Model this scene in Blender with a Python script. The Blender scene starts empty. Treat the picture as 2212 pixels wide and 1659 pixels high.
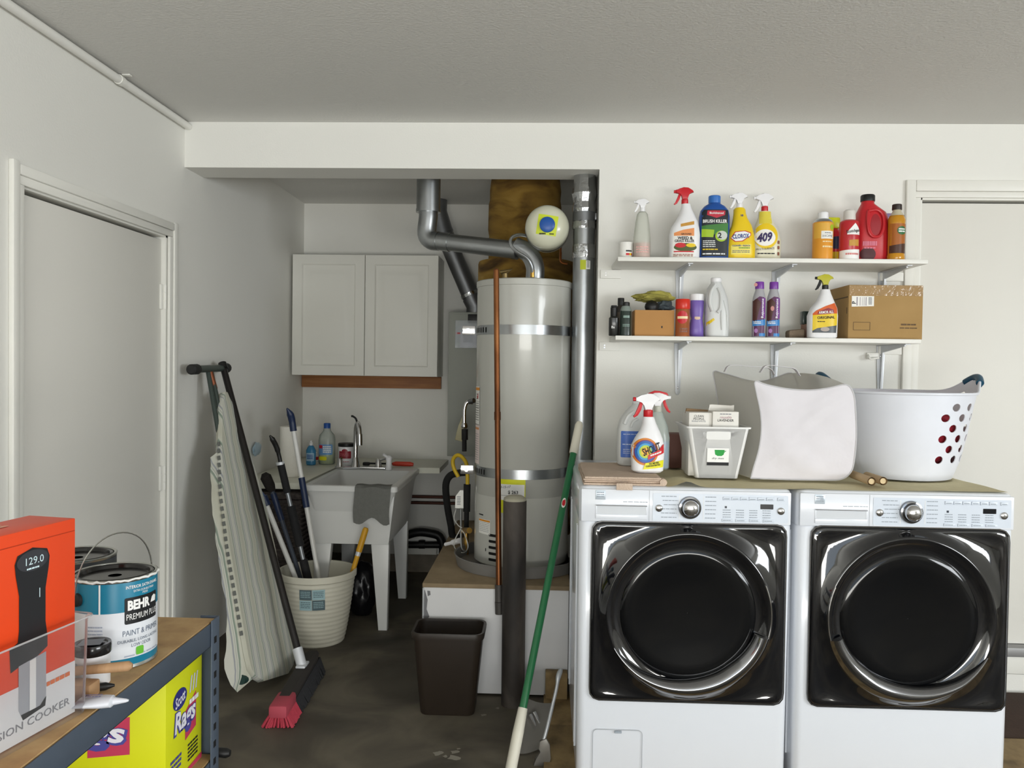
import bpy, bmesh, math, random
from mathutils import Vector, Matrix, noise
random.seed(7)
PI = math.pi
SC = bpy.context.scene
COL = SC.collection
R = math.radians

# ------------------------------------------------------------------ camera, world, lights, exposure
FPX, FW, FH = 1769.4, 2212.0, 1659.0
CAM = Vector((0, 0, 1.3803))
YAW, PIT, ROL = -0.03785, -0.02195, 0.01404
_f = Vector((math.sin(YAW)*math.cos(PIT), math.cos(YAW)*math.cos(PIT), math.sin(PIT)))
_r0 = Vector((math.cos(YAW), -math.sin(YAW), 0)); _u0 = _r0.cross(_f)
_r = math.cos(ROL)*_r0 + math.sin(ROL)*_u0
_u = -math.sin(ROL)*_r0 + math.cos(ROL)*_u0
cam_d = bpy.data.cameras.new('camera'); cam = bpy.data.objects.new('camera', cam_d); COL.objects.link(cam)
cam_d.sensor_fit = 'HORIZONTAL'; cam_d.sensor_width = 36.0; cam_d.lens = 36.0*FPX/FW
cam_d.clip_start = 0.02
cam.matrix_world = Matrix(((_r.x, _u.x, -_f.x, CAM.x), (_r.y, _u.y, -_f.y, CAM.y), (_r.z, _u.z, -_f.z, CAM.z), (0, 0, 0, 1)))
SC.camera = cam
vs = SC.view_settings
vs.view_transform = 'Standard'; vs.look = 'None'; vs.gamma = 1.0; vs.use_curve_mapping = False
vs.exposure = -0.07
SC.display_settings.display_device = 'sRGB'

world = bpy.data.worlds.new('sky'); SC.world = world; world.use_nodes = True
wn = world.node_tree.nodes; wl = world.node_tree.links
bg = wn['Background']
sky = wn.new('ShaderNodeTexSky'); sky.sky_type = 'HOSEK_WILKIE'; sky.turbidity = 3.0
sky.sun_direction = (0.3, 0.4, 0.85)
wl.new(sky.outputs[0], bg.inputs[0]); bg.inputs[1].default_value = 0.5

def area_light(name, loc, target, sx, sy, power, color, spread=180):
    l = bpy.data.lights.new(name, 'AREA'); l.shape = 'RECTANGLE'; l.size = sx; l.size_y = sy
    l.energy = power; l.color = color; l.spread = R(spread)
    o = bpy.data.objects.new(name, l); COL.objects.link(o); o.location = loc
    d = (Vector(target)-Vector(loc)).normalized()
    o.rotation_euler = d.to_track_quat('-Z', 'Y').to_euler()
    return o
# daylight entering by the open garage door behind the camera: sky light falling in and light bounced up off the driveway
area_light('daylight_sky', (0.7, -4.1, 1.35), (0.1, 3.5, 1.2), 4.0, 1.5, 40, (0.80, 0.90, 1.0))
area_light('daylight_driveway', (0.7, -4.1, 0.45), (0.3, 0.0, 3.9), 4.0, 0.8, 200, (1.0, 0.985, 0.93))
# added side light that brightens the left wall; no window is known there
area_light('side_fill', (5.15, -1.6, 1.55), (-1.6, 1.6, 1.7), 2.4, 1.1, 175, (0.93, 0.97, 1.0))

# ------------------------------------------------------------------ helpers
def at(x, y, Y):
    """photo pixel (x, y) on the plane at depth Y -> point in the room"""
    d = _f*FPX + _r*(x-FW/2) - _u*(y-FH/2)
    return CAM + d*(Y/d.y)
def at_z(x, y, z):
    d = _f*FPX + _r*(x-FW/2) - _u*(y-FH/2)
    return CAM + d*((z-CAM.z)/d.z)

def lin(c):
    if isinstance(c, str):
        c = c.lstrip('#'); c = [int(c[i:i+2], 16)/255 for i in (0, 2, 4)]
    return tuple((v/12.92 if v <= 0.04045 else ((v+0.055)/1.055)**2.4) for v in c)

MATS = {}
def mat(name, color, rough=0.6, metal=0.0, var=0.06, scale=8.0, bump=0.0, bscale=60.0, trans=0.0, alpha=1.0, coat=0.0, ior=1.45, spec=0.5):
    if name in MATS: return MATS[name]
    m = bpy.data.materials.new(name); m.use_nodes = True
    nt = m.node_tree; N = nt.nodes; L = nt.links
    b = N['Principled BSDF']
    c = lin(color)
    b.inputs['Roughness'].default_value = rough; b.inputs['Metallic'].default_value = metal
    b.inputs['IOR'].default_value = ior; b.inputs['Specular IOR Level'].default_value = spec
    if trans: b.inputs['Transmission Weight'].default_value = trans
    if alpha < 1: b.inputs['Alpha'].default_value = alpha
    if coat: b.inputs['Coat Weight'].default_value = coat; b.inputs['Coat Roughness'].default_value = 0.05
    tc = N.new('ShaderNodeTexCoord')
    nz = N.new('ShaderNodeTexNoise'); nz.inputs['Scale'].default_value = scale; nz.inputs['Detail'].default_value = 4
    L.new(tc.outputs['Object'], nz.inputs['Vector'])
    mx = N.new('ShaderNodeMix'); mx.data_type = 'RGBA'
    mx.inputs['A'].default_value = (*[v*(1-var) for v in c], 1); mx.inputs['B'].default_value = (*[min(1, v*(1+var)) for v in c], 1)
    L.new(nz.outputs['Fac'], mx.inputs['Factor']); L.new(mx.outputs['Result'], b.inputs['Base Color'])
    if bump:
        n2 = N.new('ShaderNodeTexNoise'); n2.inputs['Scale'].default_value = bscale; n2.inputs['Detail'].default_value = 3
        L.new(tc.outputs['Object'], n2.inputs['Vector'])
        bp = N.new('ShaderNodeBump'); bp.inputs['Strength'].default_value = bump; bp.inputs['Distance'].default_value = 0.004
        L.new(n2.outputs['Fac'], bp.inputs['Height']); L.new(bp.outputs['Normal'], b.inputs['Normal'])
    MATS[name] = m
    return m

def ramp_mat(name, stops, scale=6.0, rough=0.8, bump=0.2, metal=0.0, stretch=(1, 1, 1), detail=8, distort=0.0, kind='noise'):
    """blotchy surface: a noise (or wave) run through a colour ramp"""
    if name in MATS: return MATS[name]
    m = bpy.data.materials.new(name); m.use_nodes = True
    nt = m.node_tree; N = nt.nodes; L = nt.links; b = N['Principled BSDF']
    b.inputs['Roughness'].default_value = rough; b.inputs['Metallic'].default_value = metal
    tc = N.new('ShaderNodeTexCoord'); mp = N.new('ShaderNodeMapping'); mp.inputs['Scale'].default_value = stretch
    L.new(tc.outputs['Object'], mp.inputs['Vector'])
    if kind == 'noise':
        t = N.new('ShaderNodeTexNoise'); t.inputs['Detail'].default_value = detail
        t.inputs['Distortion'].default_value = distort
    else:
        t = N.new('ShaderNodeTexWave'); t.bands_direction = 'X'; t.inputs['Distortion'].default_value = distort
        t.inputs['Detail'].default_value = 2
    t.inputs['Scale'].default_value = scale
    L.new(mp.outputs['Vector'], t.inputs['Vector'])
    cr = N.new('ShaderNodeValToRGB'); e = cr.color_ramp.elements
    while len(e) < len(stops): e.new(0.5)
    for el, (p, c) in zip(e, stops): el.position = p; el.color = (*lin(c), 1)
    L.new(t.outputs['Fac'], cr.inputs['Fac']); L.new(cr.outputs['Color'], b.inputs['Base Color'])
    if bump:
        bp = N.new('ShaderNodeBump'); bp.inputs['Strength'].default_value = bump; bp.inputs['Distance'].default_value = 0.004
        L.new(t.outputs['Fac'], bp.inputs['Height']); L.new(bp.outputs['Normal'], b.inputs['Normal'])
    MATS[name] = m
    return m

def clear_mat(name, tint, amount=0.25, rough=0.1, glow=0.0):
    """thin clear plastic film: mostly see-through, glossy sheen"""
    if name in MATS: return MATS[name]
    m = bpy.data.materials.new(name); m.use_nodes = True
    nt = m.node_tree; N = nt.nodes; L = nt.links; b = N['Principled BSDF']
    b.inputs['Base Color'].default_value = (*lin(tint), 1); b.inputs['Roughness'].default_value = rough
    t = N.new('ShaderNodeBsdfTransparent'); mx = N.new('ShaderNodeMixShader')
    fr = N.new('ShaderNodeLayerWeight'); fr.inputs['Blend'].default_value = 0.25
    ma = N.new('ShaderNodeMath'); ma.operation = 'MAXIMUM'; ma.inputs[1].default_value = amount
    L.new(fr.outputs['Fresnel'], ma.inputs[0]); L.new(ma.outputs[0], mx.inputs[0])
    L.new(t.outputs[0], mx.inputs[1])
    if glow:      # light passing through thin cloth
        tr = N.new('ShaderNodeBsdfTranslucent'); tr.inputs['Color'].default_value = (*lin(tint), 1)
        m2 = N.new('ShaderNodeMixShader'); m2.inputs[0].default_value = glow
        L.new(b.outputs[0], m2.inputs[1]); L.new(tr.outputs[0], m2.inputs[2]); L.new(m2.outputs[0], mx.inputs[2])
    else: L.new(b.outputs[0], mx.inputs[2])
    L.new(mx.outputs[0], N['Material Output'].inputs[0])
    MATS[name] = m
    return m

# --- shapes into a bmesh
def nb(): return bmesh.new()
def box(bm, lo, hi, bevel=0.0, seg=2, M=None):
    r = bmesh.ops.create_cube(bm, size=1.0); v = r['verts']
    lo = Vector(lo); hi = Vector(hi); c = (lo+hi)/2; s = hi-lo
    for p in v: p.co = Vector((p.co.x*s.x, p.co.y*s.y, p.co.z*s.z))+c
    if bevel:
        es = list({e for p in v for e in p.link_edges})
        r2 = bmesh.ops.bevel(bm, geom=es, offset=bevel, segments=seg, profile=0.5, affect='EDGES')
        v = list({p for f in r2['faces'] for p in f.verts} | {p for p in v if p.is_valid})
    if M is not None:
        for p in v: p.co = M @ p.co
    return v
def frame_of(d):
    d = d.normalized(); a = Vector((0, 0, 1)) if abs(d.z) < 0.95 else Vector((1, 0, 0))
    x = d.cross(a).normalized(); y = x.cross(d).normalized()   # right, up-ish
    return x, y
def ring_faces(bm, A, B):
    n = len(A)
    for i in range(n): bm.faces.new((A[i], A[(i+1) % n], B[(i+1) % n], B[i]))
def tube(bm, pts, r, seg=12, caps=True):
    pts = [Vector(p) for p in pts]; n = len(pts)
    rs = r if isinstance(r, (list, tuple)) else [r]*n
    prev = None; rings = []; X = None
    for i, p in enumerate(pts):
        if i == 0: d = pts[1]-p
        elif i == n-1: d = p-pts[i-1]
        else: d = (pts[i+1]-p).normalized()+(p-pts[i-1]).normalized()
        d.normalize()
        if X is None: X, _ = frame_of(d)
        else: X = (X-d*X.dot(d)).normalized()
        Y = d.cross(X)
        rings.append([bm.verts.new(p+(X*math.cos(2*PI*k/seg)+Y*math.sin(2*PI*k/seg))*rs[i]) for k in range(seg)])
    for a, b in zip(rings, rings[1:]): ring_faces(bm, a, b)
    if caps:
        bm.faces.new(list(reversed(rings[0]))); bm.faces.new(rings[-1])
    return rings
def curve_pts(P, n=8):
    """Catmull-Rom through P"""
    P = [Vector(p) for p in P]; out = []
    Q = [P[0]*2-P[1]]+P+[P[-1]*2-P[-2]]
    for i in range(1, len(Q)-2):
        for k in range(n):
            t = k/n; a, b, c, d = Q[i-1], Q[i], Q[i+1], Q[i+2]
            out.append(0.5*((2*b)+(c-a)*t+(2*a-5*b+4*c-d)*t*t+(3*b-a-3*c+d)*t**3))
    out.append(P[-1]); return out
def lathe(bm, prof, c=(0, 0, 0), axis=(0, 0, 1), seg=24, cap0=True, cap1=True):
    c = Vector(c); ax = Vector(axis).normalized(); x, y = frame_of(ax); rings = []
    for r, h in prof:
        r = max(r, 1e-5)
        rings.append([bm.verts.new(c+ax*h+(x*math.cos(2*PI*k/seg)+y*math.sin(2*PI*k/seg))*r) for k in range(seg)])
    for a, b in zip(rings, rings[1:]): ring_faces(bm, a, b)
    if cap0: bm.faces.new(list(reversed(rings[0])))
    if cap1: bm.faces.new(rings[-1])
    return rings
def prism(bm, outline, y0, y1, bevel=0.0, M=None):
    """outline in (x, z), extruded along y"""
    a = [bm.verts.new((p[0], y0, p[1])) for p in outline]; b = [bm.verts.new((p[0], y1, p[1])) for p in outline]
    fs = [bm.faces.new(a), bm.faces.new(list(reversed(b)))]
    n = len(a)
    for i in range(n): fs.append(bm.faces.new((a[i], b[i], b[(i+1) % n], a[(i+1) % n])))
    vs_ = a+b
    if bevel:
        es = list({e for f in fs[:2] for e in f.edges})
        r2 = bmesh.ops.bevel(bm, geom=es, offset=bevel, segments=2, profile=0.5, affect='EDGES', clamp_overlap=True)
        vs_ = list({p for f in r2['faces'] for p in f.verts} | {p for p in vs_ if p.is_valid})
    if M is not None:
        for p in vs_: p.co = M @ p.co
    return vs_
def rrect(x0, z0, x1, z1, r, n=5):
    o = []
    for cx, cz, a0 in ((x1-r, z0+r, -90), (x1-r, z1-r, 0), (x0+r, z1-r, 90), (x0+r, z0+r, 180)):
        for k in range(n+1):
            a = R(a0+90*k/n); o.append((cx+r*math.cos(a), cz+r*math.sin(a)))
    return o
def ell(cx, cz, rx, rz, n=24, a0=0, a1=360):
    return [(cx+rx*math.cos(R(a0+(a1-a0)*k/n)), cz+rz*math.sin(R(a0+(a1-a0)*k/n))) for k in range(n if a1-a0 >= 360 else n+1)]

class Prof:
    """stack of superellipse rings (z, rx, ry[, n[, cx[, cy]]]) - bottles, jugs, cans, bins"""
    def __init__(s, rings): s.r = [tuple(q)+(2.0, 0.0, 0.0)[len(q)-3:] for q in rings]
    def ring(s, q, seg):
        z, rx, ry, n, cx, cy = q; o = []
        for k in range(seg):
            a = 2*PI*(k+0.5)/seg; c, t = math.cos(a), math.sin(a)
            o.append((cx+rx*math.copysign(abs(c)**(2/n), c), cy+ry*math.copysign(abs(t)**(2/n), t), z))
        return o
    def loft(s, bm, seg=24, cap0=True, cap1=True):
        rs = [[bm.verts.new(p) for p in s.ring(q, seg)] for q in s.r]
        for a, b in zip(rs, rs[1:]): ring_faces(bm, a, b)
        if cap0: bm.faces.new(list(reversed(rs[0])))
        if cap1: bm.faces.new(rs[-1])
        return rs
    def lerp(s, z):
        r = s.r
        if z <= r[0][0]: return r[0]
        for a, b in zip(r, r[1:]):
            if a[0] <= z <= b[0] and b[0] > a[0]:
                t = (z-a[0])/(b[0]-a[0]); return tuple(x+(y-x)*t for x, y in zip(a, b))
        return r[-1]
    def front(s, x, z, eps=0.0008):
        _, rx, ry, n, cx, cy = s.lerp(z)
        t = min(1.0, abs((x-cx)/rx)); return Vector((x, cy-ry*(1-t**n)**(1/n)-eps, z))

def flat_map(y=0.0):
    return lambda x, z, e=0.0: Vector((x, y-e, z))
def cyl_map(r, cx=0.0, cy=0.0, ang=0.0):
    """arc length x -> round a vertical cylinder; ang turns the middle (0 = facing -Y)"""
    def f(x, z, e=0.0):
        a = ang+x/r; return Vector((cx+(r+e)*math.sin(a), cy-(r+e)*math.cos(a), z))
    return f
def prof_map(P):
    return lambda x, z, e=0.0: P.front(x, z, 0.0006+e)

def patch(bm, outline, fmap, e=0.0005, step=0.012, zstep=None):
    t = nb()
    vs_ = [t.verts.new((p[0], 0, p[1])) for p in outline]; t.faces.new(vs_)
    xs = [p[0] for p in outline]; zs = [p[1] for p in outline]
    for lo, hi, st, no in ((min(xs), max(xs), step, (1, 0, 0)), (min(zs), max(zs), zstep or step*2, (0, 0, 1))):
        k = int((hi-lo)/st) if st else 0
        for i in range(1, min(k, 40)+1):
            v = lo+(hi-lo)*i/(min(k, 40)+1)
            co = (v, 0, 0) if no[0] else (0, 0, v)
            bmesh.ops.bisect_plane(t, geom=t.verts[:]+t.edges[:]+t.faces[:], plane_co=co, plane_no=no)
    add_mapped(bm, t, fmap, e); t.free()
def add_mapped(bm, t, fmap, e):
    t.verts.index_update(); t.verts.ensure_lookup_table(); new = [bm.verts.new(fmap(v.co.x, v.co.z, e)) for v in t.verts]
    for f in t.faces:
        try:
            g = bm.faces.new([new[v.index] for v in f.verts])
        except ValueError: pass
_txt = {}
def text(bm, s, size, fmap, x=0, z=0, rot=0, e=0.0012, width=None, bold=0.0, shear=0.0, res=2, sy=1.0, height=None):
    key = (s, bold, shear, res)
    if key not in _txt:
        cu = bpy.data.curves.new('t', 'FONT'); cu.body = s; cu.size = 1.0; cu.offset = bold; cu.shear = shear
        cu.resolution_u = res; cu.fill_mode = 'FRONT'; cu.space_line = 0.95
        cu.align_x = 'CENTER'; cu.align_y = 'CENTER'
        o = bpy.data.objects.new('t', cu); COL.objects.link(o)
        dg = bpy.context.evaluated_depsgraph_get(); me = bpy.data.meshes.new_from_object(o.evaluated_get(dg))
        V = [(v.co.x, v.co.y) for v in me.vertices]; Fs = [tuple(p.vertices) for p in me.polygons]
        bpy.data.objects.remove(o); bpy.data.curves.remove(cu); bpy.data.meshes.remove(me)
        if V:
            mx = (min(v[0] for v in V)+max(v[0] for v in V))/2; my = (min(v[1] for v in V)+max(v[1] for v in V))/2
            V = [(a-mx, b-my) for a, b in V]
        _txt[key] = (V, Fs)
    V, Fs = _txt[key]
    if not V: return
    w = max(v[0] for v in V)*2; h = max(v[1] for v in V)*2
    kx = (width/w) if width else size
    kz = (height/h) if height else ((size or kx)*sy)
    c, t = math.cos(R(rot)), math.sin(R(rot))
    nv = []
    for a, b in V:
        a *= kx; b *= kz; nv.append(bm.verts.new(fmap(x+a*c-b*t, z+a*t+b*c, e)))
    for f in Fs:
        try: bm.faces.new([nv[i] for i in f])
        except ValueError: pass
def bars(bm, x0, z0, w, h, rows, fmap, e=0.0012, gap=0.5, seed=0):
    """small print too fine to read: short dashes"""
    rg = random.Random(seed); rh = h/rows
    for i in range(rows):
        x = x0; zt = z0+h-i*rh
        while x < x0+w*0.97:
            l = min(rg.uniform(0.1, 0.3)*w, x0+w-x)
            patch(bm, [(x, zt-rh*(1-gap)), (x+l*0.85, zt-rh*(1-gap)), (x+l*0.85, zt), (x, zt)], fmap, e, step=0.02)
            x += l

# --- objects
WORLD_ROOTS = set()
SMALL_PRINT = ('print', 'post_slot', 'slot', 'paint_chip', 'hinge_slot', 'screw', 'flap_seam')     # marks too fine to pick apart
def root_of(o):
    while o.parent: o = o.parent
    return o
def obj(name, bm, m, parent=None, smooth=True, kind=None, label=None, ang=38, mods=None):
    bmesh.ops.remove_doubles(bm, verts=bm.verts, dist=1e-6)
    bmesh.ops.recalc_face_normals(bm, faces=bm.faces) if smooth != 'keep' else None
    off = None
    if parent is not None:
        rt = root_of(parent)
        if rt.name in WORLD_ROOTS: off = rt.location.copy()
    elif bm.verts:
        xs = [v.co.x for v in bm.verts]; ys = [v.co.y for v in bm.verts]; zs = [v.co.z for v in bm.verts]
        off = Vector(((min(xs)+max(xs))/2, (min(ys)+max(ys))/2, min(zs)))
    if off is not None:
        for v in bm.verts: v.co -= off
    if smooth:
        for f in bm.faces: f.smooth = True
        la = R(ang)
        for e in bm.edges:
            if len(e.link_faces) == 2 and e.calc_face_angle(0) > la: e.smooth = False
    me = bpy.data.meshes.new(name); bm.to_mesh(me); bm.free()
    o = bpy.data.objects.new(name, me); COL.objects.link(o)
    if m is not None: me.materials.append(m)
    if parent is not None: o.parent = parent
    elif off is not None: o.location = off
    if kind: o['kind'] = kind
    elif parent is not None and name in SMALL_PRINT: o['kind'] = 'stuff'
    if label: o['label'] = label
    return o
def thing(name, label, cat, loc=(0, 0, 0), rotz=0.0, group=None, world=False, kind=None):
    o = bpy.data.objects.new(name, None); COL.objects.link(o); o.empty_display_size = 0.05
    o.location = loc; o.rotation_euler = (0, 0, rotz)
    if label: o['label'] = label
    if cat: o['category'] = cat
    if group: o['group'] = group
    if kind: o['kind'] = kind
    if world: WORLD_ROOTS.add(o.name)
    return o
def tag(o, label, cat, group=None):
    o['label'] = label; o['category'] = cat
    if group: o['group'] = group
    return o

# shared materials
M_wall = mat('painted_drywall', '#eae9e3', 0.75, var=0.015, scale=3, bump=0.12, bscale=140)
M_ceil = mat('ceiling_texture', '#dddcd8', 0.9, var=0.02, scale=2, bump=0.5, bscale=90)
M_trim = mat('white_trim_paint', '#e9e8e1', 0.4, var=0.01)
M_door = mat('door_paint', '#e3e1da', 0.5, var=0.01, bump=0.05, bscale=120)
M_white = mat('white_plastic', '#eeeef0', 0.35, var=0.01)
M_enamel = mat('white_enamel', '#e3e7ee', 0.22, var=0.006, coat=0.3)
M_black = mat('black_plastic', '#161616', 0.45, var=0.1)
M_dark = mat('dark_rubber', '#232323', 0.7, var=0.15)
M_chrome = mat('chrome', '#d8d8da', 0.12, metal=1.0, var=0.02)
M_steel = mat('galvanized_steel', '#a9acae', 0.32, metal=1.0, var=0.14, scale=14, bump=0.05, bscale=25)
M_zinc = mat('zinc_bracket', '#d3d6da', 0.4, metal=0.25, var=0.05)
M_red = mat('red_plastic', '#c8202a', 0.35, var=0.04)
M_yellow = mat('yellow_plastic', '#e8c81c', 0.35, var=0.04)
M_blue = mat('blue_plastic', '#2456a4', 0.35, var=0.05)
M_ink = mat('black_ink', '#1c1c20', 0.6, var=0.02)
M_ginkk = mat('grey_ink', '#7d7f86', 0.6, var=0.02)
M_wink = mat('white_ink', '#f4f4f2', 0.5, var=0.01)
M_paper = mat('white_paper_label', '#efeee8', 0.55, var=0.02)
M_gap = mat('dark_gap', '#0d0d0d', 0.9, var=0.1)

# ------------------------------------------------------------------ the setting
XL, XR, D, B, HC, HB, T = -1.601, 0.2314, 3.591, 5.407, 2.44, 2.2403, 0.2
XE, YR = 5.2, -4.2
M_floor = ramp_mat('stained_concrete', [(0.25, '#38352d'), (0.45, '#544e44'), (0.58, '#6b6456'), (0.8, '#857c6c')], scale=2.6, rough=0.75, bump=0.15, detail=10, distort=0.6)
M_stem = ramp_mat('bare_concrete', [(0.3, '#6e675c'), (0.7, '#8f877a')], scale=9, rough=0.9, bump=0.4)
bm = nb(); box(bm, (XL-0.3, YR-6, -0.1), (XE+3, B+0.3, 0.0)); FLOOR = obj('floor', bm, M_floor, kind='structure', label='dark stained bare concrete garage floor')
bm = nb(); box(bm, (XL-0.2, YR, HC), (XE+0.2, B+0.2, HC+0.12)); obj('ceiling', bm, M_ceil, kind='structure', label='flat pale grey textured garage ceiling')
DY0, DY1, DZ = 2.445, 3.437, 1.918       # left door opening
bm = nb()
for lo, hi in (((XL-0.14, YR, 0), (XL, DY0, HC)), ((XL-0.14, DY1, 0), (XL, B+0.14, HC)), ((XL-0.14, DY0, DZ), (XL, DY1, HC))): box(bm, lo, hi)
obj('wall_left', bm, M_wall, kind='structure', label='white painted left wall running back into the alcove')
DX0, DX1, D2Z0, D2Z1 = 1.603, 2.50, 0.10, 2.125    # right door opening
bm = nb()
box(bm, (XL, D, HB), (XR, D+T, HC))
box(bm, (XR, D, 0.0), (DX0, D+T, HC)); box(bm, (DX1, D, 0), (XE, D+T, HC)); box(bm, (DX0, D, D2Z1), (DX1, D+T, HC)); box(bm, (DX0, D, 0), (DX1, D+T, 0.08))
obj('wall_back', bm, M_wall, kind='structure', label='white shelf wall with the header over the alcove opening')
bm = nb(); box(bm, (XL, B, 0.12), (XR+0.2, B+0.14, HC)); obj('wall_alcove', bm, M_wall, kind='structure', label='white wall at the back of the alcove')
bm = nb(); box(bm, (XL, B-0.005, 0), (XR, B+0.14, 0.12)); obj('baseboard_alcove', bm, M_stem, kind='structure', label='bare concrete footing under the alcove wall')
bm = nb(); box(bm, (XR, D+T, 0), (XR+0.14, B, HC)); obj('wall_partition', bm, M_wall, kind='structure', label='right side wall of the alcove')
bm = nb()
for lo, hi in (((XE, YR, 0), (XE+0.14, -2.85, HC)), ((XE, -0.35, 0), (XE+0.14, D, HC)), ((XE, -2.85, 0), (XE+0.14, -0.35, 0.88)), ((XE, -2.85, 2.02), (XE+0.14, -0.35, HC))): box(bm, lo, hi)  # unseen wall; its opening is made up for the added side light
obj('wall_right', bm, M_wall, kind='structure')
bm = nb(); box(bm, (XL, YR-0.14, 0), (-1.35, YR, HC)); box(bm, (2.75, YR-0.14, 0), (XE, YR, HC)); box(bm, (-1.35, YR-0.14, 2.16), (2.75, YR, HC))
obj('wall_rear', bm, M_wall, kind='structure')
# left door
t = thing('door_1', 'flat white side door in the left wall with a dark gap along its top', None, (XL, 2.94, 0), world=True, kind='structure')
bm = nb(); box(bm, (XL-0.065, DY0+0.018, 0.012), (XL-0.022, DY1-0.018, 1.893), 0.002); obj('door_panel', bm, M_door, t)
bm = nb(); box(bm, (XL-0.14, DY0, 0), (XL-0.003, DY0+0.016, DZ)); box(bm, (XL-0.14, DY1-0.016, 0), (XL-0.003, DY1, DZ)); box(bm, (XL-0.14, DY0, DZ-0.014), (XL-0.003, DY1, DZ))
obj('door_jamb', bm, M_trim, t)
bm = nb(); box(bm, (XL-0.10, DY0+0.01, 0.0), (XL-0.068, DY1-0.01, DZ-0.01)); obj('gap_shade', bm, M_gap, t)  # near-black sheet behind the door, painting the shade in its gaps
def casing_bar(bm, a, b, horiz):
    # stepped moulding
    if horiz: box(bm, (XL, a, DZ-0.0075), (XL+0.011, b, DZ+0.0195), 0.002); box(bm, (XL, a, DZ+0.02), (XL+0.018, b, DZ+0.052), 0.004)
    else: pass
bm = nb(); casing_bar(bm, DY0-0.0195, DY1+0.0235, True); obj('casing', bm, M_trim, t)
bm = nb(); box(bm, (XL, DY0-0.02, 0), (XL+0.012, DY0+0.008, DZ-0.008), 0.002); box(bm, (XL, DY0-0.052, 0), (XL+0.018, DY0-0.02, DZ+0.06), 0.004); obj('casing', bm, M_trim, t)
bm = nb(); box(bm, (XL, DY1-0.008, 0), (XL+0.012, DY1+0.024, DZ-0.008), 0.002); box(bm, (XL, DY1+0.024, 0), (XL+0.018, DY1+0.062, DZ+0.056), 0.004); obj('casing', bm, M_trim, t)
for z in (1.60, 0.83):
    bm = nb(); box(bm, (XL-0.022, DY1-0.035, z), (XL-0.012, DY1+0.006, z+0.105), 0.002)
    for k in range(3): lathe(bm, [(0.007, 0), (0.007, 0.03)], (XL-0.008, DY1-0.012, z+0.003+0.035*k), seg=10)
    h = obj('hinge', bm, M_trim, t)
    bm = nb(); box(bm, (XL-0.0125, DY1-0.004, z+0.025), (XL-0.0115, DY1+0.001, z+0.042)); box(bm, (XL-0.0125, DY1-0.004, z+0.066), (XL-0.0115, DY1+0.001, z+0.088)); obj('hinge_slot', bm, M_gap, h)
# right door
t = thing('door_2', 'flat white house door behind the shelves at the right edge', None, (2.05, D, 0), world=True, kind='structure')
bm = nb(); box(bm, (DX0+0.012, D+0.025, 0.205), (DX1-0.012, D+0.07, 2.108), 0.002); obj('door_panel', bm, M_door, t)
bm = nb(); box(bm, (DX0, D+0.001, 0.08), (DX0+0.01, D+T, D2Z1)); box(bm, (DX1-0.01, D+0.001, 0.08), (DX1, D+T, D2Z1)); box(bm, (DX0, D+0.001, D2Z1-0.008), (DX1, D+T, D2Z1)); obj('door_jamb', bm, M_trim, t)
bm = nb(); box(bm, (DX0+0.005, D+0.072, 0.1), (DX1-0.005, D+0.1, D2Z1-0.005)); obj('gap_shade', bm, M_gap, t)  # same dark sheet here: shade of the door gaps put into its colour
for k in (0, 1):
    bm = nb()
    s = 1 if k else -1; x0 = DX1 if k else DX0
    box(bm, (min(x0, x0+s*0.024), D-0.012, 0.08), (max(x0, x0+s*0.024), D, D2Z1), 0.003)
    box(bm, (min(x0+s*0.024, x0+s*0.064), D-0.019, 0.08), (max(x0+s*0.024, x0+s*0.064), D, D2Z1+0.074), 0.005)
    obj('casing', bm, M_trim, t)
bm = nb(); box(bm, (DX0-0.024, D-0.012, D2Z1), (DX1+0.024, D, D2Z1+0.026), 0.003); box(bm, (DX0-0.024, D-0.019, D2Z1+0.026), (DX1+0.024, D, D2Z1+0.074), 0.005); obj('casing', bm, M_trim, t)
bm = nb(); box(bm, (DX0-0.03, D-0.03, 0.164), (DX1+0.03, D+0.12, 0.203), 0.003); obj('threshold', bm, mat('aluminium_sill', '#9c9c9c', 0.5, metal=0.5), t, label='grey metal threshold')
bm = nb(); box(bm, (DX0-0.03, D-0.012, 0.085), (DX1+0.03, D+0.0, 0.164), 0.002); obj('riser_board', bm, M_trim, t)
# ceiling conduit along the left wall
t = thing('electrical_conduit', 'thin painted conduit running along the top of the left wall under the ceiling', 'conduit', (XL+0.02, 1.5, HC-0.03), world=True)
bm = nb(); tube(bm, [(XL+0.019, -2.5, HC-0.022), (XL+0.019, D-0.002, HC-0.022)], 0.015, 14); obj('pipe', bm, M_wall, t)
for y in (0.9, 3.0):
    bm = nb(); tube(bm, [(XL+0.019, y-0.014, HC-0.022), (XL+0.019, y+0.014, HC-0.022)], 0.0185, 14); box(bm, (XL+0.03, y-0.01, HC-0.006), (XL+0.06, y+0.01, HC-0.001), 0.001)
    obj('clamp', bm, M_trim, t)

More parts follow.
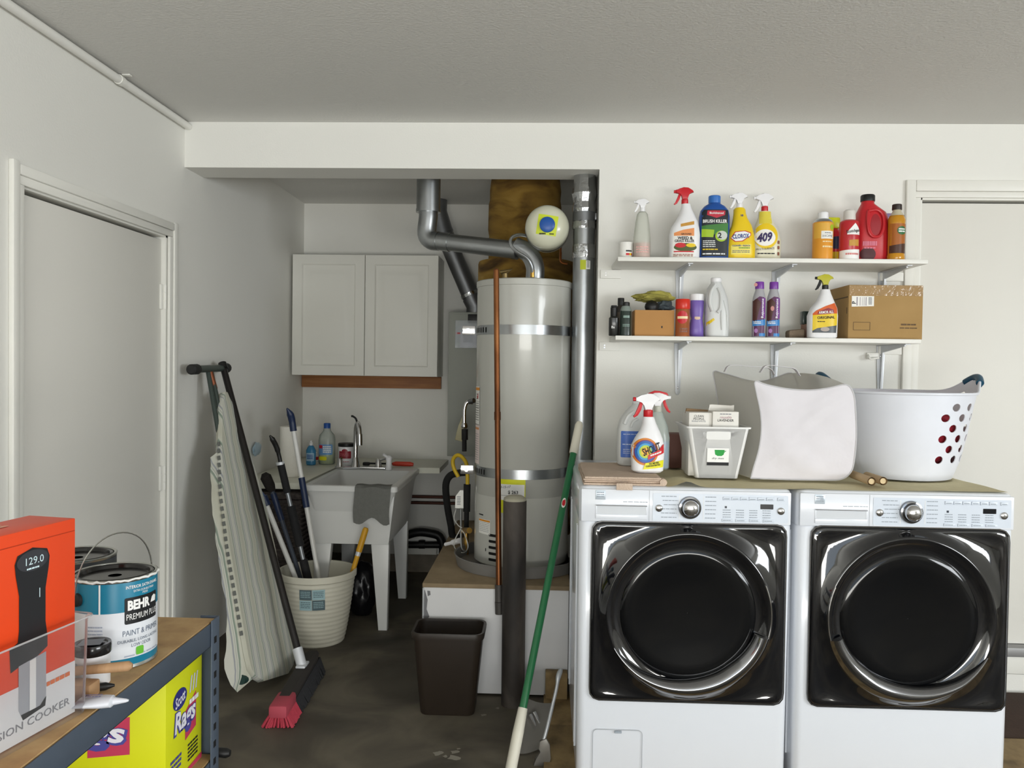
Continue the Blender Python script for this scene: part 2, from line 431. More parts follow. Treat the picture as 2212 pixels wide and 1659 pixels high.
# ------------------------------------------------------------------ the alcove: cabinet, heater, sink
# wall cabinet
M_lam = mat('white_thermofoil', '#e6e5dd', 0.38, var=0.01)
t = thing('wall_cabinet', 'white two-door wall cabinet with raised panels hung over the laundry sink', 'cabinet', (-1.12, 5.26, 1.305), world=True)
cx0, cx1, cz0, cz1, cy = -1.585, -0.664, 1.305, 2.065, 5.11
bm = nb(); box(bm, (cx0, cy+0.02, cz0), (cx1, B-0.001, cz1), 0.001); obj('cabinet_box', bm, M_lam, t)
mid = (cx0+cx1)/2
for a, b in ((cx0+0.001, mid-0.003), (mid+0.003, cx1-0.001)):
    bm = nb()
    loops = [(0, 0.0), (0.002, -0.0), (0.058, 0.0), (0.066, 0.008), (0.085, 0.009), (0.115, 0.001), (0.13, 0.0)]
    prev = None
    z0, z1 = cz0+0.002, cz1-0.002
    back = [bm.verts.new(p) for p in ((a, cy+0.019, z0), (b, cy+0.019, z0), (b, cy+0.019, z1), (a, cy+0.019, z1))]
    prev = back
    for ins, dp in loops:
        cur = [bm.verts.new(p) for p in ((a+ins, cy+dp, z0+ins), (b-ins, cy+dp, z0+ins), (b-ins, cy+dp, z1-ins), (a+ins, cy+dp, z1-ins))]
        ring_faces(bm, prev, cur); prev = cur
    bm.faces.new(prev); bm.faces.new(list(reversed(back)))
    obj('cabinet_door', bm, M_lam, t, ang=20)
M_pine = ramp_mat('stained_pine', [(0.3, '#8a5730'), (0.6, '#a06a3c'), (0.8, '#b27d4c')], scale=5, stretch=(1, 8, 14), rough=0.6, bump=0.1)
bm = nb(); box(bm, (XL+0.003, B-0.04, 1.222), (-0.672, B-0.001, 1.301), 0.002)
tag(obj('ledger_board', bm, M_pine), 'brown pine ledger strip on the wall right under the wall cabinet', 'board')

# pedestal
M_ply = ramp_mat('dusty_plywood', [(0.3, '#76664e'), (0.55, '#8f7d62'), (0.8, '#a08e72')], scale=5, stretch=(1.5, 1, 1.5), rough=0.85, bump=0.04)
M_pw = ramp_mat('chipped_white_board', [(0.0, '#b7b7b5'), (0.3, '#d9d9da'), (1.0, '#e2e2e3')], scale=6, rough=0.7, bump=0.06)
t = thing('heater_platform', 'white boxed platform with a bare plywood top carrying the water heater', 'platform', (-0.19, 4.0, 0), world=True)
PX0, PX1, PY0, PY1, PZ = -0.49, 0.12, 3.385, 4.78, 0.47
bm = nb(); box(bm, (PX0+0.004, PY0, 0.012), (PX1, PY0+0.016, PZ-0.018), 0.001); obj('front_board', bm, M_pw, t)
bm = nb(); box(bm, (PX0+0.004, PY0+0.017, 0.0), (PX0+0.018, PY1, PZ-0.018), 0.001); box(bm, (PX1-0.016, PY0+0.017, 0.0), (PX1, PY1, PZ-0.018), 0.001); box(bm, (PX0+0.02, PY1-0.02, 0), (PX1-0.02, PY1, PZ-0.02)); obj('side_board', bm, M_pw, t)
bm = nb(); box(bm, (PX0, PY0-0.003, PZ-0.018), (PX1+0.004, PY1+0.003, PZ), 0.001); obj('plywood_top', bm, M_ply, t)
bm = nb(); tube(bm, [(PX0+0.004, PY0-0.001, 0.05), (PX0+0.004, PY0-0.001, PZ-0.02)], 0.004, 6); obj('corner_bead', bm, M_zinc, t)
bm = nb()
rg = random.Random(4)
o = [(PX0+0.006, 0.25), (PX0+0.022, 0.27), (PX0+0.016, 0.31), (PX0+0.03, 0.33), (PX0+0.018, 0.36), (PX0+0.022, 0.40), (PX0+0.01, 0.44), (PX0+0.006, 0.44)]
patch(bm, o, flat_map(PY0), 0.0006, step=0); o = [(PX0+0.022, 0.415), (PX0+0.034, 0.42), (PX0+0.032, 0.437), (PX0+0.02, 0.438)]; patch(bm, o, flat_map(PY0), 0.0006, step=0)
obj('paint_chip', bm, mat('bare_metal_chip', '#77777a', 0.7), t, smooth=False)

# water heater
HX, HY, HR = -0.092, 3.783, 0.216
H0, H1 = 0.497, 1.765
M_heater = mat('grey_heater_enamel', '#bbbbb4', 0.24, var=0.015, coat=0.25)
t = thing('water_heater', 'tall grey cylindrical water heater strapped on the boxed platform', 'water heater', (HX, HY, PZ), world=True)
bm = nb(); lathe(bm, [(HR-0.012, H0-0.012), (HR, H0), (HR, H0+0.30), (HR-0.0015, H0+0.302), (HR-0.0015, H0+0.304), (HR, H0+0.306), (HR, H1-0.03), (HR+0.004, H1-0.028), (HR+0.004, H1-0.004), (HR, H1), (HR-0.03, H1+0.004), (0.05, H1+0.006)], (HX, HY, 0), seg=64)
obj('jacket', bm, M_heater, t)
bm = nb(); lathe(bm, [(HR-0.05, PZ+0.006), (HR-0.05, H0-0.01)], (HX, HY, 0), seg=32); obj('base_ring', bm, M_dark, t)
for z in (1.54, 0.905):
    bm = nb(); lathe(bm, [(HR+0.0005, z-0.021), (HR+0.003, z-0.021), (HR+0.003, z+0.021), (HR+0.0005, z+0.021)], (HX, HY, 0), seg=64, cap0=False, cap1=False)
    s_ = obj('strap', bm, M_steel, t)
    bm = nb()
    fm = cyl_map(HR+0.003, HX, HY)
    for k in range(6): patch(bm, rrect(-0.30+0.022*k, z-0.012, -0.293+0.022*k, z+0.012, 0.003, 2), fm, 0.0008)
    obj('slot', bm, M_gap, s_, smooth=False)
    bm = nb(); box(bm, (HX-HR-0.062, HY-0.07, z-0.02), (HX-HR-0.004, HY-0.066, z+0.02), 0.001); box(bm, (HX-HR-0.062, HY-0.07, z-0.02), (HX-HR-0.058, HY-0.02, z+0.02), 0.001)
    lathe(bm, [(0.010, 0), (0.010, 0.008)], (HX-HR-0.035, HY-0.07, z), (0, -1, 0), seg=6)
    tube(bm, [(HX-HR-0.035, HY-0.09, z), (HX-HR-0.035, HY-0.05, z)], 0.005, 8)
    obj('strap_bolt', bm, M_chrome, s_)
fm = cyl_map(HR, HX, HY)
def onh(px, z=None):     # photo column -> arc length on the jacket at mid height
    return HR*math.asin(max(-0.99, min(0.99, (px-1131+(0 if z is None else (1.40-z)*7))/101.5)))
# labels
def hlabel(nm, x0, x1, z0, z1, m):
    bm = nb(); patch(bm, [(x0, z0), (x1, z0), (x1, z1), (x0, z1)], fm, 0.0008, step=0.01, zstep=0); return obj(nm, bm, m, t)
M_orange_l = mat('orange_label', '#e09020', 0.5)
a0, a1 = -HR*R(84), -HR*R(62)
l = hlabel('warning_label', a0, a1, 1.115, 1.285, M_paper)
bm = nb(); patch(bm, [(a0+0.004, 1.268), (a1-0.004, 1.268), (a1-0.004, 1.281), (a0+0.004, 1.281)], fm, 0.0014); obj('label_band', bm, M_orange_l, l)
bm = nb(); bars(bm, a0+0.006, 1.125, a1-a0-0.014, 0.085, 8, fm, 0.0014, 0.75, 3); bars(bm, a0+0.035, 1.222, 0.03, 0.03, 3, fm, 0.0014, 0.7, 5)
for z in (1.217, 1.19): patch(bm, [(a0+0.003, z), (a1-0.003, z), (a1-0.003, z+0.001), (a0+0.003, z+0.001)], fm, 0.0014)
patch(bm, [(a1-0.0025, 1.115), (a1, 1.115), (a1, 1.285), (a1-0.0025, 1.285)], fm, 0.0014)
obj('print', bm, M_ink, l, smooth=False)
bm = nb(); patch(bm, [(a1-0.04, 1.232), (a1-0.02, 1.232), (a1-0.018, 1.258)], fm, 0.0016); obj('flame_symbol', bm, M_red, l)
l = hlabel('instruction_label', a0, a1, 0.935, 1.110, mat('pink_label', '#e6d6d2', 0.5))
bm = nb(); bars(bm, a0+0.006, 0.945, a1-a0-0.014, 0.125, 12, fm, 0.0014, 0.8, 8); obj('print', bm, M_ginkk, l, smooth=False)
bm = nb(); patch(bm, [(a0+0.012, 1.09), (a1-0.006, 1.09), (a1-0.006, 1.1), (a0+0.012, 1.1)], fm, 0.0014); obj('label_band', bm, mat('faded_orange', '#d8935a', 0.5), l)
a0, a1 = -HR*R(63), -HR*R(38)
l = hlabel('lighting_label', a0+0.012, a1, 0.628, 0.694, M_paper)
bm = nb(); patch(bm, [(a0+0.014, 0.684), (a1-0.001, 0.684), (a1-0.001, 0.692), (a0+0.014, 0.692)], fm, 0.0014); obj('label_band', bm, M_orange_l, l)
bm = nb(); bars(bm, a0+0.016, 0.634, a1-a0-0.02, 0.046, 6, fm, 0.0014, 0.8, 9); obj('print', bm, M_ginkk, l, smooth=False)
bm = nb(); bars(bm, a0+0.014, 0.708, 0.035, 0.007, 1, fm, 0.0014, 0.2, 2); obj('print', bm, M_ink, t, smooth=False)
# energy label
a0, a1 = -0.098, 0.022
l = hlabel('energy_label', a0, a1, 0.735, 0.884, mat('yellow_label', '#dfe01e', 0.5))
bm = nb(); patch(bm, [(a0+0.005, 0.792), (a1-0.004, 0.792), (a1-0.004, 0.862), (a0+0.005, 0.862)], fm, 0.0014, step=0.01, zstep=0); w_ = obj('label_panel', bm, M_wink, l)
bm = nb(); text(bm, '$ 263', 0.02, fm, x=-0.032, z=0.827, e=0.002, bold=0.02); text(bm, '3-15-17', 0.015, fm, x=-0.066, z=0.85, e=0.002, rot=6, shear=0.3)
for z in (0.812,): patch(bm, [(a0+0.008, z), (a1-0.008, z), (a1-0.008, z+0.0012), (a0+0.008, z+0.0012)], fm, 0.002)
bars(bm, -0.05, 0.798, 0.035, 0.006, 1, fm, 0.002, 0.4, 4)
obj('print', bm, M_ink, w_, smooth=False)
bm = nb()
for k in range(5): patch(bm, rrect(-0.150, 0.515+k*0.027, -0.086, 0.527+k*0.027, 0.004, 3), fm, 0.0008)
obj('vent_slot', bm, M_gap, t)
bm = nb(); patch(bm, rrect(-0.172, 0.553, -0.166, 0.567, 0.002, 2), fm, 0.001); obj('latch', bm, M_dark, t)
bm = nb(); lathe(bm, [(0.05, H1+0.003), (0.075, H1+0.006), (0.075, H1+0.012), (0.05, H1+0.014)], (HX+0.03, HY, 0), seg=24); obj('draft_hood', bm, mat('rusty_cap', '#5c4030', 0.7), t)
bm = nb(); tube(bm, [(HX-0.085, HY-0.10, H1), (HX-0.085, HY-0.10, H1+0.03)], 0.013, 10); tube(bm, [(HX-0.085, HY-0.10, H1+0.028), (HX-0.06, HY-0.11, H1+0.045), (HX-0.105, HY-0.10, H1+0.035)], 0.010, 8); obj('relief_valve', bm, mat('old_brass', '#8d7a52', 0.4, metal=0.8), t)
# drain pan
bm = nb(); pr = 0.298
lathe(bm, [(pr-0.01, PZ+0.001), (pr, PZ+0.05), (pr+0.004, PZ+0.052), (pr+0.002, PZ+0.054), (pr-0.004, PZ+0.05), (pr-0.013, PZ+0.005), (0.02, PZ+0.005)], (HX-0.005, HY-0.02, 0), seg=48)
for v in bm.verts: v.co.x = min(v.co.x, PX1+0.005)
tag(obj('drain_pan', bm, mat('dull_aluminium_pan', '#8b8986', 0.55, metal=0.4, var=0.1)), 'round shallow grey drain pan under the water heater', 'pan')
# flue pipe
t = thing('flue_pipe', 'shiny metal flue pipe elbowing from the heater top up to the ceiling', 'pipe', (-0.05, HY, H1), world=True)
F = [(-0.045, HY, H1+0.012), (-0.045, HY, 1.84), (-0.075, HY+0.005, 1.90), (-0.14, HY+0.015, 1.935)]
bm = nb(); tube(bm, curve_pts(F, 5), 0.043, 18); obj('elbow', bm, M_steel, t)
V = (-0.535, 3.95)
A = at(1112, 540, 3.80); Bp = at(948, 521, 3.93)
bm = nb(); tube(bm, [A, Bp], 0.041, 20); obj('flue_run', bm, M_steel, t)
bm = nb(); tube(bm, [A-(A-Bp)*0.02, A+(A-Bp).normalized()*0.015], 0.0435, 20); obj('collar', bm, M_steel, t)
bm = nb(); d_ = (Bp-A).normalized(); tube(bm, [Bp-d_*0.06, Bp-d_*0.0], 0.0440, 20); obj('collar', bm, M_steel, t)
tp = at(925, 470, 3.95); tp2 = at(926, 440, 3.95)
bm = nb(); tube(bm, curve_pts([Bp, Bp+d_*0.04, at(922, 505, 3.95), tp, at(925, 455, 3.95)], 4), 0.046, 20); obj('elbow', bm, M_steel, t)
bm = nb(); tube(bm, [(tp.x, 3.95, at(925, 460, 3.95).z), (tp.x, 3.95, 2.18)], 0.047, 20); obj('flue_rise', bm, M_steel, t)
bm = nb(); tube(bm, [(tp.x, 3.95, 2.12), (tp.x, 3.95, HC-0.001)], 0.058, 20); tube(bm, [(tp.x, 3.95, 2.115), (tp.x, 3.95, 2.13)], 0.06, 20); obj('flue_jacket', bm, M_steel, t)
# old insulated column behind
M_ins = ramp_mat('old_fibreglass_wrap', [(0.22, '#241a10'), (0.4, '#6d5021'), (0.55, '#9a7833'), (0.8, '#b8974e')], scale=4, stretch=(1, 1, 2.2), rough=0.95, bump=0.9, distort=0.8)
t = thing('insulated_duct', 'grubby yellow fibreglass-wrapped duct column rising behind the water heater', 'duct', (-0.115, 4.62, 0.0), world=True)
rg = random.Random(2)
bm = nb(); lathe(bm, [(0.205, 1.93), (0.203, 2.0), (0.205, 2.08), (0.2, 2.1), (0.206, 2.14), (0.204, 2.28), (0.197, 2.31), (0.2, 2.36), (0.19, HC-0.002)], (-0.115, 4.62, 0), seg=40)
for v in bm.verts: v.co += Vector((rg.uniform(-1, 1), rg.uniform(-1, 1), 0))*0.003
obj('wrap', bm, M_ins, t)
bm = nb(); lathe(bm, [(0.265, PZ+0.004), (0.265, 1.93), (0.26, 1.945), (0.2, 1.95)], (-0.10, 4.50, 0), seg=40); obj('plenum', bm, M_ins, t)
# expansion tank
E_ = at(1182, 490, 3.66)
M_tank = mat('ivory_tank', '#d8d8c2', 0.25, var=0.01, coat=0.3)
t = thing('expansion_tank', 'round ivory expansion tank with a blue disc on a yellow sticker', 'tank', tuple(E_), world=True)
bm = nb(); r_ = 0.098
lathe(bm, [(0.012, -0.052), (0.04, -0.049), (0.065, -0.040), (0.085, -0.024), (0.096, -0.002), (r_, 0.015), (r_, 0.13), (0.09, 0.165), (0.06, 0.19), (0.02, 0.2)], E_, (0, 1, 0), seg=40)
obj('shell', bm, M_tank, t)
bm = nb(); lathe(bm, [(r_+0.001, 0.06), (r_+0.002, 0.062), (r_+0.002, 0.08), (r_+0.001, 0.082)], E_, (0, 1, 0), seg=40, cap0=False, cap1=False); obj('seam', bm, M_steel, t)
def dome(x, z, e=0.0):
    rr = math.hypot(x, z); pts = [(0.0, -0.0525), (0.012, -0.052), (0.04, -0.049), (0.065, -0.040), (0.085, -0.024)]
    h = pts[-1][1]
    for (r0, h0), (r1, h1) in zip(pts, pts[1:]):
        if r0 <= rr <= r1: h = h0+(h1-h0)*(rr-r0)/(r1-r0); break
    return E_+Vector((x, h-0.0012-e, z))
bm = nb(); c_, s_ = math.cos(R(-8)), math.sin(R(-8)); q = 0.044
patch(bm, [(x*c_-z*s_, x*s_+z*c_) for x, z in ((-q, -q), (q, -q), (q, q), (-q, q))], dome, 0, step=0.012, zstep=0.012); l = obj('sticker', bm, mat('lime_sticker', '#d3e03a', 0.5), t)
bm = nb(); bars(bm, -0.035, -0.043, 0.03, 0.008, 1, dome, 0.001, 0.2, 3); bars(bm, 0.01, -0.043, 0.02, 0.006, 1, dome, 0.001, 0.2, 5); obj('print', bm, M_ink, l, smooth=False)
bm = nb(); lathe(bm, [(0.034, -0.0505), (0.034, -0.062), (0.03, -0.065), (0.006, -0.066)], E_, (0, 1, 0), seg=28); obj('valve_cap', bm, M_blue, t)
bm = nb(); tube(bm, curve_pts([at(1140, 510, 3.74), at(1122, 507, 3.72), at(1106, 513, 3.70), at(1103, 527, 3.69), at(1115, 543, 3.69), at(1138, 558, 3.70), at(1148, 575, 3.71), at(1150, 592, 3.72)], 6), 0.0075, 8)
o = obj('braided_hose', bm, M_steel, t)
bm = nb(); tube(bm, [at(1150, 583, 3.72), at(1150, 599, 3.72)], 0.0095, 8); obj('hose_nut', bm, mat('brass', '#b8924c', 0.3, metal=1.0), t)
bm = nb(); tube(bm, curve_pts([at(1211, 545, 3.9), at(1211, 562, 3.9), at(1216, 568, 3.9), at(1226, 570, 3.9)], 4), 0.006, 8); tube(bm, [at(1211, 548, 3.9), at(1211, 500, 3.9)], 0.005, 8); obj('copper_stub', bm, mat('copper', '#a8683c', 0.35, metal=1.0), t)
# silver dryer duct
t = thing('dryer_duct', 'tall silver sheet-metal duct standing against the right jamb of the alcove', 'duct', (0.176, 3.74, 0.6), world=True)
DX, DYc, dr = 0.1755, 3.72, 0.0495
bm = nb(); tube(bm, [(DX, DYc, 0.78), (DX, DYc, 2.02)], dr, 28); obj('duct_pipe', bm, M_steel, t)
bm = nb(); tube(bm, curve_pts([(DX, DYc, 0.79), (DX, DYc, 0.70), (DX+0.02, 3.56, 0.60), (DX+0.12, 3.493, 0.55), (0.9, 3.493, 0.45)], 6), 0.046, 16); obj('flexible_elbow', bm, M_steel, t)
M_foil = mat('crinkled_foil', '#c4c6c8', 0.18, metal=1.0, var=0.1, bump=1.0, bscale=38)
rg = random.Random(5)
bm = nb(); lathe(bm, [(0.0505, 2.0), (0.053, 2.01), (0.050, 2.06), (0.055, 2.09), (0.05, 2.12), (0.056, 2.16), (0.05, 2.2), (0.052, HC-0.002)], (DX, DYc+0.0, 0), seg=24)
for v in bm.verts: v.co += Vector((rg.uniform(-1, 1), rg.uniform(-1, 1), 0))*0.0025
obj('foil_joint', bm, M_foil, t, ang=12)
bm = nb(); lathe(bm, [(0.0505, 1.87), (0.051, 1.88), (0.051, 1.92), (0.0505, 1.93)], (DX, DYc, 0), seg=24, cap0=False, cap1=False)
for v in bm.verts: v.co += Vector((rg.uniform(-1, 1), rg.uniform(-1, 1), 0))*0.0012
obj('foil_tape', bm, M_foil, t, ang=12)
bm = nb(); tube(bm, [(DX, DYc, 2.035), (DX, DYc, 2.075)], 0.0535, 24); box(bm, (DX+0.045, DYc-0.03, 2.04), (DX+0.055, DYc-0.012, 2.07), 0.002); obj('hose_clamp', bm, mat('dull_zinc_band', '#85878a', 0.45, metal=0.9), t)
fmd = cyl_map(dr, DX, DYc)
bm = nb(); patch(bm, [(-0.018, 1.815), (0.008, 1.815), (0.008, 1.858), (-0.018, 1.858)], fmd, 0.0006); l = obj('price_sticker', bm, mat('lime_sticker2', '#c8d22a', 0.5), t)
bm = nb(); patch(bm, [(0.008, 1.817), (0.028, 1.817), (0.028, 1.855), (0.008, 1.855)], fmd, 0.0006); l2 = obj('price_sticker', bm, M_paper, t)
bm = nb(); bars(bm, 0.012, 1.822, 0.012, 0.03, 5, fmd, 0.0012, 0.4, 1); obj('print', bm, M_ginkk, l2, smooth=False)
# furnace behind
M_furn = mat('grey_green_cabinet_paint', '#a9aca4', 0.5, var=0.02)
t = thing('wall_furnace', 'grey metal wall furnace cabinet half hidden behind the water heater', 'furnace', (-0.3, 5.2, 0.8), world=True)
bm = nb(); box(bm, (-0.60, 5.15, 0.805), (0.05, B-0.001, 1.715), 0.004); obj('cabinet_box', bm, M_furn, t)
bm = nb(); box(bm, (-0.59, 5.143, 0.815), (0.04, 5.149, 1.70), 0.002); obj('door', bm, M_furn, t)
bm = nb(); p = at(1011, 679, 5.14); box(bm, (p.x, 5.13, p.z-0.055), (p.x+0.09, 5.142, p.z), 0.002); obj('nameplate', bm, M_black, t)
t2 = thing('document_pouch', 'clear plastic pouch of papers hanging on the grey furnace cabinet', 'pouch', tuple(at(1005, 755, 5.13)), world=True)
a_, b_ = at(984, 692, 5.13), at(1030, 752, 5.13)
bm = nb(); rg = random.Random(3); box(bm, (a_.x, 5.13, b_.z), (b_.x, 5.139, a_.z)); bmesh.ops.subdivide_edges(bm, edges=bm.edges[:], cuts=6, use_grid_fill=True)
for v in bm.verts: v.co.y -= rg.uniform(0, 0.004)
obj('pouch_film', bm, clear_mat('pouch_plastic', '#e8eef2', 0.35, 0.15), t2)
a2, b2 = at(994, 714, 5.13), at(1030, 752, 5.13)
bm = nb(); box(bm, (a2.x, 5.132, b2.z+0.004), (b2.x-0.004, 5.1365, a2.z)); pp = obj('papers', bm, mat('pale_papers', '#d8d8e2', 0.7), t2)
bm = nb(); bars(bm, a2.x+0.02, b2.z+0.03, 0.06, 0.05, 4, flat_map(5.132), 0.0006, 0.5, 7); obj('print', bm, M_ginkk, pp, smooth=False)
bm = nb(); a3 = at(984, 718, 5.13); box(bm, (a3.x, 5.128, a3.z-0.01), (a3.x+0.03, 5.1295, a3.z)); obj('zip_tab', bm, M_red, t2)
# furnace vent: diagonal
t = thing('furnace_vent', 'dull metal vent pipe slanting down behind the flue to the furnace top', 'pipe', (-0.5, 5.28, 1.72), world=True)
P1 = at(1024, 655, 5.26); P2 = at(957, 497, 5.26); P3 = at(945, 458, 5.26)
M_dsteel = mat('dull_steel', '#85878a', 0.4, metal=0.9, var=0.15)
bm = nb(); tube(bm, [P1, P2], 0.058, 18); obj('slanted_run', bm, M_dsteel, t)
bm = nb(); tube(bm, [(P1.x+0.012, 5.26, 1.716), (P1.x+0.012, 5.26, P1.z-0.02), P1+(P2-P1)*0.08], 0.062, 18); obj('bottom_elbow', bm, M_dsteel, t)
bm = nb(); tube(bm, [P2+(P1-P2)*0.05, P2, (P3.x, 5.26, P3.z), (P3.x, 5.26, HC-0.002)], 0.062, 18); obj('top_elbow', bm, M_dsteel, t)
bm = nb(); tube(bm, [P1+(P2-P1)*0.1, P1+(P2-P1)*0.14], 0.064, 18); obj('joint_band', bm, M_foil, t)

# pipes and hoses left of the heater
M_foam = mat('black_pipe_foam', '#161616', 0.85, bump=0.2)
bm = nb(); tube(bm, curve_pts([at(1012, 1020, 4.25), at(990, 1022, 4.25), at(972, 1028, 4.25), at(963, 1048, 4.25), at(966, 1090, 4.27), at(974, 1135, 4.3), at(980, 1160, 4.3), (-0.40, 4.32, PZ+0.0)], 6), 0.0185, 12)
tag(obj('insulated_pipe', bm, M_foam), 'black foam-wrapped pipe bending out beside the water heater', 'pipe')
t = thing('gas_flex_line', 'yellow flexible gas line looping over beside the heater strap', 'hose', tuple(at(1008, 1060, 3.95)), world=True)
bm = nb(); tube(bm, curve_pts([at(990, 1030, 3.98), at(980, 1010, 3.98), at(979, 992, 3.98), at(990, 983, 3.97), at(1003, 993, 3.96), at(1009, 1010, 3.95), at(1010, 1050, 3.95)], 6), 0.0095, 10); obj('flex_tube', bm, mat('gas_yellow', '#c9a81e', 0.45), t)
bm = nb(); tube(bm, [at(1009, 1046, 3.95), at(1008, 1105, 3.95)], 0.017, 12); tube(bm, [at(1008, 1105, 3.95), at(1007, 1160, 3.95)], 0.012, 12); obj('black_iron_drop', bm, M_foam, t)
bm = nb(); tube(bm, [at(998, 1146, 3.90), at(1014, 1146, 3.80)], 0.014, 10); tube(bm, [at(1007, 1140, 3.9), at(1007, 1200, 3.9)], 0.012, 10); obj('brass_valve', bm, mat('brass', '#b8924c', 0.3, metal=1.0), t)
t = thing('hang_tag', 'white folded instruction tag hung on the gas pipe by the heater', 'tag', tuple(at(992, 1098, 3.93)), world=True)
a_ = [at(x, y, 3.93) for x, y in ((983, 1098), (1001, 1098), (1001, 1059), (994, 1059), (984, 1072))]
bm = nb(); prism(bm, [(p.x, p.z) for p in a_], 3.93, 3.934); o = obj('card', bm, M_paper, t)
bm = nb(); a1_ = at(987, 1092, 3.93); bars(bm, a1_.x, a1_.z, 0.018, 0.045, 6, flat_map(3.93), 0.0006, 0.5, 7); obj('print', bm, M_ginkk, o, smooth=False)
t = thing('igniter_wires', 'thin looped igniter and thermocouple wires at the foot of the heater', 'wires', tuple(at(990, 1190, 3.85)), world=True)
bm = nb(); tube(bm, curve_pts([at(985, 1100, 3.9), at(981, 1120, 3.88), at(990, 1135, 3.86), at(998, 1140, 3.85)], 6), 0.0025, 6); tube(bm, curve_pts([at(995, 1142, 3.85), at(983, 1165, 3.85), at(981, 1180, 3.85), at(990, 1191, 3.85), at(1004, 1193, 3.83), at(1011, 1180, 3.80), at(1004, 1155, 3.83), at(997, 1145, 3.85)], 6), 0.0025, 6)
obj('wire', bm, mat('grey_wire', '#b9b9b4', 0.4), t)
bm = nb(); tube(bm, curve_pts([at(996, 1100, 3.9), at(996, 1140, 3.87), at(997, 1180, 3.85), at(1003, 1190, 3.84), at(1008, 1193, 3.82)], 6), 0.005, 8); obj('pilot_tube', bm, M_steel, t)
bm = nb(); tube(bm, [at(962, 1176, 4.0), at(978, 1172, 3.97)], 0.009, 10); tube(bm, [at(978, 1172, 3.97), at(993, 1168, 3.93)], 0.014, 10)
tag(obj('drain_valve', bm, M_white), 'white plastic drain valve pointing left from the heater base', 'valve')
t = thing('hose_valve', 'chrome hose valve with dark insulated stem in front of the furnace', 'valve', tuple(at(1005, 975, 4.6)), world=True)
bm = nb(); tube(bm, curve_pts([at(1022, 870, 4.6), at(1012, 868, 4.6), at(1006, 874, 4.6), at(1003, 890, 4.6), at(1003, 925, 4.6)], 5), 0.011, 10); lathe(bm, [(0.016, 0), (0.02, 0.012), (0.014, 0.03)], at(1003, 925, 4.6), seg=12); obj('chrome_bend', bm, M_chrome, t)
bm = nb(); tube(bm, [at(1004, 927, 4.6), at(1004, 950, 4.6)], 0.018, 12); tube(bm, [at(1003, 950, 4.6), at(1003, 975, 4.6)], 0.013, 12); obj('stem', bm, M_dark, t)
bm = nb(); tube(bm, [at(1024, 865, 4.58), at(1014, 868, 4.6)], 0.014, 10); obj('valve_body', bm, M_dsteel, t)
bm = nb(); pl = [at(x, y, 4.75) for x, y in ((982, 950), (1000, 955), (1004, 905), (1000, 895), (990, 920))]
prism(bm, [(p.x, p.z) for p in pl], 4.75, 4.77, 0.004); tag(obj('plastic_bag', bm, mat('yellowed_plastic', '#c9c39d', 0.5)), 'small yellowed plastic bag hanging behind the hose valve', 'bag')
# wall pipes low on the alcove wall
M_cu = mat('dull_copper_pipe', '#5c3a30', 0.45, metal=0.6)
for z in (0.506, 0.466):
    bm = nb(); tube(bm, [(-0.92, B-0.025, z), (-0.50, B-0.025, z)], 0.010, 10); tube(bm, [(-0.92, B-0.025, z), (-0.92, B+0.02, z)], 0.010, 10)
    tag(obj('water_line', bm, M_cu), ('upper' if z > 0.49 else 'lower')+' of two brown copper lines on the wall right of the sink', 'pipe')
t = thing('drain_pipe', 'black plastic drain pipes running low along the alcove wall', 'pipe', (-0.75, B-0.08, 0.0), world=True)
bm = nb(); tube(bm, curve_pts([at(862, 1162, 5.33), at(900, 1150, 5.33), at(930, 1152, 5.33), at(950, 1160, 5.33), at(957, 1185, 5.33), at(957, 1215, 5.33)], 5), 0.028, 14); obj('upper_run', bm, M_black, t)
bm = nb(); tube(bm, [at(862, 1177, 5.33), at(955, 1177, 5.33)], 0.022, 14); tube(bm, [at(905, 1176, 5.33), at(918, 1176, 5.33)], 0.028, 14); obj('lower_run', bm, M_black, t)
bm = nb(); tube(bm, [at(957, 1190, 5.33), (at(957, 1190, 5.33).x, 5.33, 0.0)], 0.028, 14); obj('shade_upright', bm, M_black, t)  # black upright added where there is only shade beside the platform
bm = nb(); p = at(866, 1190, 5.36); box(bm, (p.x-0.45, 5.365, 0.125), (at(943, 1190, 5.36).x, B-0.001, 0.245), 0.003)
tag(obj('wall_board', bm, M_trim), 'white board along the foot of the wall below the black pipes', 'board')

# counter ledge
M_lamc = mat('cream_laminate', '#dcdccd', 0.4, var=0.02)
bm = nb()
o = [(XL+0.001, 4.22), (-1.245, 4.22), (-1.245, 4.945), (-0.62, 4.945), (-0.62, B-0.001), (XL+0.001, B-0.001)]
prism(bm, [(x, y) for x, y in o], 0.0, 0.034, 0.004, M=Matrix(((1, 0, 0, 0), (0, 0, 1, 0), (0, 1, 0, 0.72), (0, 0, 0, 1))))
tag(obj('ledge_counter', bm, M_lamc), 'cream L-shaped ledge counter around the left and back of the sink', 'counter')
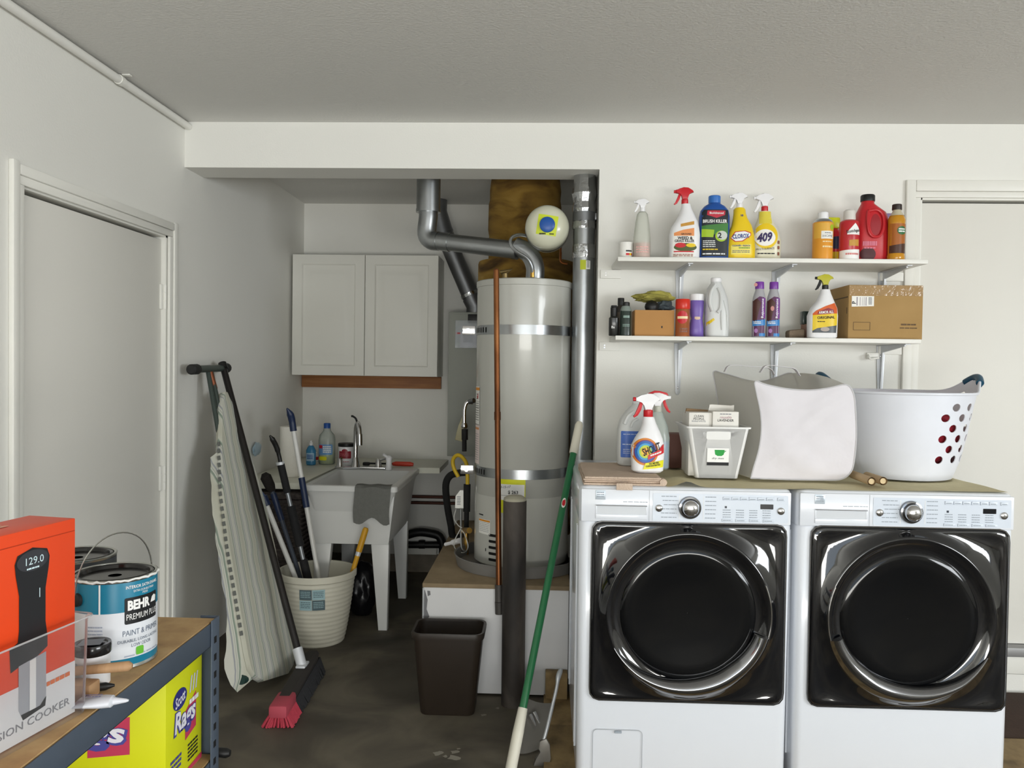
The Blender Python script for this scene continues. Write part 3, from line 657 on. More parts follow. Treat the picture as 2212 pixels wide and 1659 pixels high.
# laundry sink
M_sink = mat('white_sink_plastic', '#dfe0de', 0.35, var=0.02, scale=3)
t = thing('laundry_sink', 'white plastic utility sink on four tapered legs in the alcove', 'sink', (-0.98, 4.5, 0), world=True)
sx0, sx1, sy0, sy1, rz = -1.225, -0.735, 4.14, 4.90, 0.755
def rr_ring(bm, x0, x1, y0, y1, z, r, n=4): return [bm.verts.new((a, b, z)) for a, b in rrect(x0, y0, x1, y1, r, n)]
bm = nb()
rings = [rr_ring(bm, sx0+0.055, sx1-0.055, sy0+0.055, sy1-0.06, 0.45, 0.03), rr_ring(bm, sx0+0.02, sx1-0.02, sy0+0.025, sy1-0.03, 0.69, 0.03), rr_ring(bm, sx0+0.012, sx1-0.012, sy0+0.012, sy1-0.012, 0.725, 0.02), rr_ring(bm, sx0, sx1, sy0, sy1, 0.727, 0.02),
         rr_ring(bm, sx0, sx1, sy0, sy1, rz-0.004, 0.02), rr_ring(bm, sx0+0.004, sx1-0.004, sy0+0.004, sy1-0.004, rz, 0.02), rr_ring(bm, sx0+0.035, sx1-0.035, sy0+0.03, sy1-0.12, rz, 0.03), rr_ring(bm, sx0+0.04, sx1-0.04, sy0+0.035, sy1-0.125, rz-0.008, 0.03), rr_ring(bm, sx0+0.085, sx1-0.085, sy0+0.085, sy1-0.15, 0.475, 0.04)]
for a, b in zip(rings, rings[1:]): ring_faces(bm, a, b)
bm.faces.new(rings[-1]); bm.faces.new(list(reversed(rings[0])))
obj('basin', bm, M_sink, t)
# apron that comes down in front between the legs
bm = nb()
fr = [(sx0+0.02, 0.70), (sx1-0.02, 0.70), (sx1-0.048, 0.45), (sx0+0.048, 0.45)]
prism(bm, fr, sy0+0.034, sy0+0.05, 0.003); obj('front_apron', bm, M_sink, t)
for ix, iy in ((0, 0), (1, 0), (0, 1), (1, 1)):
    bm = nb(); xo = sx1-0.048 if ix else sx0+0.048; s = -1 if ix else 1
    y_ = sy0+0.045 if iy == 0 else sy1-0.13; dy = 0.0
    o = [(xo, 0.46), (xo+s*0.095, 0.46), (xo+s*0.052, 0.0), (xo+s*0.006, 0.0)]
    prism(bm, o, y_, y_+0.05, 0.005); obj('leg', bm, M_sink, t)
# faucet
fx = at(780, 1018, 4.80).x; fz = rz
t = thing('faucet', 'chrome gooseneck faucet with pull-down spout at the back of the sink', 'faucet', (fx, 4.82, fz), world=True)
bm = nb(); prism(bm, rrect(fx-0.16, 4.79, fx+0.16, 4.845, 0.025), 0, 0.014, 0.003, M=Matrix(((1, 0, 0, 0), (0, 0, 1, 0), (0, 1, 0, fz+0.0005), (0, 0, 0, 1)))); obj('deck_plate', bm, M_chrome, t)
sp = at(768, 1015, 4.82).x
bm = nb(); tube(bm, curve_pts([(sp, 4.82, fz+0.012), (sp, 4.82, fz+0.04), (sp, 4.82, fz+0.18), (sp+0.004, 4.812, fz+0.245), (sp+0.018, 4.785, fz+0.275), (sp+0.035, 4.75, fz+0.25), (sp+0.042, 4.735, fz+0.20)], 6), 0.014, 14); lathe(bm, [(0.03, 0), (0.026, 0.01), (0.018, 0.05), (0.014, 0.06)], (sp, 4.82, fz+0.012), seg=18); obj('spout', bm, M_chrome, t)
bm = nb(); tube(bm, [(sp+0.041, 4.737, fz+0.215), (sp+0.044, 4.73, fz+0.150)], 0.017, 14); obj('spray_head', bm, M_chrome, t)
bm = nb(); tube(bm, curve_pts([(sp+0.012, 4.80, fz+0.268), (sp+0.004, 4.80, fz+0.30), (sp-0.015, 4.80, fz+0.315), (sp-0.024, 4.80, fz+0.315)], 5), [0.006]*16, 8); obj('spray_lever', bm, M_dark, t)
for dx in (-0.13, 0.10):
    bm = nb(); lathe(bm, [(0.024, 0.012), (0.018, 0.03), (0.016, 0.055), (0.012, 0.062)], (fx+dx, 4.815, fz), seg=14); tube(bm, [(fx+dx, 4.815, fz+0.055), (fx+dx+0.045*(1 if dx > 0 else 0.3), 4.80, fz+0.066)], 0.007, 8); obj('tap_handle', bm, M_chrome, t)
p = at(840, 1012, 4.80)
bm = nb(); lathe(bm, [(0.02, 0.0), (0.016, 0.05), (0.02, 0.075), (0.008, 0.085)], (p.x, 4.80, fz+0.001), seg=14); tube(bm, [(p.x, 4.80, fz+0.07), (p.x-0.03, 4.78, fz+0.095)], 0.008, 8)
tag(obj('soap_dispenser', bm, M_white), 'white soap pump on the sink rim right of the faucet', 'dispenser')
# rag on the sink
rg = random.Random(9); bm = nb(); g = []
xa, xb = at(765, 1060, sy0-0.006).x, at(843, 1060, sy0-0.006).x
NX, NZ = 12, 18
for j in range(NZ+1):
    row = []
    for i in range(NX+1):
        u, v = i/NX, j/NZ; ln = 0.185+0.014*math.sin(u*9)-0.03*u*(0.5+0.5*math.sin(u*5)); s = v*(0.06+ln)
        if s < 0.06: y, z = sy0+0.06-s, rz+0.004+0.002*math.sin(u*13)
        else: y, z = sy0-0.007-0.006*abs(math.sin(u*8+v*2))-0.003*u, rz+0.001-(s-0.06)
        row.append(bm.verts.new((xa+(xb-xa)*u+0.004*math.sin(v*6), y, z)))
    g.append(row)
for j in range(NZ):
    for i in range(NX): bm.faces.new((g[j][i], g[j][i+1], g[j+1][i+1], g[j+1][i]))
r_ = bmesh.ops.solidify(bm, geom=bm.faces[:], thickness=0.003)
tag(obj('grey_rag', bm, mat('grey_terry', '#737470', 0.95, var=0.15, scale=60, bump=0.6, bscale=300)), 'grey rag draped over the front rim of the laundry sink', 'rag')
# things on the ledge and sink
LZ = 0.7545
p = at(706, 1008, 5.05)
PB = Prof([(0, .046, .046, 2.4), (0.006, .05, .05, 2.4), (0.06, .05, .05, 2.4), (0.15, .05, .05, 2.4), (0.18, .046, .046, 2.2), (0.205, .025, .025, 2), (0.225, .02, .02, 2)])
t = thing('detergent_bottle', 'clear bottle of lime-green soap with blue cap left of the faucet', 'bottle', (p.x, 5.05, LZ+0.0005))
bm = nb(); PB.loft(bm); obj('bottle_body', bm, clear_mat('clear_bottle_plastic', '#cfd9d2', 0.45, 0.15), t)
bm = nb(); Prof([(0.004, .043, .043, 2.4), (0.008, .046, .046, 2.4), (0.07, .046, .046, 2.4)]).loft(bm); obj('liquid', bm, mat('lime_soap', '#b7c81e', 0.2), t)
bm = nb(); patch(bm, rrect(-.043, .06, .043, .125, .006), prof_map(PB), 0.001); l = obj('label', bm, mat('blue_soap_label', '#6f9ccc', 0.4), t)
bm = nb(); patch(bm, rrect(-.04, .026, .012, .05, .008), prof_map(PB), 0.0014); obj('label', bm, mat('bright_yellow', '#e6e020', 0.4), t)
bm = nb(); patch(bm, rrect(-.038, .1, -.016, .12, .002), prof_map(PB), 0.002); obj('print', bm, M_red, l)
bm = nb(); bars(bm, -0.012, .07, .05, .045, 4, prof_map(PB), .002, .4, 6); obj('print', bm, M_wink, l, smooth=False)
bm = nb(); lathe(bm, [(.021, .222), (.021, .25), (.018, .254)], seg=20); obj('cap', bm, M_blue, t)
p = at(665, 1012, 4.95)
P2_ = Prof([(0, .026, .02), (0.004, .03, .024), (0.09, .03, .024), (0.11, .02, .018), (0.12, .012, .012)])
t = thing('dish_soap_bottle', 'small blue dish soap bottle beside the paper towel roll', 'bottle', (p.x+0.01, 4.98, LZ+0.0005))
bm = nb(); P2_.loft(bm); obj('bottle_body', bm, mat('teal_soap', '#3f87b4', 0.25), t)
bm = nb(); lathe(bm, [(.012, .119), (.012, .135), (.006, .138), (.006, .15)], seg=14); obj('cap', bm, M_white, t)
bm = nb(); patch(bm, rrect(-.024, .025, .024, .075, .004), prof_map(P2_), .001); l = obj('label', bm, mat('pale_blue_label', '#9fc4dc', 0.4), t)
bm = nb(); bars(bm, -.018, .035, .036, .03, 3, prof_map(P2_), .002, .4, 6); obj('print', bm, M_blue, l, smooth=False)
p = at(680, 1006, 5.15)
t = thing('small_jar', 'tiny white jar with a red band behind the blue soap bottle', 'jar', (p.x, 5.15, LZ+0.0005))
bm = nb(); lathe(bm, [(.02, 0), (.022, .004), (.022, .04), (.016, .05), (.016, .058)], seg=18); obj('jar_body', bm, M_white, t)
bm = nb(); lathe(bm, [(.0225, .012), (.0225, .032)], seg=18, cap0=False, cap1=False); obj('band', bm, M_red, t)
p = at(748, 1015, 5.0)
t = thing('canister', 'white canister with maroon label and black lid behind the faucet', 'canister', (p.x, 5.0, LZ+0.0005))
bm = nb(); lathe(bm, [(.044, 0), (.047, .003), (.049, .115), (.046, .118)], seg=28); obj('can_body', bm, M_white, t)
bm = nb(); patch(bm, rrect(-.04, .045, .04, .09, .004), cyl_map(.048), .0014); l = obj('label', bm, mat('maroon_label', '#8e2230', 0.4), t)
bm = nb(); patch(bm, ell(0, .092, .018, .012, 14), cyl_map(.048), .0012); obj('label_crest', bm, mat('maroon_label', '#8e2230', 0.4), l)
bm = nb(); bars(bm, -.03, .055, .06, .02, 2, cyl_map(.048), .002, .5, 6); bars(bm, -.03, .02, .06, .008, 1, cyl_map(.0475), .002, .5, 6); obj('print', bm, mat('maroon_print', '#b8636a', .5), l, smooth=False)
bm = nb(); lathe(bm, [(.05, .116), (.051, .118), (.051, .134), (.047, .137)], seg=28); obj('lid', bm, M_black, t)
p = at(627, 1040, 4.47)
t = thing('paper_towel_roll', 'white paper towel roll standing on the ledge at the left wall', 'paper towel roll', (p.x, 4.47, LZ+0.0005))
bm = nb(); lathe(bm, [(.02, .0), (.056, 0), (.057, .003), (.057, .272), (.055, .275), (.02, .275), (.019, .27), (.019, .004)], seg=32, cap0=False, cap1=False); obj('paper', bm, mat('tissue_paper', '#e9e6dc', 0.95, bump=0.4, bscale=120), t)
bm = nb(); lathe(bm, [(.0195, .001), (.0195, .274)], seg=20, cap0=False, cap1=False); obj('core', bm, mat('cardboard_core', '#9a8468', 0.9), t)
# scraper on the ledge
t = thing('scraper', 'red-handled scraper lying on the back ledge right of the faucet', 'tool', tuple(at(840, 1006, 4.97)), world=True)
zz = LZ+0.015
xa, xm, xb = at(786, 1005, 4.98).x, at(848, 1005, 4.98).x, at(893, 1005, 4.98).x
bm = nb(); tube(bm, [(xm, 4.98, zz), (xm+0.02, 4.98, zz+0.002), (xb-0.02, 4.98, zz+0.001), (xb, 4.98, zz-0.001)], [0.010, 0.0145, 0.0145, 0.010], 12); obj('handle', bm, mat('red_orange_handle', '#c8402c', 0.4), t)
bm = nb(); box(bm, (xa+0.03, 4.972, zz-0.004), (xm+0.003, 4.988, zz+0.006), 0.002); box(bm, (xa-0.005, 4.965, zz-0.012), (xa+0.035, 4.995, zz+0.008), 0.004); obj('blade', bm, M_dark, t)
# pale blue bag on the left wall
bm = nb(); c0 = at(545, 970, 4.49); bmesh.ops.create_icosphere(bm, subdivisions=3, radius=1.0)
for v in bm.verts:
    n_ = noise.noise(v.co*2.3)*0.35+noise.noise(v.co*6)*0.12
    v.co = Vector((XL+0.016+v.co.x*(0.0125), c0.y+v.co.y*0.06*(1+n_), c0.z+v.co.z*0.036*(1+n_)))
tag(obj('blue_plastic_wrap', bm, mat('pale_blue_film', '#a9bfcc', 0.3, var=0.12, scale=30)), 'crumpled pale blue plastic wrap stuck on the left wall', 'plastic wrap')
# woven hamper under the ledge
t = thing('wicker_hamper', 'dark woven hamper under the ledge behind the brooms', 'hamper', (-1.42, 4.5, 0), world=True)
M_wick = ramp_mat('dark_wicker', [(0.3, '#2b2523'), (0.6, '#4a423e'), (0.9, '#5e5550')], scale=9, rough=0.8, bump=0.5, stretch=(6, 6, 14))
bm = nb(); box(bm, (XL+0.015, 4.26, 0.0), (-1.262, 4.70, 0.66), 0.015); obj('basket_body', bm, M_wick, t)
bm = nb()
for k in range(26):
    z = 0.02+k*0.0245
    tube(bm, [(XL+0.013, 4.257, z), (-1.262, 4.257, z), (-1.258, 4.262, z), (-1.258, 4.68, z)], 0.0075, 6)
obj('weave', bm, M_wick, t, kind='stuff')
bm = nb(); box(bm, (XL+0.01, 4.25, 0.661), (-1.255, 4.71, 0.70), 0.008); obj('lid', bm, M_wick, t)
# black bag under the sink
bm = nb(); c0 = Vector((at(783, 1300, 4.45).x, 4.46, 0)); bmesh.ops.create_icosphere(bm, subdivisions=4, radius=1.0)
for v in bm.verts:
    n_ = noise.noise(v.co*2.0)*0.25+noise.noise(v.co*7)*0.08
    z = v.co.z; s_ = 0.085*(1+n_)*(1.0 if z < 0.3 else 1.0-0.25*(z-0.3))
    v.co = Vector((c0.x+v.co.x*s_, c0.y+v.co.y*s_, max(0.001, 0.14+z*0.155*(1+n_*0.3))))
tag(obj('trash_bag', bm, mat('black_bag_plastic', '#121215', 0.3, bump=0.5, bscale=30)), 'lumpy black plastic bag on the floor under the laundry sink', 'bag')

# ------------------------------------------------------------------ tools leaning in the alcove
# white ribbed planter bin
t = thing('ribbed_planter', 'cream ribbed plastic planter used as a bin for brushes', 'planter', (-1.112, 4.03, 0))
M_cream = mat('cream_plastic', '#d9d6c6', 0.5, var=0.02)
pr_ = []
H_ = 0.355
for k in range(61):
    z = k/60*H_*0.9; r0 = 0.133+0.052*(z/(H_*0.9))**0.75; pr_.append((r0+0.0013*math.sin(k*PI/2), z))
pr_ += [(0.188, H_*0.905), (0.193, H_*0.915), (0.194, H_*0.985), (0.190, H_), (0.182, H_*0.995), (0.180, H_*0.93), (0.128, 0.02), (0.0, 0.02)]
bm = nb(); lathe(bm, pr_, seg=48); obj('bin_body', bm, M_cream, t)
def binmap(x, z, e=0.0):
    r0 = 0.133+0.052*(z/(H_*0.9))**0.75+0.003; a = R(8)+x/r0
    return Vector(((r0+e)*math.sin(a), -(r0+e)*math.cos(a), z))
M_st = (mat('slate_sticker', '#5c7076', 0.5), mat('aqua_sticker', '#a6c6cc', 0.5))
for i in range(2):
    for j in range(2):
        x0, z0 = -0.062+i*0.062, 0.195+j*0.052
        bm = nb(); patch(bm, [(x0, z0), (x0+0.06, z0), (x0+0.06, z0+0.05), (x0, z0+0.05)], binmap, 0.0004); l = obj('sticker', bm, M_st[(i+j+1) % 2], t)
        bm = nb(); bars(bm, x0+0.006, z0+0.008, 0.048, 0.034, 4, binmap, 0.0012, 0.6, i*3+j); obj('print', bm, M_st[(i+j) % 2], l, smooth=False)
M_foamg = mat('foam_grip', '#1b1b1d', 0.8, bump=0.4, bscale=80)
M_alum = mat('white_coated_pole', '#dcdcd8', 0.3)
M_gpole = mat('grey_pole', '#8e9296', 0.35, metal=0.6)
M_navy = mat('navy_plastic', '#1d2c4c', 0.4)
def lean(p0, p1):   # parameterised point on the stick
    p0, p1 = Vector(p0), Vector(p1)
    return lambda s: p0+(p1-p0)*s
# long white snow brush with blue scraper tip
t = thing('snow_brush', 'white snow brush with navy grip and curved navy scraper tip in the planter', 'snow brush', (-1.1, 4.05, 0.03), world=True)
g = lean((-1.06, 4.03, 0.06), at(633, 925, 4.10))
bm = nb(); tube(bm, [g(0), g(1)], 0.012, 12); obj('pole', bm, M_alum, t)
bm = nb(); tube(bm, [g(0.60), g(0.75)], 0.0165, 12); obj('grip', bm, M_navy, t)
bm = nb(); tube(bm, curve_pts([g(0.985), at(631, 910, 4.10), at(627, 895, 4.09), at(620, 882, 4.07)], 5), [0.017]*6+[0.018]*5+[0.016, 0.013, 0.010, 0.007, 0.004], 10); obj('scraper_tip', bm, M_navy, t)
# black snow brush
t = thing('snow_brush', 'black-handled snow brush with foam grips and curved black tip in the planter', 'snow brush', (-1.1, 4.0, 0.03), world=True)
g = lean((-1.09, 4.0, 0.06), at(606, 1000, 4.02))
bm = nb(); tube(bm, [g(0), g(1)], 0.011, 12); obj('pole', bm, M_gpole, t)
for a, b, r_ in ((0.82, 1.0, 0.0185), (0.05, 0.42, 0.021), (0.5, 0.74, 0.022)):
    bm = nb(); tube(bm, [g(a), g(b)], r_, 12); obj('foam_grip', bm, M_foamg, t)
bm = nb(); tube(bm, curve_pts([g(1.0), at(603, 985, 4.02), at(597, 965, 4.01), at(588, 948, 3.99), at(583, 941, 3.98)], 5), [0.010]*8+[0.013]*8+[0.010, 0.008, 0.007, 0.006, 0.005], 10); obj('scraper_tip', bm, M_black, t)
bm = nb(); tube(bm, [at(605, 998, 4.02), at(606, 1004, 4.02)], 0.0205, 12); obj('ring', bm, M_zinc, t)
# white pole with blue collar
t = thing('extension_pole', 'white extension pole with navy tip and collar leaning in the planter', 'pole', (-1.2, 3.96, 0.03), world=True)
g = lean((-1.10, 3.99, 0.05), at(572, 1082, 3.93))
bm = nb(); tube(bm, [g(0), g(1.02)], 0.0125, 12); obj('pole', bm, M_alum, t)
bm = nb(); tube(bm, [g(0.965), g(1.035)], 0.021, 14); obj('collar', bm, M_navy, t)
bm = nb(); tube(bm, [g(1.03), at(560, 1063, 3.92), at(548, 1033, 3.91)], [0.013, 0.013, 0.006], 12); obj('tip', bm, mat('blue_grey_tip', '#4b5f86', 0.4), t)
# dark brush behind
t = thing('dusting_brush', 'dark bristle brush on a grey pole behind the white extension pole', 'brush', (-1.2, 4.1, 0.03), world=True)
g = lean((-1.13, 4.08, 0.05), at(588, 1060, 4.1))
bm = nb(); tube(bm, [g(0), g(1)], 0.011, 12); obj('pole', bm, mat('dull_blue_grey', '#464e5c', 0.5), t)
bm = nb(); tube(bm, [g(0.78), g(0.98)], 0.016, 12); obj('grip', bm, M_navy, t)
bm = nb(); q0, q1 = at(589, 1062, 4.1), at(570, 1022, 4.1); rg = random.Random(3)
tube(bm, [q0, q0+(q1-q0)*0.3, q0+(q1-q0)*0.8, q1], [0.016, 0.026, 0.028, 0.012], 10)
obj('brush_head', bm, mat('dark_bristle', '#26221f', 0.95, bump=1.0, bscale=150), t)
# yellow handled stick
t = thing('yellow_handle_tool', 'tool with a yellow wooden handle leaning out of the planter toward the sink', 'tool', (-0.95, 4.0, 0.1), world=True)
g = lean((-1.02, 4.03, 0.06), at(791, 1140, 4.08))
bm = nb(); tube(bm, [g(0.15), g(0.72)], 0.0125, 12); tube(bm, [g(0.76), g(0.98), g(1)], [0.0155, 0.0155, 0.011], 12); obj('handle', bm, mat('yellow_paint_wood', '#d09a1e', 0.45), t)
bm = nb(); tube(bm, [g(0.72), g(0.76)], 0.0135, 12); obj('ferrule', bm, M_zinc, t)
bm = nb(); tube(bm, [g(0.0), g(0.15)], 0.02, 10); obj('tool_head', bm, M_dark, t)

# ironing board leaning on the left wall
B0, B1 = Vector((-1.135, 3.44, 0.03)), Vector((-1.49, 3.765, 1.235))
ax = (B1-B0).normalized(); wy = (Vector((0, 1, 0))-ax*ax.y).normalized(); nx = wy.cross(ax).normalized()
if nx.x < 0: nx = -nx
# turn the face a little toward the camera
rotm = Matrix.Rotation(R(-9), 3, ax); wy = rotm @ wy; nx = rotm @ nx
L_ = (B1-B0).length
IB = thing('ironing_board', 'folded ironing board in a striped cover leaning on the left wall', 'ironing board', tuple(B0))
IB.matrix_world = Matrix(((wy.x, ax.x, nx.x, B0.x), (wy.y, ax.y, nx.y, B0.y), (wy.z, ax.z, nx.z, B0.z), (0, 0, 0, 1)))
def hw(t_):
    P_ = [(0, .10), (.02, .15), (.06, .178), (.12, .185), (.55, .185), (.8, .165), (1.0, .12), (1.15, .075), (1.24, .05), (1.27, .03), (L_, .012)]
    for (a, b), (c, d) in zip(P_, P_[1:]):
        if a <= t_ <= c: return b+(d-b)*(t_-a)/(c-a)
    return P_[-1][1]
M_cov = ramp_mat('striped_cover', [(0.0, '#b9b8a8'), (0.30, '#c3c3b6'), (0.36, '#8f9a8c'), (0.46, '#7f8d80'), (0.52, '#cfcfc4'), (0.6, '#a4a79e'), (0.68, '#cacabd'), (0.8, '#8b8e96'), (0.86, '#c5c5ba')], scale=3.6, rough=0.95, bump=0.08, kind='wave', distort=0.4)
bm = nb(); rings = []
N_ = 44
for k in range(N_+1):
    t_ = L_*k/N_; h = hw(t_); th = 0.016
    ring = []
    wv = 0.003*math.sin(t_*23)+0.002*math.sin(t_*57)
    for x, z in ((-h-.004, 0), (-h+.004, th), (-h*.6, th+.003), (0, th+.004+wv), (h*.6, th+.003), (h-.004, th), (h+.004, 0), (h-.004, -th), (0, -th-.002), (-h+.004, -th)):
        ring.append(bm.verts.new((x, t_, z)))
    rings.append(ring)
for a, b in zip(rings, rings[1:]): ring_faces(bm, a, b)
bm.faces.new(rings[0]); bm.faces.new(list(reversed(rings[-1])))
obj('cover', bm, M_cov, IB, ang=50)
# gathered hem hanging off the near edge
bm = nb(); g_ = []; rg = random.Random(8)
for k in range(31):
    t_ = 0.02+0.98*k/30; h = hw(t_); row = []
    drop = 0.034+0.05*max(0, 1-abs(t_-0.10)/0.22)+0.002*math.sin(k*2.1)
    for j in range(5):
        s = j/4
        row.append(bm.verts.new((-h-0.002-drop*s*0.55+0.0012*math.sin(k*1.7+j)*s, t_-0.02*s-0.015*s*max(0, 1-t_/0.3), -0.004-drop*s*0.8+0.002*math.sin(k*1.3)*s)))
    g_.append(row)
for a, b in zip(g_, g_[1:]):
    for j in range(4): bm.faces.new((a[j], a[j+1], b[j+1], b[j]))
bmesh.ops.solidify(bm, geom=bm.faces[:], thickness=0.003)
obj('cover_hem', bm, M_cov, IB, ang=60)
bm = nb()
for k in range(26):
    t_ = 0.2+k*0.033; h = hw(t_)
    box(bm, (-h-0.008, t_, 0.0), (-h-0.002, t_+0.018, 0.012))
obj('hem_stitching', bm, mat('grey_stitch', '#6e706c', 0.9), IB, kind='stuff')
M_leg = mat('dark_green_enamel', '#3b4540', 0.4)
BT = L_+0.062
inv = IB.matrix_world.inverted(); f0_, f1_ = inv @ at(416, 798, 3.54), inv @ at(488, 795, 3.90); fd_ = (f1_-f0_).normalized()
bm = nb(); tube(bm, [f0_, f1_], 0.0165, 14); obj('foot_bar', bm, M_leg, IB)
for a_, b_ in ((f0_-fd_*.02, f0_+fd_*.05), (f1_-fd_*.03, f1_+fd_*.02)):
    bm = nb(); tube(bm, [a_, a_+fd_*.008, b_-fd_*.008, b_], [0.017, 0.0235, 0.0235, 0.018], 14); obj('rubber_cap', bm, M_dark, IB)
fm_ = inv @ at(452, 797, 3.72)
for s in (-0.045, 0.045):
    bm = nb(); tube(bm, [(s, 0.12, -0.032), (fm_.x+s*0.3, fm_.y-0.01, fm_.z)], 0.0105, 10); obj('leg', bm, M_leg, IB)
bm = nb(); pa_ = Vector((-0.02, L_-0.10, -0.012)); tube(bm, [pa_+(fm_-pa_)*.55, pa_+(fm_-pa_)*.93], 0.0125, 12); o = obj('leg_sleeve', bm, mat('copper_brown_sleeve', '#8d5236', 0.35, metal=0.5), IB, label='brown sticker sleeve below the foot bar')
bm = nb(); tube(bm, [pa_, pa_+(fm_-pa_)*.56], 0.0105, 12); obj('chrome_leg', bm, M_chrome, IB)
bm = nb(); tube(bm, [(-0.15, 0.03, -0.03), (0.12, 0.03, -0.03)], 0.012, 10); obj('foot_bar', bm, M_leg, IB)
bm = nb(); tube(bm, [(-0.19, 0.03, -0.03), (-0.145, 0.03, -0.03)], 0.02, 12); obj('rubber_foot', bm, mat('green_rubber_foot', '#1f3b36', 0.6), IB)

# push broom
t = thing('push_broom', 'push broom with long black handle and dark head with red bristles on the floor', 'broom', (-1.0, 3.55, 0), world=True)
hA, hB = at_z(601, 1540, 0.055), at_z(676, 1415, 0.075)
hd = (hB-hA).normalized(); hs = Vector((hd.y, -hd.x, 0))
def hm(l, s, z): return hA+hd*l+hs*s+Vector((0, 0, z))
Lh = (hB-hA).length
bm = nb(); rings = []
for k in range(15):
    l = Lh*k/14; e = 1.0 if 0 < k < 14 else 0.8
    rings.append([bm.verts.new(hm(l, s*e, z*e)) for s, z in ((-.03, -.01), (.03, -.01), (.034, .012), (.02, .028), (-.02, .028), (-.034, .012))])
for a, b in zip(rings, rings[1:]): ring_faces(bm, a, b)
bm.faces.new(rings[0]); bm.faces.new(list(reversed(rings[-1])))
obj('broom_block', bm, mat('dark_wood_block', '#34302d', 0.8), t)
M_rb = mat('red_bristle', '#b23a4a', 0.85, var=0.2, scale=60, bump=0.6, bscale=200); M_kb = mat('black_bristle', '#2a2a2c', 0.95, var=0.2, bump=0.8, bscale=200)
rg = random.Random(12)
for nm, l0, l1, m_ in (('end_bristles', 0.0, 0.13, M_rb), ('bristles', 0.13, Lh, M_kb)):
    bm = nb()
    nl = int((l1-l0)/0.007)
    for i in range(nl):
        for j in range(9):
            l = l0+(i+0.5)*0.007; s = -0.030+j*0.0075
            a = hm(l, s, -0.008); fl_ = Vector((a.x, a.y, 0.002))+hs*(s*0.9+rg.uniform(-.004, .004))+hd*(rg.uniform(-.005, .005)-(0.012 if l < 0.02 else 0))
            tube(bm, [a, fl_], [0.0045, 0.005], 4)
    obj(nm, bm, m_, t, kind='stuff')
bm = nb(); box(bm, (-.012, -.036, -.02), (0.135, .036, .031), 0.012, M=Matrix(((hd.x, hs.x, 0, hA.x), (hd.y, hs.y, 0, hA.y), (0, 0, 1, hA.z), (0, 0, 0, 1)))); obj('end_cap', bm, mat('red_end_cap', '#b04654', 0.7), t)
hp = hm(Lh*0.66, 0, 0.02); ht = at(482, 792, 3.86)
bm = nb(); tube(bm, [hm(Lh*0.66, 0, 0.02), ht], 0.0155, 12); obj('handle', bm, mat('black_painted_handle', '#1d1a19', 0.35), t)
bm = nb(); tube(bm, [ht-(ht-hp).normalized()*0.012, ht+(ht-hp).normalized()*0.02], [0.021, 0.019], 12); obj('handle_cap', bm, M_black, t)
bm = nb(); tube(bm, [hm(Lh*0.66, 0, 0.02), hm(Lh*0.66, 0, 0.02)+(ht-hp).normalized()*0.085], 0.0215, 12); box(bm, tuple(hm(Lh*.66, 0, .035)-Vector((.02, .035, .006))), tuple(hm(Lh*.66, 0, .035)+Vector((.02, .035, .004))), 0.003); obj('handle_bracket', bm, M_zinc, t)

# copper pipe, bollard, wastebasket
M_copper = ramp_mat('tarnished_copper', [(0.3, '#4a2e1e'), (0.52, '#7d4e2f'), (0.72, '#a56f45')], scale=6, stretch=(1, 1, 0.5), rough=0.42, bump=0.0, metal=0.9)
t = thing('copper_pipe', 'long tarnished copper pipe leaning in front of the water heater', 'pipe', tuple(at(1080, 1318, 3.36)), world=True)
c0, c1 = at(1078, 1300, 3.357), at(1072, 584, 3.50)
bm = nb(); tube(bm, [c0, c1], 0.0122, 14); tube(bm, [c1, c1+Vector((0, 0, 0.006)), c1+Vector((0, 0, 0.009))], [0.0122, 0.009, 0.003], 14); obj('pipe', bm, M_copper, t)
bm = nb(); tube(bm, [c0+(c1-c0)*0.54, c0+(c1-c0)*0.565], 0.0142, 14); obj('coupling', bm, M_copper, t)
bm = nb(); tube(bm, [c0+(c1-c0)*0.05, c0], 0.0165, 12); tube(bm, [c0, c0-Vector((-.002, 0, .05))], 0.0175, 12); obj('end_fitting', bm, mat('dirty_lead', '#4f4c49', 0.6, metal=0.4), t)
M_rust = ramp_mat('rusty_steel_pipe', [(0.3, '#1c1917'), (0.47, '#38322e'), (0.6, '#554e48'), (0.74, '#9a978e')], scale=5.5, stretch=(1, 1, 0.45), rough=0.7, bump=0.2, distort=0.5)
t = thing('steel_bollard', 'dark rusty round steel bollard standing in front of the heater platform', 'bollard', (-0.095, 3.315, 0), world=True)
bp = at(1108, 1500, 3.315)
bm = nb(); tube(bm, [(bp.x, 3.315, 0), (bp.x-0.003, 3.315, 0.835)], 0.0475, 28); obj('post', bm, M_rust, t)
bm = nb(); lathe(bm, [(0.0465, 0.835), (0.045, 0.845), (0.03, 0.854), (0.005, 0.858)], (bp.x-0.003, 3.315, 0), seg=28); obj('mortar_cap', bm, mat('pale_mortar', '#a9a593', 0.95, bump=0.6, bscale=80), t)
t = thing('wastebasket', 'empty dark brown plastic wastebasket on the concrete floor', 'wastebasket', (-0.36, 3.255, 0))
M_brown = mat('brown_plastic', '#2b231c', 0.45, var=0.1, scale=20)
def rrl(bm, hx, hy, z, r): return [bm.verts.new((x, y, z)) for x, y in rrect(-hx, -hy, hx, hy, r, 5)]
bm = nb(); rings = [rrl(bm, .105, .068, 0.0, .03), rrl(bm, .108, .071, 0.006, .03), rrl(bm, .136, .094, 0.305, .035), rrl(bm, .143, .101, 0.307, .04), rrl(bm, .145, .103, 0.325, .04), rrl(bm, .143, .101, 0.332, .04), rrl(bm, .134, .092, 0.331, .035), rrl(bm, .132, .09, 0.30, .035), rrl(bm, .103, .066, 0.012, .03)]
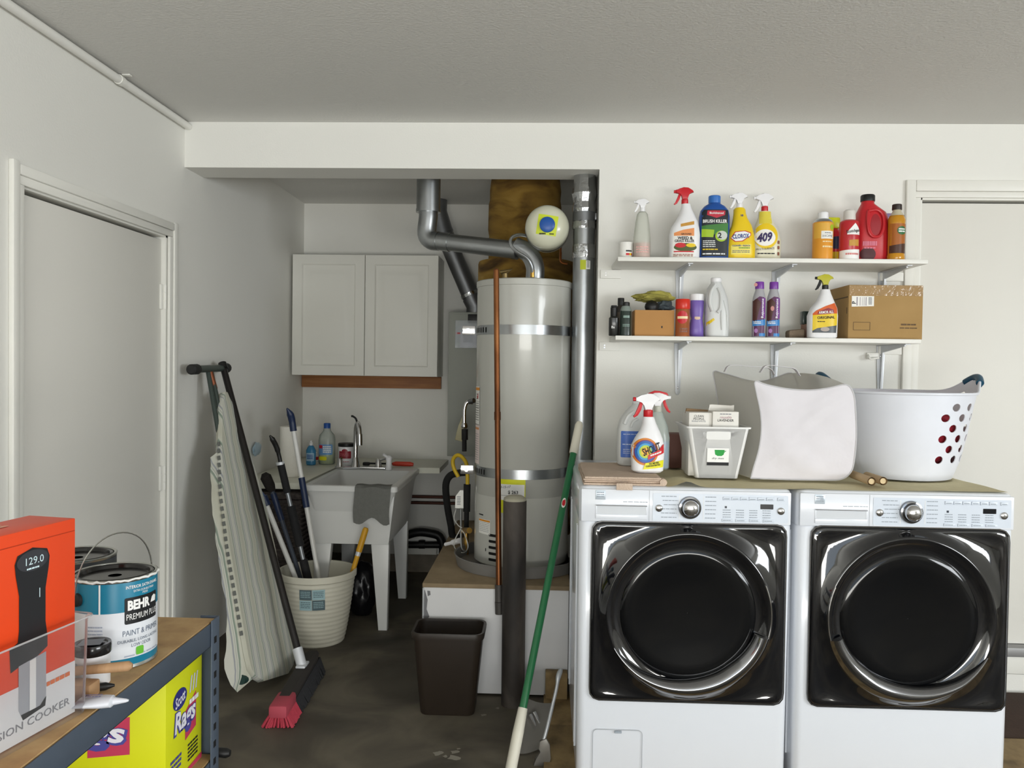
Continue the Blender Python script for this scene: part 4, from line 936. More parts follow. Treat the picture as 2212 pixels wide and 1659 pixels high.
for a, b in zip(rings, rings[1:]): ring_faces(bm, a, b)
bm.faces.new(list(reversed(rings[0]))); bm.faces.new(rings[-1])
obj('bin_body', bm, M_brown, t)
# green pole leaning on the washer
t = thing('green_pole', 'green metal pole with white grip and white socket leaning beside the washer', 'pole', (-0.1, 2.72, 0), world=True)
g0, g1 = at_z(1102, 1659, 0.0), at(1252, 912, 3.32)
g0 = at(1104, 1659, 2.74); dgp = (g1-g0).normalized(); g0 = g0-dgp*(g0.z/dgp.z)
Lg = (g1-g0).length
gp = lambda s: g0+dgp*s*Lg
bm = nb(); tube(bm, [gp(0.15), gp(0.92)], 0.0135, 16); obj('pole', bm, mat('green_enamel', '#1c6b3f', 0.3, coat=0.3), t)
bm = nb(); tube(bm, [gp(0.895), gp(0.905), gp(0.99), gp(1.0)], [0.0165, 0.0175, 0.0165, 0.011], 16); obj('grip', bm, mat('ivory_grip', '#d9d5c6', 0.5), t)
bm = nb(); tube(bm, [gp(0.0), gp(0.11)], 0.0195, 16); tube(bm, [gp(0.105), gp(0.165)], [0.0195, 0.0165], 16); obj('socket', bm, mat('ivory_grip', '#d9d5c6', 0.5), t)
q = gp(0.735); bm = nb()
tx = dgp.cross(Vector((0, 1, 0))).normalized(); ty = dgp.cross(tx)
if ty.y > 0: ty = -ty
def gmap(x, z, e=0.0): a = x/0.0135; return q+dgp*z+(tx*math.sin(a)+ty*math.cos(a))*(0.0138+e)
patch(bm, ell(0, 0, 0.009, 0.02, 16), gmap, 0.0); l = obj('oval_sticker', bm, M_paper, t)
bm = nb(); patch(bm, ell(0, 0, 0.006, 0.013, 14), gmap, 0.0006); obj('print', bm, M_red, l)
# metal dustpan
t = thing('metal_dustpan', 'bent sheet-metal dustpan with long bare handle standing beside the washer', 'dustpan', (0.02, 2.9, 0), world=True)
M_dp = mat('worn_sheet_metal', '#7d7a74', 0.45, metal=0.6, var=0.2, scale=12)
bm = nb(); g_ = []
p_bl, p_tr = at(1096, 1655, 2.86), at(1150, 1536, 2.98)
for k in range(9):
    u = k/8; row = []
    for j in range(9):
        v = j/8
        x = -0.075+0.115*v+0.05*(u-0.5)*(1-v*0.3); y = 2.85+0.10*u+0.05*v; z = 0.012+0.155*u*(1-0.25*v)+0.04*math.sin(v*PI)*(-1+u*0.4)*0.4+0.012
        row.append(bm.verts.new((x, y, max(0.003, z))))
    g_.append(row)
for a, b in zip(g_, g_[1:]):
    for j in range(8): bm.faces.new((a[j], a[j+1], b[j+1], b[j]))
bmesh.ops.solidify(bm, geom=bm.faces[:], thickness=0.002)
obj('pan', bm, M_dp, t)
for k, (xa, ya, xb, yb) in enumerate(((1146, 1543, 1157, 1568), (1154, 1538, 1166, 1562))):
    bm = nb(); tube(bm, [at(xa, ya, 2.925), at(xb, yb, 2.905)], [0.007, 0.003], 8); obj('bright_rib', bm, M_chrome, t)
bm = nb(); pts = [(1180, 1596), (1166, 1602), (1163, 1620), (1170, 1625), (1156, 1640), (1155, 1659), (1150, 1675), (1185, 1675), (1190, 1640), (1188, 1610)]
pp = [at(x, y, 2.80) for x, y in pts]; prism(bm, [(p.x, max(p.z, 0.001)) for p in pp], 2.80, 2.815, 0.003); obj('jagged_end', bm, M_dp, t)
bm = nb(); tube(bm, curve_pts([at(1175, 1598, 2.81), at(1183, 1568, 2.83), at(1192, 1530, 2.86), at(1202, 1487, 2.89), at(1206, 1462, 2.91), at(1212, 1446, 2.93)], 4), [0.0065]*9+[0.006]*5+[0.0065, 0.008, 0.0095, 0.0095, 0.0095, 0.0085, 0.006], 10); obj('handle', bm, mat('bright_steel_handle', '#c6cacf', 0.3, metal=0.7), t)
# board under the machines, doormat
M_osb = ramp_mat('rough_plywood', [(0.3, '#6d5a3c'), (0.5, '#8d7650'), (0.75, '#a68e62')], scale=7, stretch=(2, 1.5, 2), rough=0.85, bump=0.15)
t = thing('plywood_sheet', 'rough plywood sheet lying on the floor under the washer and dryer', 'plywood', (0.9, 2.9, 0), world=True)
bm = nb(); box(bm, (0.022, 2.46, 0.0), (2.3, 3.10, 0.016), 0.001); box(bm, (0.022, 3.10, 0.0), (1.55, 3.42, 0.016), 0.001); obj('sheet', bm, M_osb, t)
bm = nb(); box(bm, (0.028, 3.335, 0.0165), (0.118, 3.378, 0.125), 0.002)
tag(obj('wood_block', bm, M_osb), 'short wood block standing on the plywood at the washer corner', 'wood block')
bm = nb(); box(bm, (1.56, 3.115, 0.0), (2.5, 3.56, 0.012), 0.004)
tag(obj('doormat', bm, mat('brown_doormat', '#423229', 0.98, var=0.2, scale=40, bump=0.6, bscale=200)), 'dark brown mat on the floor below the house door', 'doormat')

bm = nb(); rg = random.Random(31)
for (x, y, r) in ((946, 1628, .013), (982, 1625, .011), (980, 1637, .016), (962, 1634, .006), (990, 1618, .005), (1044, 1545, .008), (910, 1536, .005), (1075, 1530, .006)):
    q = at_z(x, y, 0); ph = rg.random()*6
    bm.faces.new([bm.verts.new((q.x+r*(1+.35*math.sin(3*a+ph))*math.cos(a)*1.3, q.y+r*(1+.35*math.sin(2*a+ph))*math.sin(a)*1.3, .0008)) for a in [2*PI*k/14 for k in range(14)]])
FLOOR.location = FLOOR.location; spots = obj('paint_spot', bm, mat('worn_paint_spot', '#8f8a7e', .85), None, kind='stuff')
spots.parent = FLOOR; spots.matrix_parent_inverse = Matrix.Translation(-FLOOR.location)

# ------------------------------------------------------------------ shelves
YS = 3.29; ZU, ZL = 1.822, 1.508
def shelf(nm_label, x0, x1, z):
    t = thing('wall_shelf', nm_label, 'shelf', ((x0+x1)/2, 3.44, z-0.017), world=True)
    bm = nb(); box(bm, (x0, YS, z-0.017), (x1, D-0.002, z), 0.0015); obj('shelf_board', bm, M_trim, t)
    for bx in (at(1468, 590, D).x, at(1676, 590, D).x, at(1906, 590, D).x):
        bm = nb()
        zt = z-0.018
        prism(bm, [(bx-0.019, zt), (bx+0.019, zt), (bx+0.010, zt-0.215), (bx+0.004, zt-0.225), (bx-0.004, zt-0.225), (bx-0.010, zt-0.215)], D-0.006, D-0.002, 0.001)
        # horizontal arm, tapering to the front
        vs_ = [(bx-0.019, D-0.004), (bx+0.019, D-0.004), (bx+0.010, YS+0.035), (bx-0.010, YS+0.035)]
        a = [bm.verts.new((x, y, zt)) for x, y in vs_]; b = [bm.verts.new((x, y, zt-0.003)) for x, y in vs_]
        ring_faces(bm, a, b); bm.faces.new(a); bm.faces.new(list(reversed(b)))
        # stiffening rib down the middle
        o = [(D-0.006, zt-0.003), (YS+0.06, zt-0.003), (YS+0.06, zt-0.008), (D-0.03, zt-0.03), (D-0.012, zt-0.19), (D-0.006, zt-0.19)]
        a = [bm.verts.new((bx-0.003, y, zz)) for y, zz in o]; b = [bm.verts.new((bx+0.003, y, zz)) for y, zz in o]
        ring_faces(bm, a, b); bm.faces.new(list(reversed(a))); bm.faces.new(b)
        br = obj('bracket', bm, M_zinc, t)
        bm = nb()
        for dz in (-0.045, -0.195): lathe(bm, [(0.005, 0), (0.004, 0.003), (0.001, 0.004)], (bx, D-0.006, zt+dz), (0, -1, 0), seg=8)
        obj('screw', bm, M_chrome, br)
    for px0, px1 in ((1297, 1341), (1899, 1953)):
        xa = max(at(px0, 590, D).x, XR+0.003); xb = min(at(px1, 590, D).x, DX0-0.066)
        bm = nb(); box(bm, (xa, D-0.012, z-0.055), (xb, D-0.001, z-0.018), 0.001); bl = obj('mounting_block', bm, M_wall, t)
        bm = nb()
        for dz in (-0.032, -0.042): lathe(bm, [(0.004, 0), (0.003, 0.002)], (xa+0.022, D-0.012, z+dz), (0, -1, 0), seg=8)
        obj('screw', bm, M_chrome, bl)
    return t
shelf('upper white wall shelf on steel brackets holding garden and cleaning sprays', 0.291, 1.506, ZU)
shelf('lower white wall shelf on steel brackets holding a carton and polish bottles', 0.287, 1.487, ZL)
p = at(1888, 770, D)
bm = nb(); box(bm, (p.x-0.035, D-0.014, p.z-0.012), (p.x+0.02, D-0.001, p.z+0.016), 0.003); tube(bm, curve_pts([(p.x-0.03, D-0.014, p.z+0.005), (p.x-0.034, D-0.03, p.z-0.002), (p.x-0.026, D-0.036, p.z-0.012), (p.x+0.004, D-0.036, p.z-0.006)], 4), 0.0045, 8)
tag(obj('wall_hook', bm, M_trim), 'white painted hook block on the wall under the right end of the lower shelf', 'hook')
bm = nb(); rg = random.Random(21)
for (x, y) in ((1306, 374), (1317, 407), (1329, 421), (1527, 411), (1706, 388), (1735, 409), (1736, 426), (1489, 601), (1624, 599), (1733, 590), (1900, 423), (1320, 706)):
    q = at(x, y, D); lathe(bm, [(0.0022, 0), (0.0018, 0.0012), (0.0004, 0.0015)], (q.x, D, q.z), (0, -1, 0), seg=6)
obj('nail_head', bm, mat('nail', '#55534e', 0.5, metal=0.5), bpy.data.objects['wall_back'], kind='stuff')

# --- bottle parts
def base_on(px, Y, z): return (at(px, 560, Y).x, Y, z+0.0005)
def sprayer(t, z, s, m_head, m_trig, d=-1, m_collar=None, m_noz=None, m_top=None, y=0.0, x=0.0, style=0):
    """trigger head, nozzle toward d"""
    f = lambda P_: [(x+d*-1*a*s, z+b*s) for a, b in P_]
    col = m_collar or m_head
    bm = nb(); lathe(bm, [(0.215*s, 0), (0.225*s, 0.02*s), (0.22*s, 0.3*s), (0.17*s, 0.34*s)], (x, y, z), seg=18); obj('collar', bm, col, t)
    H = [(-0.60, 0.72), (-0.60, 0.92), (-0.35, 0.98), (-0.1, 1.10), (0.2, 1.08), (0.5, 0.9), (0.56, 0.78), (0.3, 0.72), (0.2, 0.55), (0.17, 0.30), (-0.17, 0.30), (-0.19, 0.55), (-0.32, 0.70)]
    bm = nb(); prism(bm, f(H), y-0.13*s, y+0.13*s, 0.03*s); obj('spray_head', bm, m_head, t)
    bm = nb(); tube(bm, [(x+d*0.58*s, y, z+0.82*s), (x+d*0.72*s, y, z+0.82*s)], 0.10*s, 10); obj('nozzle', bm, m_noz or m_head, t)
    Tg = [(-0.24, 0.70), (-0.40, 0.72), (-0.46, 0.45), (-0.60, 0.12), (-0.72, 0.02), (-0.66, -0.05), (-0.50, 0.05), (-0.34, 0.32)]
    bm = nb(); prism(bm, f(Tg), y-0.07*s, y+0.07*s, 0.02*s); obj('trigger', bm, m_trig, t)
    if m_top:
        Tp = [(-0.58, 0.93), (-0.35, 0.985), (-0.1, 1.105), (0.2, 1.09), (0.62, 0.92), (0.62, 1.02), (0.2, 1.2), (-0.1, 1.18), (-0.5, 1.08)]
        bm = nb(); prism(bm, f(Tp), y-0.135*s, y+0.135*s, 0.02*s); obj('head_cover', bm, m_top, t)
def label(t, out, fm, m, nm='label', e=0.0008, parent=None, step=0.01):
    bm = nb(); patch(bm, out, fm, e, step=step); return obj(nm, bm, m, parent or t)
def prints(parent, m, fn, nm='lettering'):
    bm = nb(); fn(bm); return obj(nm, bm, m, parent, smooth=False)

G = 'bottles on the upper shelf'; G2 = 'items on the lower shelf'
# 1 small white can
t = thing('small_tin', 'small white tin with a red band at the left end of the upper shelf', 'can', base_on(1352, 3.40, ZU), R(10), G)
bm = nb(); lathe(bm, [(.029, 0), (.031, .002), (.031, .004), (.0295, .006), (.0295, .066), (.031, .068), (.031, .071), (.028, .071), (.027, .068)], seg=26); obj('can_body', bm, M_paper, t)
fm = cyl_map(.0295)
l = label(t, [(-.008, .017), (.02, .017), (.02, .026), (-.008, .026)], fm, M_red, 'label_band')
label(t, [(.006, .017), (.014, .017), (.014, .026), (.006, .026)], fm, M_yellow, 'label_band', .0014, l)
prints(t, M_ink, lambda b: bars(b, -.008, .03, .026, .008, 1, fm, .001, .2, 5))
# 2 clear spray bottle with pink liquid
t = thing('spray_bottle', 'clear spray bottle with pink liquid and white trigger on the upper shelf', 'spray bottle', base_on(1386, 3.38, ZU), 0, G)
P_ = Prof([(0, .032, .03), (.004, .035, .033), (.09, .035, .033), (.15, .028, .027), (.185, .022, .021), (.195, .014, .014)])
bm = nb(); P_.loft(bm); obj('bottle_body', bm, clear_mat('frosted_clear', '#d9dcd0', 0.5, 0.3), t)
bm = nb(); Prof([(.003, .031, .029), (.006, .0335, .0315), (.066, .0335, .0315)]).loft(bm); obj('liquid', bm, mat('pink_liquid', '#e49a94', 0.25), t)
bm = nb(); bars(bm, -.026, .02, .05, .03, 3, prof_map(P_), .0008, .6, 2); obj('print', bm, mat('pale_pink_print', '#eab9b2', .5), t, smooth=False)
sprayer(t, .195, .048, M_white, M_white)
# 3 weed & grass killer
t = thing('spray_bottle', 'white weed and grass killer spray bottle with red trigger on the upper shelf', 'spray bottle', base_on(1477, 3.37, ZU), 0, G)
P_ = Prof([(0, .056, .032, 3, .001), (.005, .061, .035, 3, .001), (.10, .062, .035, 3, .001), (.13, .056, .034, 2.8, .003), (.155, .045, .032, 2.5, .008), (.18, .032, .028, 2.2, .009), (.205, .022, .022, 2.1, .006), (.225, .018, .018, 2, .004)])
bm = nb(); P_.loft(bm, 32); obj('bottle_body', bm, M_white, t)
fm = prof_map(P_)
l = label(t, [(-.052, .004), (.036, .004), (.036, .126), (-.01, .118), (-.05, .105)], fm, M_paper)
label(t, [(-.046, .092), (.034, .092), (.034, .124), (-.01, .116), (-.046, .104)], fm, mat('orange_print', '#e8965a', .5), 'label_band', .0012, l)
label(t, [(-.02, .128), (.034, .138), (.034, .152), (-.02, .14)], fm, mat('gold_print', '#c9953f', .5), 'label_band', .001)
label(t, ell(.0, .046, .046, .017, 20), fm, mat('dark_green_print', '#4d5a2a', .5), 'picture', .0012, l)
label(t, ell(-.02, .054, .022, .010, 16), fm, M_red, 'picture', .0016, l); label(t, ell(.022, .054, .020, .008, 16), fm, M_yellow, 'picture', .0016, l)
label(t, [(-.046, .026), (.034, .026), (.034, .031), (-.046, .031)], fm, M_red, 'label_band', .0014, l)
prints(l, M_ink, lambda b: (text(b, 'WEED &', .016, fm, -.002, .083, e=.0022, bold=.03), text(b, 'GRASS KILLER', .015, fm, -.004, .0715, e=.0022, width=.078, height=.011, bold=.02), text(b, 'GROUND', .011, fm, .002, .099, e=.0022, width=.042, height=.007, bold=.02)))
prints(l, mat('dull_print', '#9a6b58', .5), lambda b: bars(b, -.048, .007, .08, .012, 2, fm, .0018, .4, 4), 'print')
sprayer(t, .225, .062, M_red, M_red)
# 4 brush killer
t = thing('weed_killer_bottle', 'tall blue brush killer bottle with dark label on the upper shelf', 'bottle', base_on(1541, 3.38, ZU), 0, G)
P_ = Prof([(0, .055, .033, 3.5), (.005, .06, .036, 3.5), (.175, .0605, .036, 3.5), (.20, .056, .034, 3), (.218, .042, .03, 2.5), (.228, .026, .024, 2), (.232, .022, .022, 2)])
M_bb = mat('royal_blue_plastic', '#1e4f9c', .35)
bm = nb(); P_.loft(bm, 32); obj('bottle_body', bm, M_bb, t)
bm = nb(); lathe(bm, [(.024, .231), (.0245, .234), (.0245, .258), (.022, .261)], seg=24); obj('cap', bm, mat('bright_blue_cap', '#2f6fc0', .35), t)
fm = prof_map(P_)
l = label(t, [(-.055, .012), (.05, .012), (.05, .2), (-.055, .2)], fm, mat('charcoal_label', '#20262c', .45))
label(t, [(-.034, .196), (.038, .196), (.036, .178), (.002, .166), (-.036, .178)], fm, mat('crimson_badge', '#c23346', .4), 'badge', .0014, l)
label(t, [(-.055, .10), (.05, .10), (.05, .146), (-.055, .135)], fm, mat('leaf_green_print', '#3f7d36', .5), 'picture', .0014, l)
label(t, [(-.055, .09), (-.01, .088), (-.006, .118), (-.055, .122)], fm, mat('lime_print', '#a4c62a', .5), 'picture', .0018, l)
label(t, ell(.022, .093, .024, .022, 20), fm, mat('lime_print', '#a4c62a', .5), 'picture', .0018, l)
label(t, ell(.026, .096, .021, .018, 20), fm, mat('silver_print', '#c9cfc8', .5), 'picture', .0022, l)
prints(l, M_wink, lambda b: (text(b, 'BRUSH KILLER', .017, fm, -.003, .153, e=.0024, width=.096, height=.0135, bold=.025), text(b, 'BioAdvanced', .012, fm, .002, .186, e=.0026, width=.056, height=.009, bold=.02), bars(b, -.05, .045, .05, .03, 4, fm, .002, .6, 3), bars(b, -.05, .018, .09, .006, 1, fm, .002, .2, 8)))
prints(l, M_ink, lambda b: text(b, '2', .03, fm, .016, .096, e=.003, bold=.03))
prints(l, M_yellow, lambda b: bars(b, -.05, .036, .06, .006, 1, fm, .002, .2, 9), 'print')
# 5 yellow bleach spray
t = thing('spray_bottle', 'yellow bleach cleaner spray bottle with white trigger on the upper shelf', 'spray bottle', base_on(1599, 3.375, ZU), 0, G)
M_ycl = mat('cleaner_yellow', '#ecca1e', .35)
P_ = Prof([(0, .052, .032, 3), (.005, .057, .035, 3), (.05, .057, .035, 3, .0), (.10, .053, .034, 2.8, .0), (.14, .040, .03, 2.5, .002), (.17, .029, .026, 2.2, -.004), (.19, .025, .023, 2, -.006), (.205, .024, .022, 2, -.007), (.212, .018, .018, 2, -.007)])
bm = nb(); P_.loft(bm, 32); obj('bottle_body', bm, M_ycl, t)
fm = prof_map(P_)
l = label(t, [(-.047, .085), (-.03, .112), (.01, .116), (.034, .108), (.034, .096), (.0, .072), (-.03, .07)], fm, mat('brand_red', '#c9362c', .4), 'badge')
label(t, [(-.044, .086), (-.028, .109), (.008, .113), (.031, .105), (.031, .097), (-.002, .075), (-.028, .073)], fm, M_wink, 'badge', .0012, l)
prints(l, mat('brand_blue', '#1d3f8c', .4), lambda b: text(b, 'CLOROX', .02, fm, -.007, .093, e=.002, width=.066, height=.018, bold=.03, rot=4))
label(t, [(-.045, .02), (.035, .02), (.035, .062), (-.045, .056)], fm, mat('pale_yellow_label', '#f0e06a', .4), 'label')
prints(t, mat('brand_blue', '#1d3f8c', .4), lambda b: (text(b, '10', .012, fm, -.002, .178, e=.001, bold=.03), text(b, 'CLEANER + BLEACH', .009, fm, -.005, .055, e=.0016, width=.07, height=.007, bold=.02)))
prints(t, mat('green_print', '#5c9a3a', .4), lambda b: bars(b, -.015, .042, .045, .006, 1, fm, .0016, .3, 4), 'print')
prints(t, M_ginkk, lambda b: bars(b, -.04, .024, .07, .012, 2, fm, .0016, .5, 4), 'print')
sprayer(t, .212, .056, M_white, M_white, x=-.007)
# 6 all-purpose cleaner 409
t = thing('spray_bottle', 'clear cleaner spray bottle numbered 409 with red collar on the upper shelf', 'spray bottle', base_on(1654, 3.455, ZU), 0, G); t.scale = (1.05, 1, 1.15)
P_ = Prof([(0, .05, .03, 3), (.005, .055, .033, 3), (.08, .056, .033, 3), (.115, .048, .032, 2.6, -.002), (.145, .034, .028, 2.3, -.006), (.165, .025, .023, 2.1, -.008), (.185, .024, .022, 2, -.008)])
bm = nb(); P_.loft(bm, 32); obj('bottle_body', bm, mat('milky_cleaner', '#dedac0', .3), t)
fm = prof_map(P_)
label(t, [(-.034, .138), (.015, .138), (.014, .183), (-.03, .183)], fm, mat('soft_yellow', '#e3d24c', .4), 'label')
l = label(t, ell(-.008, .094, .046, .046, 24), fm, M_ycl, 'label')
label(t, ell(-.012, .088, .04, .03, 24), fm, M_wink, 'badge', .0012, l)
prints(l, mat('deep_purple', '#352a5e', .4), lambda b: text(b, '409', .04, fm, -.014, .089, e=.0024, width=.06, height=.034, bold=.04, shear=.25, rot=6))
prints(t, M_ink, lambda b: (text(b, 'MULTI-SURFACE', .008, fm, -.01, .048, e=.0012, width=.07, height=.007, rot=4), bars(b, -.04, .028, .07, .005, 1, fm, .0012, .2, 3)))
prints(t, mat('brown_print', '#8a5a48', .4), lambda b: [patch(b, rrect(.037, z, .046, z+.012, .002, 2), fm, .0012) for z in (.025, .047, .066)], 'picture')
sprayer(t, .185, .06, M_white, M_white, m_collar=M_red, x=-.008)
# 7 orange air freshener
t = thing('aerosol_can', 'orange aerosol can with white cap standing alone mid upper shelf', 'aerosol can', base_on(1776, 3.36, ZU), 0, G)
bm = nb(); lathe(bm, [(.037, 0), (.0395, .003), (.0395, .148), (.038, .152)], seg=32); obj('can_body', bm, mat('orange_can', '#e39a30', .3), t)
fm = cyl_map(.0395)
bm = nb(); lathe(bm, [(.038, .152), (.034, .16), (.026, .166), (.022, .167)], seg=32); obj('shoulder', bm, M_steel, t)
bm = nb(); lathe(bm, [(.021, .166), (.0215, .17), (.02, .192), (.014, .196)], seg=24); obj('cap', bm, M_white, t)
label(t, [(-.05, .085), (.05, .085), (.05, .147), (-.05, .147)], fm, mat('amber_can', '#e3ae44', .35), 'label_band')
l = label(t, [(-.018, .083), (.033, .083), (.033, .114), (-.018, .114)], fm, M_paper, 'label', .0014)
prints(l, M_ginkk, lambda b: (text(b, 'HOME', .014, fm, .009, .094, e=.002, width=.042, height=.009), bars(b, -.005, .104, .025, .004, 1, fm, .002, .2, 2)))
prints(t, mat('cream_ink', '#f3dfae', .4), lambda b: (bars(b, -.012, .068, .04, .006, 1, fm, .0012, .3, 6), bars(b, -.012, .048, .045, .007, 1, fm, .0012, .1, 9)), 'print')
prints(t, mat('lime_print', '#a4c62a', .5), lambda b: patch(b, ell(.028, .13, .011, .011, 16), fm, .0016), 'picture')
# 8 yellow-capped can behind
t = thing('aerosol_can', 'red and blue can with a square neon yellow cap behind the orange can', 'aerosol can', base_on(1795, 3.47, ZU), 0, G)
bm = nb(); lathe(bm, [(.031, 0), (.033, .003), (.033, .13), (.03, .14), (.02, .148)], seg=24); obj('can_body', bm, M_red, t)
fm = cyl_map(.033)
label(t, [(-.04, .06), (.04, .06), (.04, .115), (-.04, .105)], fm, mat('dark_blue_print', '#29304f', .4), 'label_band'); label(t, [(-.04, .01), (.04, .01), (.04, .05), (-.04, .045)], fm, M_yellow, 'label_band')
bm = nb(); box(bm, (-.028, -.024, .146), (.028, .024, .192), .007); obj('cap', bm, mat('neon_yellow', '#d6dc1e', .35), t)
# 9 red fabric protector
t = thing('aerosol_can', 'red and white fabric protector can with white cap in front of the red jug', 'aerosol can', base_on(1833, 3.355, ZU), 0, G)
bm = nb(); lathe(bm, [(.036, 0), (.038, .003), (.038, .146), (.036, .155), (.028, .161), (.024, .162)], seg=32); obj('can_body', bm, mat('can_red', '#bf2c33', .3), t)
fm = cyl_map(.038)
bm = nb(); lathe(bm, [(.023, .161), (.0235, .165), (.0225, .198), (.018, .203)], seg=24); obj('cap', bm, mat('milky_cap', '#dcd8d2', .3), t)
label(t, [(-.056, .003), (.056, .003), (.056, .044), (-.056, .037)], fm, M_wink, 'label_band')
l = label(t, [(-.02, .11), (.01, .146), (.036, .118), (.036, .1), (-.02, .1)], fm, M_wink, 'label', .0012)
prints(l, M_ink, lambda b: text(b, 'Scotchgard', .014, fm, .006, .113, e=.002, width=.058, height=.016, bold=.02, rot=8))
label(t, [(-.012, .055), (.03, .055), (.03, .082), (-.012, .078)], fm, mat('gold_print', '#c9953f', .5), 'picture', .0012)
prints(t, mat('pink_ink', '#d98a86', .4), lambda b: bars(b, -.025, .018, .055, .009, 1, fm, .0014, .2, 4), 'print')
# 10 red jug
t = thing('handle_jug', 'big red plastic jug with black cap and moulded handle on the upper shelf', 'jug', base_on(1881, 3.42, ZU), 0, G)
M_jr = mat('jug_red', '#c3262e', .35)
P_ = Prof([(0, .064, .045, 3.2), (.006, .069, .048, 3.2), (.13, .069, .048, 3.2), (.165, .066, .047, 3), (.205, .056, .042, 2.6, -.004), (.228, .036, .032, 2.3, -.014), (.24, .026, .025, 2, -.018), (.252, .025, .024, 2, -.018)])
bm = nb(); P_.loft(bm, 36); obj('jug_body', bm, M_jr, t)
fm = prof_map(P_)
bm = nb(); patch(bm, ell(-.002, .15, .020, .043, 20), fm, .0004, step=.006); gr = obj('grip_shade', bm, mat('jug_red_shaded', '#9c1c26', .4), t)  # flat patch in darker red, painting the shade of a grip hollow
bm = nb(); tube(bm, curve_pts([fm(-.03, .205, .002), fm(-.035, .17, .004), fm(-.03, .12, .004), fm(-.012, .1, .004), fm(.014, .105, .004), fm(.028, .14, .004), fm(.026, .185, .004), fm(.005, .208, .003), fm(-.03, .205, .002)], 5), .006, 8); obj('handle', bm, M_jr, t)
bm = nb(); lathe(bm, [(.0275, .25), (.028, .253), (.028, .273), (.025, .277)], (-.018, 0, 0), seg=26); obj('cap', bm, M_black, t)
label(t, ell(-.03, .03, .03, .028, 18), fm, mat('dark_maroon_label', '#4a1a20', .4), 'label', .001)
prints(t, mat('rose_ink', '#d97a8e', .4), lambda b: (bars(b, -.05, .062, .055, .02, 1, fm, .0014, .1, 4), bars(b, -.045, .05, .045, .008, 1, fm, .0014, .3, 5)), 'print')
# 11 amber oil bottle
t = thing('oil_bottle', 'amber wood oil bottle with brown cap at the right end of the upper shelf', 'bottle', base_on(1935, 3.36, ZU), 0, G)
P_ = Prof([(0, .03, .026), (.004, .034, .029), (.02, .034, .029), (.028, .032, .027), (.15, .033, .028), (.165, .034, .029), (.18, .028, .025), (.195, .018, .018), (.205, .015, .015)])
bm = nb(); P_.loft(bm, 28); obj('bottle_body', bm, mat('amber_oil', '#c58a1e', .15, coat=.3), t)
fm = prof_map(P_)
l = label(t, [(-.031, .03), (.031, .03), (.031, .148), (-.031, .148)], fm, mat('brown_orange_label', '#a8601e', .4))
label(t, [(-.031, .03), (.031, .03), (.031, .07), (-.031, .06)], fm, mat('deep_brown_print', '#4a2a1c', .4), 'picture', .0014, l)
label(t, ell(.01, .12, .019, .017, 16), fm, mat('bottle_green_print', '#2f6b3a', .4), 'badge', .0016, l)
prints(l, M_wink, lambda b: bars(b, -.004, .11, .028, .018, 2, fm, .0026, .4, 3), 'print')
bm = nb(); lathe(bm, [(.028, .181), (.018, .196), (.0155, .205), (.0155, .207)], seg=20, cap0=False); obj('neck', bm, mat('milky_neck', '#c9c0a6', .25), t)
bm = nb(); lathe(bm, [(.0185, .205), (.019, .207), (.0185, .226), (.016, .228)], seg=20); obj('cap', bm, mat('dark_brown_cap', '#2a1d18', .4), t)
# 12 white bottle behind
t = thing('squeeze_bottle', 'white bottle with lilac nozzle behind the red jug and the amber bottle', 'bottle', base_on(1915, 3.51, ZU), 0, G)
bm = nb(); lathe(bm, [(.026, 0), (.028, .003), (.028, .16), (.02, .19), (.014, .2)], seg=22); obj('bottle_body', bm, M_white, t)
bm = nb(); lathe(bm, [(.012, .199), (.012, .212), (.008, .214)], seg=14); tube(bm, [(0, 0, .21), (-.006, -.01, .213), (.03, -.01, .214)], .006, 8); obj('nozzle', bm, mat('lilac_plastic', '#9a86b4', .4), t)

# lower shelf
def bottle(nm, lab, cat, px, Y, z, prof, m, group, seg=28, rot=0):
    t = thing(nm, lab, cat, base_on(px, Y, z), rot, group); P_ = Prof(prof); bm = nb(); P_.loft(bm, seg); obj('bottle_body', bm, m, t); return t, P_
M_kb_ = mat('black_bottle', '#1a1b19', .3, coat=.2)
t, P_ = bottle('toiletry_bottle', 'squat black bottle with white lettering at the left end of the lower shelf', 'bottle', 1328, 3.35, ZL, [(0, .018, .018, 3), (.003, .02, .02, 3), (.072, .02, .02, 3), (.078, .014, .014, 3)], M_kb_, G2)
bm = nb(); lathe(bm, [(.013, .078), (.014, .08), (.014, .115), (.011, .117)], seg=18); box(bm, (-.012, -.012, .117), (.012, .012, .124), .003); obj('cap', bm, M_black, t)
prints(t, M_wink, lambda b: text(b, 'Ba', .014, prof_map(P_), -.004, .035, e=.001, bold=.01))
t, P_ = bottle('toiletry_bottle', 'tall brown bottle with black cap behind the squat black bottle', 'bottle', 1343, 3.42, ZL, [(0, .02, .018, 3), (.003, .022, .02, 3), (.11, .022, .02, 3), (.12, .02, .018, 2.5), (.13, .012, .012, 2)], mat('dark_brown_bottle', '#2f2a24', .35), G2)
label(t, [(-.018, .04), (.018, .04), (.018, .1), (-.018, .1)], prof_map(P_), mat('taupe_label', '#544a3e', .5))
bm = nb(); lathe(bm, [(.013, .13), (.0135, .132), (.0135, .158), (.0125, .16)], seg=18); obj('cap', bm, M_black, t)
t, P_ = bottle('toiletry_bottle', 'dark green bottle with grey shoulder beside the small open box', 'bottle', 1354, 3.34, ZL, [(0, .02, .018, 2.2), (.003, .023, .021, 2.2), (.1, .023, .021, 2.2), (.112, .019, .018, 2), (.12, .015, .015, 2)], mat('dark_green_bottle', '#20302a', .3, coat=.2), G2)
